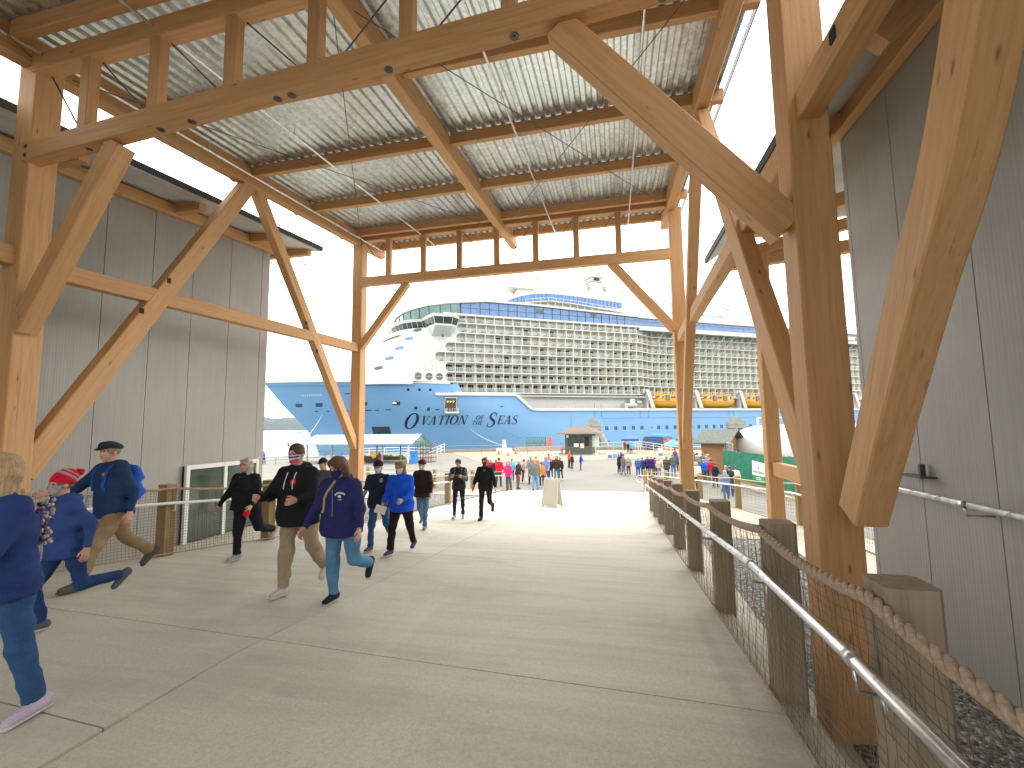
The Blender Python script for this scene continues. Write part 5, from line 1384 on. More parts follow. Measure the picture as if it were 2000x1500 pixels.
DEF=dict(H=None,legs=[(25,8,0),(-18,25,-20)],arms=[(15,20,8,0),(-15,25,8,0)],lean=4,head=(0,0),fat=1.,hip=1.,skin=SK,top=(.1,.1,.3),bot=(.05,.07,.15),shoe=(.1,.1,.1),sole=(.5,.5,.48),
  hair=(.12,.07,.04),hairs='short',hat=None,hatc=(.05,.05,.06),mask=None,sleeve=1.,hem=.10,wide=1.,skirt=0,res=.011,hood=False,collar=True,female=False,glasses=False,hands='relax')
def fk(p):
    J={}
    def leg(sd,th,kn,fp,hipz,ab=.03):
        hip=V3(sd*.09*p['hip'],0,hipz); a=R(th); k_=hip+.43*V3(sd*ab,math.sin(a),-math.cos(a)); b=a-R(kn); an=k_+.41*V3(sd*ab*.3,math.sin(b),-math.cos(b))
        f=R(fp); toe=an+V3(sd*.02,0,0)+.15*V3(0,math.cos(f),math.sin(f))+.045*V3(0,math.sin(f),-math.cos(f)); heel=an+.05*V3(0,-math.cos(f),-math.sin(f))+.045*V3(0,math.sin(f),-math.cos(f))
        return hip,k_,an,heel,toe
    L=[leg(1,*p['legs'][0],0),leg(-1,*p['legs'][1],0)]
    lo=min(min(l[3][2],l[4][2])-.035 for l in L); off_=V3(0,0,-lo)
    J['legs']=[[q+off_ for q in l] for l in L]
    pel=off_+V3(0,0,.03); ln=R(p['lean']); sp=V3(0,math.sin(ln),math.cos(ln)); J['pel']=pel; J['chest']=pel+.30*sp; J['neck']=pel+.50*sp
    hp=R(p['head'][0]); hy=R(p['head'][1]); hd=V3(0,math.sin(ln*.3+hp*.5),math.cos(ln*.3+hp*.5)); J['headb']=J['neck']+.065*hd; J['head']=J['neck']+.155*hd+V3(0,.02,0)
    J['arms']=[]
    for sd,(a,be,ab,inn) in zip((1,-1),p['arms']):
        sh=J['neck']+V3(sd*.185*(1+.25*(p['fat']-1)),0,-.055); A=R(a)+ln; q=R(ab); el=sh+.285*V3(sd*math.sin(q),math.sin(A)*math.cos(q),-math.cos(A)*math.cos(q))
        B=A+R(be); q2=R(ab-inn); wr=el+.245*V3(sd*math.sin(q2),math.sin(B)*math.cos(q2),-math.cos(B)*math.cos(q2)); hdv=(wr-el)/np.linalg.norm(wr-el); J['arms'].append((sh,el,wr,hdv))
    return J
def hand(v,wr,dv,sd,curl,full):
    up_=V3(0,1,0) if abs(dv[2])>.6 else V3(0,0,-1)   # palm normal guess: back of hand outward
    lat=np.cross(dv,V3(sd,0,0)); lat/=np.linalg.norm(lat)+1e-9   # across the knuckles
    nrm=np.cross(lat,dv)                                # palm facing direction
    if nrm[0]*sd>0: nrm=-nrm
    pm=wr+dv*.05
    if not full: v.cap(wr,wr+dv*.13,.03,.022,k=.02); return
    for t in (-.022,0,.022): v.cap(wr+dv*.015+lat*t*.7,wr+dv*.085+lat*t,.018,.015,k=.012)
    for i,(t,l) in enumerate(((-.032,.062),(-.011,.072),(.011,.068),(.031,.054))):
        b=wr+dv*.088+lat*t; c=R(curl*(1+.12*i)); e=b+l*.5*(dv*math.cos(c)+nrm*math.sin(c)); c2=c*2.0; f=e+l*.5*(dv*math.cos(c2)+nrm*math.sin(c2)); v.cap(b,e,.0100,.0092,k=.005); v.cap(e,f,.0092,.008,k=.004)
    sgn=-1 if (lat@V3(0,1,0))>0 else 1
    sgn=1 if (lat@V3(0,1,0))>0 else -1
    b=wr+dv*.03+lat*sgn*.028; e=b+dv*.032+lat*sgn*.024+nrm*.012; f=e+dv*.03+nrm*.014+lat*sgn*.003; v.cap(b,e,.0135,.011,k=.01); v.cap(e,f,.0108,.009,k=.004)
def person(label,foot,face,kw,lead=0,Hp=None,group=None,near=True):
    """foot: ground point of the lead foot, face: heading in degrees clockwise from +Y"""
    p=dict(DEF); p.update(kw); J=fk(p); full=near; h=p['res'] if near else .024
    top_=J['head'][2]+.125; sc=(Hp/top_) if Hp else 1.
    fat=p['fat']; hipf=p['hip']; seed=abs(hash(label))%1000 if False else sum(map(ord,label))%997
    allp=np.array([q for l in J['legs'] for q in l]+[q for a in J['arms'] for q in a[:3]]+[a[2]+a[3]*.2 for a in J['arms']]+[J['head'],J['pel'],J['neck']])
    lo=allp.min(0)-V3(.24,.28,.12); hi=allp.max(0)+V3(.24,.28,.2); lo[2]=max(lo[2],-.05)
    # --- body
    v=Vol(lo,hi,h if not near else min(h,.009)); pel,ch,nk,hd=J['pel'],J['chest'],J['neck'],J['head']
    v.cap(pel,ch,.095,.105,k=.05,sx=.78); v.cap(ch,nk-V3(0,0,.09),.095,.07,k=.04,sx=.75)
    v.cap(nk-V3(0,0,.06),J['headb']+V3(0,.0,.02),.056,.054,k=.02)
    yw=R(p['head'][1]); pt=R(p['head'][0]); fwv=V3(math.sin(yw)*math.cos(pt),math.cos(yw)*math.cos(pt),-math.sin(pt)); rv=V3(math.cos(yw),-math.sin(yw),0); uv=np.cross(rv,fwv); uv=-uv if uv[2]<0 else uv
    hp=lambda x,y,z: hd+rv*x+fwv*y+uv*z
    v.ell(hp(0,0,.02),(.074,.092,.098),k=.02,yaw=-yw); v.cap(hp(0,.030,-.045),hp(0,.052,-.075),.046,.034,k=.03); v.cap(hp(0,.03,-.01),hp(0,.055,-.03),.05,.04,k=.02)
    if near:
        v.cap(hp(0,.088,.012),hp(0,.104,-.022),.008,.013,k=.01)             # nose
        v.cap(hp(-.02,.086,-.055),hp(.02,.086,-.055),.0065,k=.008)            # lips
        for sd in (-1,1):
            v.ell(hp(sd*.076,-.005,-.008),(.012,.020,.030),k=.006,yaw=-yw); v.ell(hp(sd*.031,.095,.018),(.017,.014,.012),k=.012,mode='sub')
            v.cap(hp(sd*.018,.087,.036),hp(sd*.045,.078,.036),.007,k=.01)
    for (sh,el,wr,dv),sd,cu in zip(J['arms'],(1,-1),(28,22)):
        v.cap(nk+V3(sd*.03,0,-.07),sh+V3(-sd*.02,0,-.04),.036,.032,k=.02); v.cap(sh+V3(-sd*.01,0,-.03),el,.036,.035,k=.02); v.cap(el,wr,.037,.025,k=.02); hand(v,wr,dv,sd,cu if p['hands']=='relax' else 55,full)
    for hip,kn,an,he,to in J['legs']: v.cap(hip,kn,.075,.052,k=.05); v.cap(kn,an,.05,.034,k=.03); v.cap(he,to,.030,.026,k=.03)
    body=vmesh(v,'person',skin(p['skin']),None,sc)
    C_=lambda vol,name,mat,par=body: vmesh(vol,name,mat,par,sc)
    # --- trousers
    w=p['wide']; t=Vol(V3(-.34,lo[1],0),V3(.34,hi[1],pel[2]+.14),h)
    t.cap(pel+V3(-.05*hipf,-.01,-.02),pel+V3(.05*hipf,-.01,-.02),.125*hipf,k=.05,sx=.95); t.cap(pel,pel+V3(0,0,.1),.12*fat,.115*fat,k=.05,sx=.75)
    cut=[]
    for i,(hip,kn,an,he,to) in enumerate(J['legs']):
        t.cap(hip,kn,.098*hipf*(.6+.4*w),.068*w,k=.045); t.cap(kn,an+(kn-an)*.04,.066*w,.056*w,k=.03)
    t.fold(.0075 if near else .004,seed+3,1.1)
    if near: t.fold(.003,seed+8,2.4)
    for i,(hip,kn,an,he,to) in enumerate(J['legs']):
        dvv=(an-kn)/np.linalg.norm(an-kn); c=an-dvv*(.02 if not p.get('shorts') else .42); r_=.13
        t.op(c-r_,c+dvv*.12+r_,lambda X,Y,Z,c=c,dvv=dvv: -np.maximum((X-c[0])*dvv[0]+(Y-c[1])*dvv[1]+(Z-c[2])*dvv[2]-0, np.sqrt((X-c[0]-dvv[0]*.08)**2+(Y-c[1]-dvv[1]*.08)**2+(Z-c[2]-dvv[2]*.08)**2)-.16) if False else -( np.maximum(-((X-c[0])*dvv[0]+(Y-c[1])*dvv[1]+(Z-c[2])*dvv[2]), np.sqrt((X-c[0])**2+(Y-c[1])**2+(Z-c[2])**2)-.17)),0,'int')
    tr=C_(t,'trousers',fab(p['bot']))
    # --- shoes
    for i,(hip,kn,an,he,to) in enumerate(J['legs']):
        l2=np.minimum(he,to)-.09; h2=np.maximum(np.maximum(he,to),an)+.09; u=(to-he)/np.linalg.norm(to-he); fn=np.cross(V3(1,0,0),u); fn=fn if fn[2]>0 else -fn
        s_=Vol(l2,h2,min(h,.008) if near else .018); s_.cap(he+fn*.018,to+fn*.006-u*.01,.040,.036,k=.03,sx=.92); s_.cap(he+fn*.035,an-V3(0,0,.0),.038,.042,k=.03); s_.cap(he+u*.06+fn*.04,to-u*.05+fn*.015,.034,.03,k=.02)
        e=he-fn*.018; s_.op(l2,h2,lambda X,Y,Z: -((X-e[0])*fn[0]+(Y-e[1])*fn[1]+(Z-e[2])*fn[2]),0,'int')
        so_=C_(s_,'shoe',fab(p['shoe']))
        if near and so_:
            s2=Vol(l2,h2,.0065); s2.cap(he+fn*.008,to+fn*.002,.044,.041,k=.01,sx=.92); s2.op(l2,h2,lambda X,Y,Z: np.maximum(-((X-e[0])*fn[0]+(Y-e[1])*fn[1]+(Z-e[2])*fn[2])-.016,((X-e[0])*fn[0]+(Y-e[1])*fn[1]+(Z-e[2])*fn[2])-.012),0,'int'); C_(s2,'sole',fab(p['sole']),so_)
    # --- jacket / shirt
    j=Vol(V3(lo[0],lo[1],pel[2]-.42),V3(hi[0],hi[1],nk[2]+.22),h); hm=pel-(ch-pel)/np.linalg.norm(ch-pel)*p['hem']
    bl=.02*(fat-1)/.2
    j.cap(pel+V3(0,.0+bl,-.05),ch+V3(0,bl*.6,0),.142*fat,.138*fat,k=.06,sx=.78); j.cap(hm-V3(0,0,.05),pel,.150*max(fat,hipf)+p['skirt'],.142*max(fat,hipf),k=.06,sx=.78)
    j.cap(ch,nk-V3(0,0,.085),.138*fat,.10,k=.06,sx=.72); j.cap(nk+V3(-.13,0,-.075),nk+V3(.13,0,-.075),.068,k=.05)
    if p['female']: 
        for sd in (-1,1): j.ell(ch+V3(sd*.075,.095*fat,.04),(.07,.06,.065),k=.06)
    if p['collar']: j.cap(nk-V3(0,0,.07),nk+V3(0,.0,-.012),.080,.074,k=.03)
    if p['hood']: j.cap(nk+V3(-.055,-.03,.01),nk+V3(.055,-.03,.01),.05,k=.03); j.cap(nk+V3(-.07,-.085,.0),nk+V3(.07,-.085,.0),.055,.055,k=.03); j.cap(nk+V3(0,-.10,-.06),nk+V3(0,-.09,0),.06,.06,k=.03); 
    ends=[]
    for (sh,el,wr,dv),sd in zip(J['arms'],(1,-1)):
        E_=wr if p['sleeve']>=1 else (el if p['sleeve']>.55 else sh+(el-sh)*.75)
        j.cap(nk+V3(sd*.045,-.005,-.035),sh+V3(-sd*.03,0,.0),.056,.060,k=.05)
        j.cap(sh+V3(-sd*.02,0,-.01),el,.070*(.75+.25*fat),.058*(.8+.2*fat),k=.045)
        if p['sleeve']>=1: j.cap(el,wr-dv*.005,.057*(.8+.2*fat),.040,k=.03)
        ends.append((wr-dv*.0,dv) if p['sleeve']>=1 else (sh+(el-sh)*.82,(el-sh)/np.linalg.norm(el-sh)))
    j.fold(.0085 if near else .004,seed+1)
    if near: j.fold(.003,seed+7,2.4)
    X,Y,Z=np.meshgrid(*j.ax,indexing='ij',sparse=True); ax_=(ch-pel)/np.linalg.norm(ch-pel)
    cut=-((X-hm[0])*ax_[0]+(Y-hm[1])*ax_[1]+(Z-hm[2])*ax_[2]); arm_=np.abs(X)+0*Y+0*Z
    # hem cuts the torso only; sleeves hang past it
    am=np.full(j.d.shape,9.)
    for (sh,el,wr,dv),sd in zip(J['arms'],(1,-1)):
        for a,b in ((sh,el),(el,wr)):
            BA=b-a; hh=np.clip(((X-a[0])*BA[0]+(Y-a[1])*BA[1]+(Z-a[2])*BA[2])/(BA@BA),0,1); am=np.minimum(am,np.sqrt((X-a[0]-hh*BA[0])**2+(Y-a[1]-hh*BA[1])**2+(Z-a[2]-hh*BA[2])**2)-.072)
    j.d=np.maximum(j.d,np.minimum(cut,am))
    for c,dvv in ends:
        e=-np.maximum(-((X-c[0])*dvv[0]+(Y-c[1])*dvv[1]+(Z-c[2])*dvv[2]),np.sqrt((X-c[0])**2+(Y-c[1])**2+(Z-c[2])**2)-.12); j.d=np.maximum(j.d,e)
    jo=C_(j,'jacket' if p['sleeve']>=1 else 'shirt',fab(p['top']))
    # --- hair
    hc=p['hair']
    if hc is not None and p['hairs']!='bald':
        st=p['hairs']; q=Vol(hd-V3(.22,.22,.34),hd+V3(.22,.22,.22),.008 if near else .02)
        q.ell(hp(0,-.010,.032),(.086,.100,.100),k=.02,yaw=-yw)
        if st in ('bob','long','curly'):
            dl={'bob':-.12,'long':-.24,'curly':-.13}[st]
            for sd in (-1,1): q.cap(hp(sd*.062,-.02,.02),hp(sd*.070,-.015,dl),.042,.036 if st!='curly' else .05,k=.03)
            q.cap(hp(0,-.06,.02),hp(0,-.065,dl),.065,.055,k=.04); 
            if st!='short': q.cap(hp(-.05,.045,.085),hp(.05,.045,.085),.03,k=.03)
        if st=='pony': q.cap(hp(0,-.10,.03),hp(0,-.12,-.09),.035,.02,k=.03)
        q.fold(.006 if st!='curly' else .013,seed+5,2.2 if st!='curly' else 3.2)
        # face opening
        fz=.045 if st in('short','pony') else .05
        a_,b_=.042,.11
        q.op(hp(0,.11,-.06)-.2,hp(0,.11,-.06)+.2,lambda X,Y,Z: -(np.sqrt((((X-hd[0])*rv[0]+(Y-hd[1])*rv[1]+(Z-hd[2])*rv[2])/.064)**2+(((X-hd[0])*fwv[0]+(Y-hd[1])*fwv[1]+(Z-hd[2])*fwv[2]-.10)/.085)**2+(((X-hd[0])*uv[0]+(Y-hd[1])*uv[1]+(Z-hd[2])*uv[2]+.035)/.105)**2)-1)*.06,0,'int')
        if st in ('short','pony'):
            q.op(hd-.25,hd+.25,lambda X,Y,Z: -(((X-hd[0])*uv[0]+(Y-hd[1])*uv[1]+(Z-hd[2])*uv[2])+.045+.30*np.minimum(0,-((X-hd[0])*fwv[0]+(Y-hd[1])*fwv[1]+(Z-hd[2])*fwv[2])-.0)+ -.0),0,'int')
        C_(q,'hair',hairm(hc))
    if p['hat']:
        q=Vol(hd-V3(.26,.26,.16),hd+V3(.26,.26,.30),.008 if near else .02); ht=p['hat']
        if ht in('beanie','knit','pom'):
            q.ell(hp(0,-.012,.045),(.096,.112,.108),k=.02,yaw=-yw)
            if ht=='pom': q.ell(hp(0,-.05,.09),(.085,.10,.09),k=.03,yaw=-yw)
            q.op(hd-.3,hd+.3,lambda X,Y,Z: -(((X-hd[0])*uv[0]+(Y-hd[1])*uv[1]+(Z-hd[2])*uv[2])-.022+.22*((X-hd[0])*-fwv[0]+(Y-hd[1])*-fwv[1])),0,'int')
        elif ht=='cap':
            q.ell(hp(0,-.008,.045),(.090,.105,.090),k=.01,yaw=-yw); q.op(hd-.3,hd+.3,lambda X,Y,Z: -(((X-hd[0])*uv[0]+(Y-hd[1])*uv[1]+(Z-hd[2])*uv[2])-.045),0,'int'); q.cap(hp(-.035,.08,.05),hp(-.025,.145,.042),.012,.010,k=.02); q.cap(hp(.035,.08,.05),hp(.025,.145,.042),.012,.010,k=.02); q.cap(hp(0,.08,.055),hp(0,.155,.045),.013,.011,k=.03)
        elif ht=='flat':
            q.ell(hp(0,-.005,.068),(.098,.122,.058),k=.02,yaw=-yw,pitch=.18); q.op(hd-.3,hd+.3,lambda X,Y,Z: -(((X-hd[0])*uv[0]+(Y-hd[1])*uv[1]+(Z-hd[2])*uv[2])-.038),0,'int')
            for x in (-.04,0,.04): q.cap(hp(x,.07,.055),hp(x*.7,.155,.032),.014,.009,k=.025)
        elif ht=='sun': q.ell(hp(0,-.01,.05),(.092,.105,.085),k=.01); q.ell(hp(0,-.01,.045),(.17,.18,.018),k=.02)
        elif ht=='hoodup': q.ell(hp(0,-.018,.02),(.108,.118,.135),k=.02); q.cap(hp(0,-.05,-.12),hp(0,-.02,0),.09,.1,k=.04); q.op(hd-.3,hd+.3,lambda X,Y,Z: -(np.sqrt((((X-hd[0])*rv[0]+(Y-hd[1])*rv[1])/.07)**2+(((X-hd[0])*fwv[0]+(Y-hd[1])*fwv[1]-.12)/.10)**2+((Z-hd[2]+.01)/.10)**2)-1)*.06,0,'int')
        q.fold(.0025,seed+9,2)
        ho=C_(q,'hat',fab(p['hatc']))
        if ht=='pom':
            q=Vol(hd-V3(.26,.3,.16),hd+V3(.26,.26,.30),.008); q.ell(hp(0,-.165,.135),(.042,.042,.042),k=.01); q.fold(.008,3,4); C_(q,'pompom',fab(p['hatc']),ho)
            for o1,o2 in ((.10,.03),(.145,.022)):
                q=Vol(hd-V3(.26,.26,.16),hd+V3(.26,.26,.30),.0075); q.ell(hp(0,-.012,.045),(.099,.115,.111),k=.02,yaw=-yw); q.ell(hp(0,-.05,.09),(.088,.103,.093),k=.03,yaw=-yw)
                dn=-fwv*.6+uv*.8; q.op(hd-.3,hd+.3,lambda X,Y,Z: np.abs((X-hd[0])*dn[0]+(Y-hd[1])*dn[1]+(Z-hd[2])*dn[2]-o1)-o2*.5,0,'int'); C_(q,'stripe',fab((.30,.28,.32)),ho)
    if p['mask']:
        q=Vol(hd-V3(.14,.14,.16),hd+V3(.14,.16,.1),.0065 if near else .015)
        q.ell(hp(0,0,.02),(.080,.100,.104),k=.02,yaw=-yw); q.cap(hp(0,.036,-.04),hp(0,.062,-.072),.050,.040,k=.03); q.cap(hp(0,.085,-.005),hp(0,.104,-.03),.02,.018,k=.03)
        q.op(hd-.3,hd+.3,lambda X,Y,Z: np.maximum(np.abs(((X-hd[0])*uv[0]+(Y-hd[1])*uv[1]+(Z-hd[2])*uv[2])+.045)-.052,.030-((X-hd[0])*fwv[0]+(Y-hd[1])*fwv[1]+(Z-hd[2])*fwv[2])),0,'int')
        mo=C_(q,'face_mask',fab(p['mask'] if not isinstance(p['mask'],str) else (.68,.66,.66)))
        if p['mask']=='flag':
            for z0,c in ((-.012,(.04,.05,.42)),(-.052,(.52,.015,.03)),(-.075,(.55,.02,.04))):
                q=Vol(hd-V3(.14,.14,.16),hd+V3(.14,.16,.1),.006); q.ell(hp(0,0,.02),(.083,.103,.107),k=.02,yaw=-yw); q.cap(hp(0,.038,-.04),hp(0,.065,-.072),.052,.042,k=.03); q.cap(hp(0,.087,-.005),hp(0,.107,-.03),.02,.018,k=.03)
                q.op(hd-.3,hd+.3,lambda X,Y,Z: np.maximum(np.abs(((X-hd[0])*uv[0]+(Y-hd[1])*uv[1]+(Z-hd[2])*uv[2])-z0)-.011,.040-((X-hd[0])*fwv[0]+(Y-hd[1])*fwv[1]+(Z-hd[2])*fwv[2])),0,'int'); C_(q,'stripe',fab(c),mo)
        if near:
            for sd in (-1,1): m=MB(); m.tube([tuple(hp(sd*.07,.045,-.01)*sc),tuple(hp(sd*.084,-.008,.0)*sc)],.0022*sc,4); o=m.build('ear_loop',white); o.parent=mo or body
    if near:
        for sd in (-1,1):
            m=MB(); c=hp(sd*.031,.079,.018); 
            for k in range(5):
                pass
            m.tube([tuple((c+rv*.013*math.cos(a)+uv*.006*math.sin(a)+fwv*(.008))*sc) for a in np.linspace(0,math.pi,5)],.0028*sc,4)
            m.tube([tuple((c+fwv*.000)*sc),tuple((c+fwv*.010)*sc)],[.010*sc,.006*sc],8); o=m.build('eye',plain('eye_dark',(.03,.02,.018),.3)); o.parent=body
    if p['glasses']:
        m=MB()
        for sd in (-1,1): m.tube([tuple(hp(sd*.033+.022*math.cos(a),.098,.016+.017*math.sin(a))*sc) for a in np.linspace(0,2*math.pi,14)],.0022*sc,4); m.tube([tuple(hp(sd*.054,.096,.02)*sc),tuple(hp(sd*.078,.0,.018)*sc)],.002*sc,4)
        o=m.build('glasses',plain('glasses_red',(.25,.04,.04),.4)); o.parent=body
    # --- place
    rz=-R(face); fl=J['legs'][lead]; f0=(fl[3]*.5+fl[4]*.5)*sc; c_,s_=math.cos(rz),math.sin(rz)
    body.location=(foot[0]-(f0[0]*c_-f0[1]*s_),foot[1]-(f0[0]*s_+f0[1]*c_),foot[2]); body.rotation_euler=(0,0,rz)
    tag(body,label,'person',group)
    Mw=Matrix.Translation(body.location)@Matrix.Rotation(rz,4,'Z')
    return dict(body=body,J=J,sc=sc,M=Mw,jv=j,hp=hp,jacket=jo,rz=rz)
def deco(P,name,pts,r,mat,n=5,side=1,off=.004):
    """strip laid on the jacket front/back: pts (x,z) in body units"""
    q=[]
    for x,z in pts:
        y=P['jv'].surf(x,z,side)
        if y is not None: q.append((x*P['sc'],(y+side*off)*P['sc'],z*P['sc']))
    if len(q)<2: return
    m=MB(); m.tube(q,r*P['sc'],n); o=m.build(name,mat); o.parent=P['jacket'] or P['body']; return o
def badge(P,name,x,z,w,h,mat,side=1,shape='round'):
    y=P['jv'].surf(x,z,side)
    if y is None: return
    n=14; V=[]
    for k in range(n):
        a=2*math.pi*k/n
        if shape=='round': dx,dz=w*math.cos(a),h*math.sin(a)
        else: dx=w*max(-1,min(1,1.4*math.cos(a))); dz=h*max(-1,min(1,1.4*math.sin(a)))
        yy=P['jv'].surf(x+dx,z+dz,side) or y; V.append(((x+dx)*P['sc'],(yy+side*.003)*P['sc'],(z+dz)*P['sc']))
    m=MB(); m.add(V+[(a,b-side*.004,c) for a,b,c in V],[tuple(range(n)),tuple(range(2*n-1,n-1,-1))]); o=m.build(name,mat); o.parent=P['jacket'] or P['body']; return o
def carried(P,name,label,cat,mbs,group=None):
    """top-level thing positioned in the carrier's frame"""
    o=empty(name,(0,0,0)); o.matrix_world=P['M']; o.location=P['M'].translation; o.rotation_euler=(0,0,P['rz']); tag(o,label,cat,group)
    for nm,m,mat,smo in mbs:
        c=m.build(nm,mat,smooth=smo) if isinstance(m,MB) else vmesh(m,nm,mat,None,P['sc']); c.parent=o
    return o
def backpack(P,label,col,big=1.):
    J=P['J']; nk,ch,pe=J['neck'],J['chest'],J['pel']; v=Vol(pe-V3(.3,.55,.1),nk+V3(.3,.2,.15),.011)
    b=-.20; v.cap(ch+V3(-.07,b,-.16*big),ch+V3(-.06,b,.10*big),.085,.075,k=.03); v.cap(ch+V3(.07,b,-.16*big),ch+V3(.06,b,.10*big),.085,.075,k=.03); v.cap(ch+V3(-.08,b-.07,-.15),ch+V3(.08,b-.07,-.15),.05,k=.03); v.cap(ch+V3(-.05,b-.07,.02),ch+V3(.05,b-.07,.02),.045,k=.03); v.fold(.008,4)
    m=MB()
    for sd in (-1,1):
        q=[]
        for z in np.linspace(-.10,.17,8):
            y=P['jv'].surf(sd*(.105-.02*z),ch[2]+z,1); 
            if y: q.append((sd*(.105-.02*z)*P['sc'],(y+.006)*P['sc'],(ch[2]+z)*P['sc']))
        q.append((sd*.09*P['sc'],(nk[1]-.0)*P['sc'],(nk[2]+.012)*P['sc'])); q.append((sd*.08*P['sc'],(nk[1]-.13)*P['sc'],(nk[2]-.06)*P['sc'])); m.tube(q,.019*P['sc'],6)
    return carried(P,'backpack',label,'backpack',[('bag',v,fab(col),True),('strap',m,fab(mul(col,.8)),True)])
def gnd(x,y):
    q=at(x,y,Z=-.25)
    if q[1]>3: q=at(x,y,pl=(0,-1/12))
    if q[1]>26.4: q=at(x,y,Z=-2.2)
    return q
navyc=(.022,.045,.17); black=(.012,.013,.016)
# 1 blond woman at the left frame edge
P=person('woman with long blond hair, navy jacket and jeans, nearest at the left edge',gnd(50,1408),182,dict(legs=[(20,8,6),(-8,6,-4)],arms=[(-18,20,8,0),(25,25,6,0)],fat=1.12,hip=1.12,top=navyc,bot=(.03,.085,.20),shoe=(.50,.42,.52),sole=(.62,.6,.62),hair=(.48,.33,.17),hairs='long',female=True,hem=.14,lean=5),lead=1,Hp=1.67)
sc=P['sc']; J=P['J']; m=MB()
a=J['chest']; br=random.Random(4); m2=MB()
for k in range(90):
    c=((a[0]-.10+br.gauss(0,.03))*sc,(a[1]-.165+br.gauss(0,.018))*sc,(a[2]+.02+br.uniform(-.16,.14))*sc); (m if k%3 else m2).tube([(c[0],c[1],c[2]-.011),(c[0]+.004,c[1],c[2]),(c[0],c[1],c[2]+.011)],[.006,.013,.006],6)
carried(P,'beaded_bag','glittery purple and cream beaded bag carried by the blond woman','bag',[('beads',m,plain('beads_cream',(.45,.40,.36),.3,var=.5,scale=30),False),('beads',m2,plain('beads_purple',(.10,.04,.16),.3,var=.5,scale=30),False)])
# 2 child in the red pompom hat
P=person('child running in a red striped pompom hat and navy jacket',gnd(62,1238),184,dict(legs=[(28,38,4),(-14,72,-38)],arms=[(35,40,6,5),(-40,45,10,0)],fat=1.1,top=(.03,.065,.22),bot=(.018,.05,.15),shoe=(.10,.10,.13),sole=(.6,.6,.6),hair=(.2,.12,.08),hat='pom',hatc=(.58,.01,.03),mask=(.30,.30,.32),hem=.12,lean=8,wide=.95,hood=True),lead=0,Hp=1.42)
badge(P,'logo',-.07,P['J']['chest'][2]+.10,.022,.022,plain('logo_orange',(.75,.15,.05),.6))
# 3 man in flat cap
P=person('man in dark flat cap, navy jacket and khaki trousers striding along the fence',gnd(138,1160),184,dict(legs=[(-30,20,-46),(32,10,6)],arms=[(38,40,10,0),(-28,35,10,0)],fat=1.12,top=(.018,.04,.11),bot=(.27,.19,.11),shoe=(.09,.085,.07),sole=(.12,.1,.09),hat='flat',hatc=(.02,.035,.05),hair=(.25,.2,.16),hem=.11,hood=True,lean=6,wide=1.15),lead=1,Hp=1.76)
badge(P,'logo',-.07,P['J']['chest'][2]+.10,.024,.022,plain('logo_orange',(.75,.15,.05),.6)); backpack(P,'bright blue backpack worn by the man in the flat cap',(.02,.11,.52),1.15)
# 4 grey haired woman
P=person('grey haired woman with red glasses, black jacket and black trousers',gnd(456,1096),176,dict(legs=[(5,4,2),(-22,50,-30)],arms=[(10,22,16,0),(8,35,14,8)],fat=1.32,hip=1.2,top=black,bot=(.012,.012,.02),shoe=(.32,.31,.28),sole=(.5,.5,.48),hair=(.52,.46,.36),hairs='curly',female=True,glasses=True,hem=.08,wide=1.12),lead=0,Hp=1.60)
J=P['J'];z=J['chest'][2]; m=MB()
q=[]
for (x,zz) in ((-.0,z-.01),(-.05,z+.17),(.05,z+.17)):
    y=P['jv'].surf(x,zz,1); q.append((x*P['sc'],((y or .1)+.004)*P['sc'],zz*P['sc']))
m.add(q,[(0,1,2)]); m.v=m.v+[(a,b-.01,c) for a,b,c in m.v]; m.f.append((5,4,3)); m.m.append(0); o=m.build('shirt_front',fab((.42,.46,.52))); o.parent=P['jacket']
c=J['arms'][1][2]+J['arms'][1][3]*.12; v=Vol(c-.12,c+.12,.01); v.ell(c+V3(0,.0,-.03),(.045,.05,.05)); v.cap(c,c+V3(.03,.03,-.05),.03,.025); v.fold(.01,3,3); carried(P,'red_pouch','small red pouch in the hand of the grey haired woman','pouch',[('pouch',v,fab((.62,.01,.02)),True)])
# 5 man in black hoodie
P=person('tall man in black hoodie with flag-striped mask, khaki trousers and white sneakers',gnd(545,1168),174,dict(legs=[(7,3,4),(-20,22,-34)],arms=[(12,78,18,24),(18,66,10,20)],fat=1.25,top=black,bot=(.33,.26,.17),shoe=(.52,.50,.47),sole=(.62,.6,.56),hair=(.07,.03,.014),mask='flag',hood=True,hem=.15,wide=1.22,head=(10,4),hands='fist',skin=(.55,.29,.21)),lead=0,Hp=1.76)
z=P['J']['neck'][2]; 
for x in (-.05,.05): deco(P,'drawstring',[(x,z-.02-.03*k) for k in range(1,8)],.0055,white)
badge(P,'logo',-.05,P['J']['chest'][2]+.05,.026,.026,plain('logo_red',(.6,.02,.02),.6),shape='sq')
# 6 woman in navy sweatshirt
P=person('woman in navy sweatshirt with tan shoulder strap, dark mask and light blue jeans',gnd(645,1178),176,dict(legs=[(-2,3,0),(-10,58,-48)],arms=[(6,20,14,0),(-2,28,14,0)],fat=1.28,hip=1.18,top=(.022,.028,.12),bot=(.09,.22,.38),shoe=(.02,.02,.035),sole=(.5,.48,.45),hair=(.11,.05,.022),hairs='bob',mask=(.025,.03,.12),female=True,hem=.14,head=(28,18),lean=7,hood=True,wide=1.12),lead=0,Hp=1.62)
z=P['J']['chest'][2]; deco(P,'shoulder_strap',[(-.10+.028*k,z+.19-.043*k) for k in range(10)][::-1] if False else [(.02-.0*k+.0,z+.19) if k==0 else (.02+.016*k,z+.19-.045*k) for k in range(9)],.016,fab((.42,.32,.18)))
deco(P,'zipper',[(0,z+.10-.05*k) for k in range(7)],.0045,fab((.25,.25,.3)))
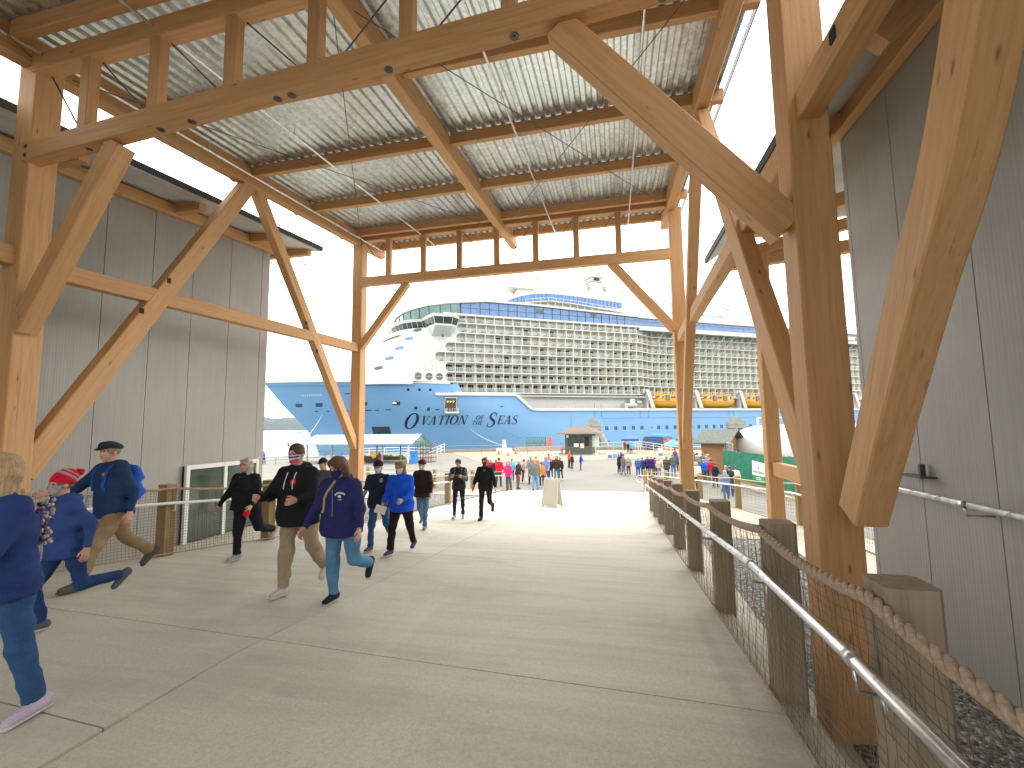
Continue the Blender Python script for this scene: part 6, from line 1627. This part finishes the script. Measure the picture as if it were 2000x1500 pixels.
wm=plain('logo_white',(.7,.7,.66),.6)
for k in range(9):
    a=R(150-15*k); badge(P,'logo_letter',-.085+.052*math.cos(a),z+.02+.045*math.sin(a),.0055,.0085,wm,shape='sq')
badge(P,'logo',-.085,z+.025,.018,.016,wm); badge(P,'logo',-.085,z-.012,.024,.010,plain('logo_gold',(.45,.33,.16),.6))
# 7 man behind, cap
person('man in a dark cap half hidden behind the woman in the navy sweatshirt',gnd(611,1055),178,dict(legs=[(12,6,0),(-16,30,-20)],top=(.10,.09,.085),bot=(.30,.23,.15),hat='cap',hatc=(.02,.02,.025),mask=None,shoe=(.12,.1,.09),fat=1.1,head=(8,0)),lead=0,Hp=1.62)
# 8 beanie man with red bag
P=person('man in dark beanie, navy T-shirt and jeans walking with bare forearms',gnd(719,1079),172,dict(legs=[(14,5,4),(-16,28,-22)],arms=[(4,16,14,0),(10,34,10,6)],fat=1.16,top=(.018,.022,.05),bot=(.035,.09,.24),hat='beanie',hatc=(.025,.018,.022),hair=None,mask=(.52,.60,.62),sleeve=.5,hem=.12,head=(12,0),shoe=(.10,.09,.09),sole=(.4,.4,.35),skin=SK2),lead=0,Hp=1.56)
badge(P,'logo',-.09,P['J']['chest'][2]+.11,.03,.045,plain('logo_grey',(.25,.30,.32),.6))
c=P['J']['arms'][0][2]+V3(.03,.0,-.10); v=Vol(c-.25,c+.25,.011); v.ell(c,(.06,.10,.13)); v.cap(c+V3(0,0,.1),c+V3(0,0,.16),.03,.02); v.fold(.012,8,1.5); carried(P,'red_bag','crumpled red bag hanging from the hand of the man in the beanie','bag',[('bag',v,fab((.62,.012,.02)),True)])
# 9 woman in bright blue jacket
P=person('woman in bright blue jacket and black trousers holding a paper',gnd(758,1087),176,dict(legs=[(18,4,4),(-16,14,-12)],arms=[(12,38,10,14),(14,52,8,26)],fat=1.2,hip=1.14,top=(.012,.10,.72),bot=(.02,.012,.012),shoe=(.12,.05,.16),sole=(.6,.6,.6),hair=(.30,.15,.055),hairs='bob',mask=(.55,.62,.64),female=True,hem=.15,head=(14,6),wide=1.1,hands='fist'),lead=0,Hp=1.56)
c=(P['J']['arms'][0][2]+P['J']['arms'][0][3]*.12)*P['sc']; m=MB(); m.add([(c[0]-.12,c[1]+.03,c[2]+.02),(c[0]+.06,c[1]+.04,c[2]+.07),(c[0]+.09,c[1]+.08,c[2]-.05),(c[0]-.09,c[1]+.07,c[2]-.10)],[(0,1,2,3)]); m.v+= [(a,b+.003,d) for a,b,d in m.v]; m.f.append((7,6,5,4)); m.m.append(0)
carried(P,'paper','folded white paper in the hand of the woman in blue','paper',[('sheet',m,white,False)])
# 10 man with maroon cap
person('man in maroon cap and dark jacket with pale mask, walking behind the woman in blue',gnd(829,1036),172,dict(legs=[(-14,30,-22),(14,5,2)],arms=[(5,18,10,0),(12,20,10,0)],fat=1.1,top=(.03,.015,.018),bot=(.09,.17,.30),hat='beanie',hatc=(.08,.015,.03),mask=(.40,.62,.60),shoe=(.2,.2,.22),hem=.14,head=(6,18)),lead=1,Hp=1.60)
# 11 man on the phone
P=person('bearded man in black vest and grey sleeves looking down at his phone',gnd(886,1015),170,dict(legs=[(12,3,0),(-6,2,0)],arms=[(22,88,10,30),(22,88,10,30)],fat=1.0,top=(.03,.028,.032),bot=(.015,.022,.05),hair=(.05,.03,.02),shoe=(.42,.42,.42),sole=(.6,.6,.6),head=(30,5),wide=.85,hem=.10,hands='fist'),lead=0,Hp=1.66)
c=(P['J']['arms'][0][2]*.5+P['J']['arms'][1][2]*.5+P['J']['arms'][0][3]*.09)*P['sc']; m=MB(); m.box((c[0]-.04,c[1]-.02,c[2]-.005),(c[0]+.04,c[1]+.12,c[2]+.012)); m.box((c[0]-.036,c[1]-.016,c[2]+.0125),(c[0]+.036,c[1]+.116,c[2]+.0135)); carried(P,'phone','dark phone held by the bearded man','phone',[('case',m,dark,False)])
backpack(P,'grey backpack worn by the bearded man with the phone',(.14,.14,.14),.9)
for i,(a,b) in enumerate(((0,1),(1,2))): pass
J=P['J']
for arm in J['arms']:
    v=Vol(np.minimum(np.minimum(arm[0],arm[1]),arm[2])-.12,np.maximum(np.maximum(arm[0],arm[1]),arm[2])+.12,.01); v.cap(arm[0],arm[1],.072,.061,k=.03); v.cap(arm[1],arm[2],.060,.043,k=.03); v.fold(.006,5); 
    o=vmesh(v,'sleeve',fab((.13,.145,.14)),P['body'],P['sc'])
# 12 man in black jacket
P=person('man in open black jacket and dark trousers walking beside the bearded man',gnd(938,1017),176,dict(legs=[(10,4,2),(-8,58,-40)],arms=[(4,14,14,0),(2,18,14,0)],fat=1.06,top=(.014,.012,.014),bot=(.028,.014,.014),hair=(.09,.065,.05),mask=(.03,.025,.03),shoe=(.04,.02,.02),sole=(.08,.05,.05),wide=.95,hem=.12,head=(12,0)),lead=0,Hp=1.70)
badge(P,'shirt_front',0,P['J']['chest'][2]+.13,.035,.05,fab((.16,.17,.19)))
c=P['J']['arms'][0][2]+V3(-.02,.04,0); v=Vol(c-.15,c+.15,.011); v.ell(c,(.03,.05,.07)); v.fold(.008,8,2); carried(P,'orange_bag','small orange bag held by the man in the open black jacket','bag',[('bag',v,fab((.75,.12,.02)),True)])
# ---- crowd
CR=[ # label, x, y feet, y head, heading, top, trousers, hair, extras
('man in red and white jacket standing behind the rail, leftmost of the crowd',947,936,892,180,(.60,.02,.04),(.06,.07,.12),(.10,.05,.03),{}),
('person in maroon jacket and jeans seen from behind at the rail',961,938,897,0,(.30,.02,.06),(.06,.13,.32),(.30,.2,.12),{}),
('person with black backpack-like jacket and jeans between two red jackets',971,939,898,0,(.015,.012,.015),(.06,.13,.32),(.10,.05,.03),{'fat':1.2}),
('man in bright red jacket and charcoal trousers beside the rail post',979,950,893.5,20,(.58,.015,.03),(.05,.05,.06),(.07,.04,.03),{}),
('woman in hot pink jacket and grey trousers at the front of the crowd',989.5,959,900.5,178,(.72,.03,.18),(.07,.08,.13),(.30,.14,.07),{'female':True,'hairs':'bob'}),
('person in turquoise and white jacket behind the woman in pink',998,942,896,150,(.10,.45,.55),(.10,.12,.18),(.10,.05,.03),{}),
('white haired person in dark vest with white sleeves and plaid trousers',1012,956,898.5,100,(.05,.02,.03),(.22,.09,.08),(.62,.52,.45),{'arms':[(5,15,8,0),(8,40,8,0)]}),
('person in tan jacket carrying something blue, behind the plaid trousers',1022,944,897,90,(.34,.30,.20),(.05,.06,.08),(.14,.1,.08),{}),
('man in grey cap and grey jacket in the middle of the crowd',1033,946,889.5,200,(.22,.22,.22),(.03,.025,.04),(.35,.3,.26),{'hat':'cap','hatc':(.40,.35,.33)}),
('large man in grey-green sweatshirt and light jeans beside the blank A-frame',1041.5,959,897,184,(.14,.16,.15),(.14,.30,.52),(.38,.24,.17),{'fat':1.3,'wide':1.1}),
('person in bright orange jacket behind the large grey sweatshirt',1044,941,891,180,(.85,.16,.02),(.05,.05,.06),(.3,.2,.1),{}),
('short person in orange and black jacket with a dark red hat',1055,952,903,190,(.85,.22,.02),(.04,.03,.03),None,{'hat':'beanie','hatc':(.25,.02,.04)}),
('person in pale blue hooded jacket with the hood up and blue jeans',1064,946,892,182,(.16,.24,.48),(.06,.10,.30),None,{'hat':'hoodup','hatc':(.18,.26,.5)}),
('slim person in black jacket and dark leggings right of the pale blue hood',1073,935,896,180,(.03,.012,.02),(.05,.02,.02),(.03,.02,.02),{'wide':.85}),
('woman with auburn hair in dark brown jacket and jeans raising her hand',1084,940,890,180,(.05,.035,.03),(.10,.17,.24),(.40,.19,.08),{'female':True,'hairs':'bob','arms':[(60,80,10,10),(5,15,8,0)]}),
('person in dark jacket with red strap at the right end of the crowd',1092,938,893,200,(.04,.02,.03),(.04,.08,.13),(.12,.06,.04),{}),
('man in orange jacket walking towards the guard booth',1113.5,914,880.5,60,(.80,.10,.02),(.03,.03,.05),(.4,.1,.05),{}),
('person in black walking beside the man in orange',1119,918.5,887,40,(.03,.025,.025),(.10,.10,.10),(.05,.03,.03),{}),
('person in royal blue jacket and shorts with a backpack, alone on the plaza',1134.5,918,886.5,90,(.02,.06,.55),(.10,.10,.11),(.06,.05,.05),{}),
('pink clothed person standing left of the guard booth',1096,887,866.5,180,(.55,.25,.24),(.3,.12,.12),(.1,.05,.04),{}),
('person in white hat and purple coat at the head of the queue',1217,924,880,0,(.06,.03,.10),(.05,.03,.03),None,{'hat':'sun','hatc':(.75,.74,.7)}),
('person in long dark coat and brown trousers at the head of the queue',1212.5,925,886,70,(.035,.02,.035),(.06,.02,.015),(.4,.25,.2),{'hem':.26}),
('person in grey hooded top and light jeans in the queue',1222,928,890.5,10,(.15,.14,.15),(.13,.24,.48),None,{'hat':'hoodup','hatc':(.22,.22,.24)}),
('grey haired person in tan jacket and rust trousers with a brown bag',1230.5,929,890.5,350,(.28,.24,.20),(.16,.05,.03),(.60,.58,.5),{'hairs':'bob'}),
('man in white cap, blue jacket and blue trousers with grey backpack',1249.5,931.5,893,15,(.05,.12,.33),(.03,.06,.28),(.5,.5,.5),{'hat':'cap','hatc':(.72,.72,.70)}),
('person in navy jacket standing right of the white cap in the queue',1258.5,930,895,340,(.03,.05,.16),(.03,.04,.14),(.09,.05,.03),{'hem':.22}),
('person in purple jacket with a yellow bag in the queue',1269,930,891,20,(.10,.02,.13),(.06,.02,.05),(.4,.25,.05),{}),
('pink-headed person in long navy jacket in the middle of the queue',1275.5,932,890.5,5,(.02,.025,.16),(.26,.24,.22),(.5,.3,.25),{'fat':1.2,'hem':.2}),
('person in crimson jacket behind the navy jacket in the queue',1282,930,893,330,(.40,.03,.08),(.04,.03,.05),(.2,.1,.06),{}),
('person in cream coat and cream hat in the queue',1290.5,933,896,10,(.52,.48,.36),(.30,.28,.26),None,{'hat':'beanie','hatc':(.55,.53,.45)}),
('broad person in dark olive jacket and jeans right of the cream coat',1306.5,935,891,0,(.07,.065,.04),(.05,.09,.26),(.25,.16,.12),{'fat':1.3,'hem':.2}),
('person in green jacket and jeans just left of the timber post',1319,931,886.5,350,(.09,.13,.08),(.10,.22,.42),(.25,.2,.16),{}),
('person in royal blue jacket and dark trousers partly behind the timber post',1326.5,919,888.5,0,(.03,.07,.38),(.04,.02,.02),(.35,.25,.15),{}),
('person in maroon hat behind the green jacket in the queue',1322,912,876.5,330,(.14,.08,.12),(.05,.05,.06),None,{'hat':'beanie','hatc':(.38,.05,.08)}),
('person in turquoise jacket standing by the pier rails',1231.5,886,866,180,(.06,.42,.48),(.03,.05,.06),(.05,.05,.05),{}),
('person in dark green standing beside the turquoise jacket',1226,885,866.5,180,(.03,.07,.05),(.03,.04,.04),(.1,.06,.05),{}),
('person in dark red under the deep blue tent',1219,881,860.5,170,(.30,.04,.04),(.15,.08,.06),(.06,.03,.03),{}),
('bald man in white shirt and black trousers right of the timber post',1366,958,902.5,345,(.72,.68,.66),(.035,.025,.05),(.3,.2,.17),{'hairs':'bald','fat':1.1}),
('person in bright blue jacket and olive trousers in the right crowd',1380,943.5,897,350,(.02,.10,.55),(.12,.10,.06),(.45,.3,.2),{'fat':1.2}),
('tall person in grey jacket behind the bright blue jacket',1385,938,890,10,(.20,.23,.28),(.05,.05,.05),(.55,.34,.2),{}),
('person in bright red jacket in the right crowd',1393.5,940,897,20,(.68,.01,.03),(.35,.2,.18),(.05,.01,.02),{}),
('man in black jacket with a dark backpack at the kerb side of the crowd',1403,952,904,60,(.02,.022,.025),(.03,.04,.09),(.10,.06,.05),{'fat':1.15}),
('woman with pinkish blond hair, denim jacket and jeans seen from behind',1423,976,918.5,350,(.17,.27,.48),(.05,.16,.36),(.66,.40,.30),{'female':True,'hairs':'long','hip':1.1,'fat':1.15}),
('person in black and green jacket beside the denim jacket',1431.5,971,910,10,(.03,.04,.035),(.02,.09,.24),(.16,.09,.05),{'fat':1.15}),
('man in white shirt and black trousers next to the fence post',1443,967,910.5,30,(.72,.70,.74),(.03,.025,.03),(.16,.08,.05),{}),
('grey haired person turned sideways between black and denim jackets',1421,962,909.5,90,(.12,.12,.13),(.05,.05,.06),(.45,.38,.33),{}),
('white haired person in grey at the back by the shed door',1359,930,879.5,340,(.13,.14,.16),(.05,.05,.06),(.60,.60,.58),{}),
('dark haired person in olive at the back against the shed',1367,932,884,0,(.10,.13,.10),(.05,.05,.06),(.06,.04,.03),{}),
('balding person in dark jacket in the back rows by the shed',1365.5,938,888.5,350,(.08,.10,.10),(.05,.05,.06),(.5,.33,.27),{'hairs':'bald'}),
('pale headed person in slate jacket in the back rows',1370,940,889,10,(.12,.17,.18),(.05,.05,.06),(.55,.38,.32),{}),
('person in steel blue jacket near the middle of the shed wall',1376.5,932,884,30,(.10,.15,.26),(.05,.05,.06),(.25,.16,.14),{}),
('person in black and ochre cap against the shed wall',1383.5,930,881,0,(.30,.17,.06),(.05,.05,.06),None,{'hat':'cap','hatc':(.05,.05,.04)}),
('ginger haired person right of the ochre cap',1387,934,887,340,(.36,.22,.12),(.05,.05,.06),(.60,.28,.10),{}),
('cream hatted person partly behind the timber post on its right',1357.5,944,894,350,(.35,.32,.22),(.05,.05,.06),None,{'hat':'cap','hatc':(.55,.48,.33)}),
('man in blue jacket and shorts alone at the far left water edge',513,906,880,180,(.02,.08,.45),(.02,.03,.06),(.1,.06,.05),{}),
]
CR=CR
for i,(lab,x,yf,yh,hd_,tc_,bc_,hc_,ex) in enumerate(CR):
    f=gnd(x,yf) if not (yf<930 or x>1200) else at(x,yf,Z=-2.2)
    if x>1340: 
        f=at(x,yf,Z=-2.2)
        if f[1]<26.4: f=at(x,yf,pl=(-.1,-1/12.2) if f[1]>12 else (0,-1/12)); f[2]=zg(f[1]) if False else f[2]
    elif f[1]<26.4 and x>1200: f=at(x,yf,pl=(-.05,-1/12.2))
    top=at(x,yh,Y=f[1]); Hp=min(max(top[2]-f[2],1.35),1.92)
    rr=random.Random(i); kw=dict(top=tc_,bot=bc_,hair=hc_,skin=SK if rr.random()<.7 else SK2,fat=rr.uniform(1.02,1.16),shoe=(.08,.08,.08) if rr.random()<.6 else (.5,.5,.5),
       legs=[(rr.uniform(-2,10),rr.uniform(2,8),0),(rr.uniform(-10,2),rr.uniform(2,10),0)],arms=[(rr.uniform(-8,15),rr.uniform(10,60),rr.uniform(5,12),0),(rr.uniform(-8,15),rr.uniform(10,60),rr.uniform(5,12),0)],head=(rr.uniform(-4,10),rr.uniform(-25,25)))
    kw.update(ex); 
    if hc_ is None and 'hairs' not in ex: kw['hair']=(.1,.07,.05)
    person(lab,f,hd_+rr.uniform(-15,15),kw,lead=0,Hp=Hp,near=False)
# ------------------------------------------------------------------ world + light
w=bpy.data.worlds.new('World'); SC.world=w; w.use_nodes=True; nt=w.node_tree; bg=nt.nodes['Background']
sky=nt.nodes.new('ShaderNodeTexSky'); sky.sky_type='NISHITA'; sky.sun_disc=False
SUN_EL,SUN_AZ=58,25   # azimuth clockwise from +Y
sky.sun_elevation=R(SUN_EL); sky.sun_rotation=R(SUN_AZ); sky.air_density=1; sky.dust_density=4; sky.ozone_density=1
# overcast: cloud deck over the blue sky
tc=nt.nodes.new('ShaderNodeTexCoord'); mp=nt.nodes.new('ShaderNodeMapping'); mp.inputs['Scale'].default_value=(1,1,3.2); nz=nt.nodes.new('ShaderNodeTexNoise'); nz.inputs['Scale'].default_value=1.6; nz.inputs['Detail'].default_value=6
cr=nt.nodes.new('ShaderNodeValToRGB'); cr.color_ramp.elements[0].position=.3; cr.color_ramp.elements[0].color=(8.6,8.4,8.1,1); cr.color_ramp.elements[1].position=.65; cr.color_ramp.elements[1].color=(10.6,10.3,9.7,1)
mx=nt.nodes.new('ShaderNodeMix'); mx.data_type='RGBA'; mx.inputs[0].default_value=.88
nt.links.new(tc.outputs['Generated'],mp.inputs[0]); nt.links.new(mp.outputs[0],nz.inputs['Vector']); nt.links.new(nz.outputs['Fac'],cr.inputs[0])
nt.links.new(sky.outputs[0],mx.inputs[6]); nt.links.new(cr.outputs[0],mx.inputs[7]); 
# added sky gradient, brighter ahead than behind, to lift light under the roof
vm=nt.nodes.new('ShaderNodeVectorMath'); vm.operation='DOT_PRODUCT'; vm.inputs[1].default_value=(.22,.93,.28); nt.links.new(tc.outputs['Generated'],vm.inputs[0])
cr2=nt.nodes.new('ShaderNodeMapRange'); cr2.inputs['From Min'].default_value=-.7; cr2.inputs['From Max'].default_value=.9; cr2.inputs['To Min'].default_value=1.0; cr2.inputs['To Max'].default_value=1.55; nt.links.new(vm.outputs['Value'],cr2.inputs['Value'])
vs=nt.nodes.new('ShaderNodeVectorMath'); vs.operation='SCALE'; nt.links.new(mx.outputs[2],vs.inputs[0]); nt.links.new(cr2.outputs[0],vs.inputs['Scale']); nt.links.new(vs.outputs[0],bg.inputs['Color']); bg.inputs['Strength'].default_value=.12
sl=bpy.data.lights.new('sun','SUN'); sl.energy=.6; sl.angle=R(25); sl.color=(1,.96,.9); so=bpy.data.objects.new('sun',sl); COL.objects.link(so)
a=R(SUN_AZ); el=R(SUN_EL); sd=Vector((math.sin(a)*math.cos(el),math.cos(a)*math.cos(el),math.sin(el)))
so.rotation_euler=sd.to_track_quat('Z','Y').to_euler()
SC.view_settings.view_transform='Standard'; SC.view_settings.look='None'; SC.view_settings.exposure=1.36; SC.view_settings.gamma=1
SC.render.engine='CYCLES'
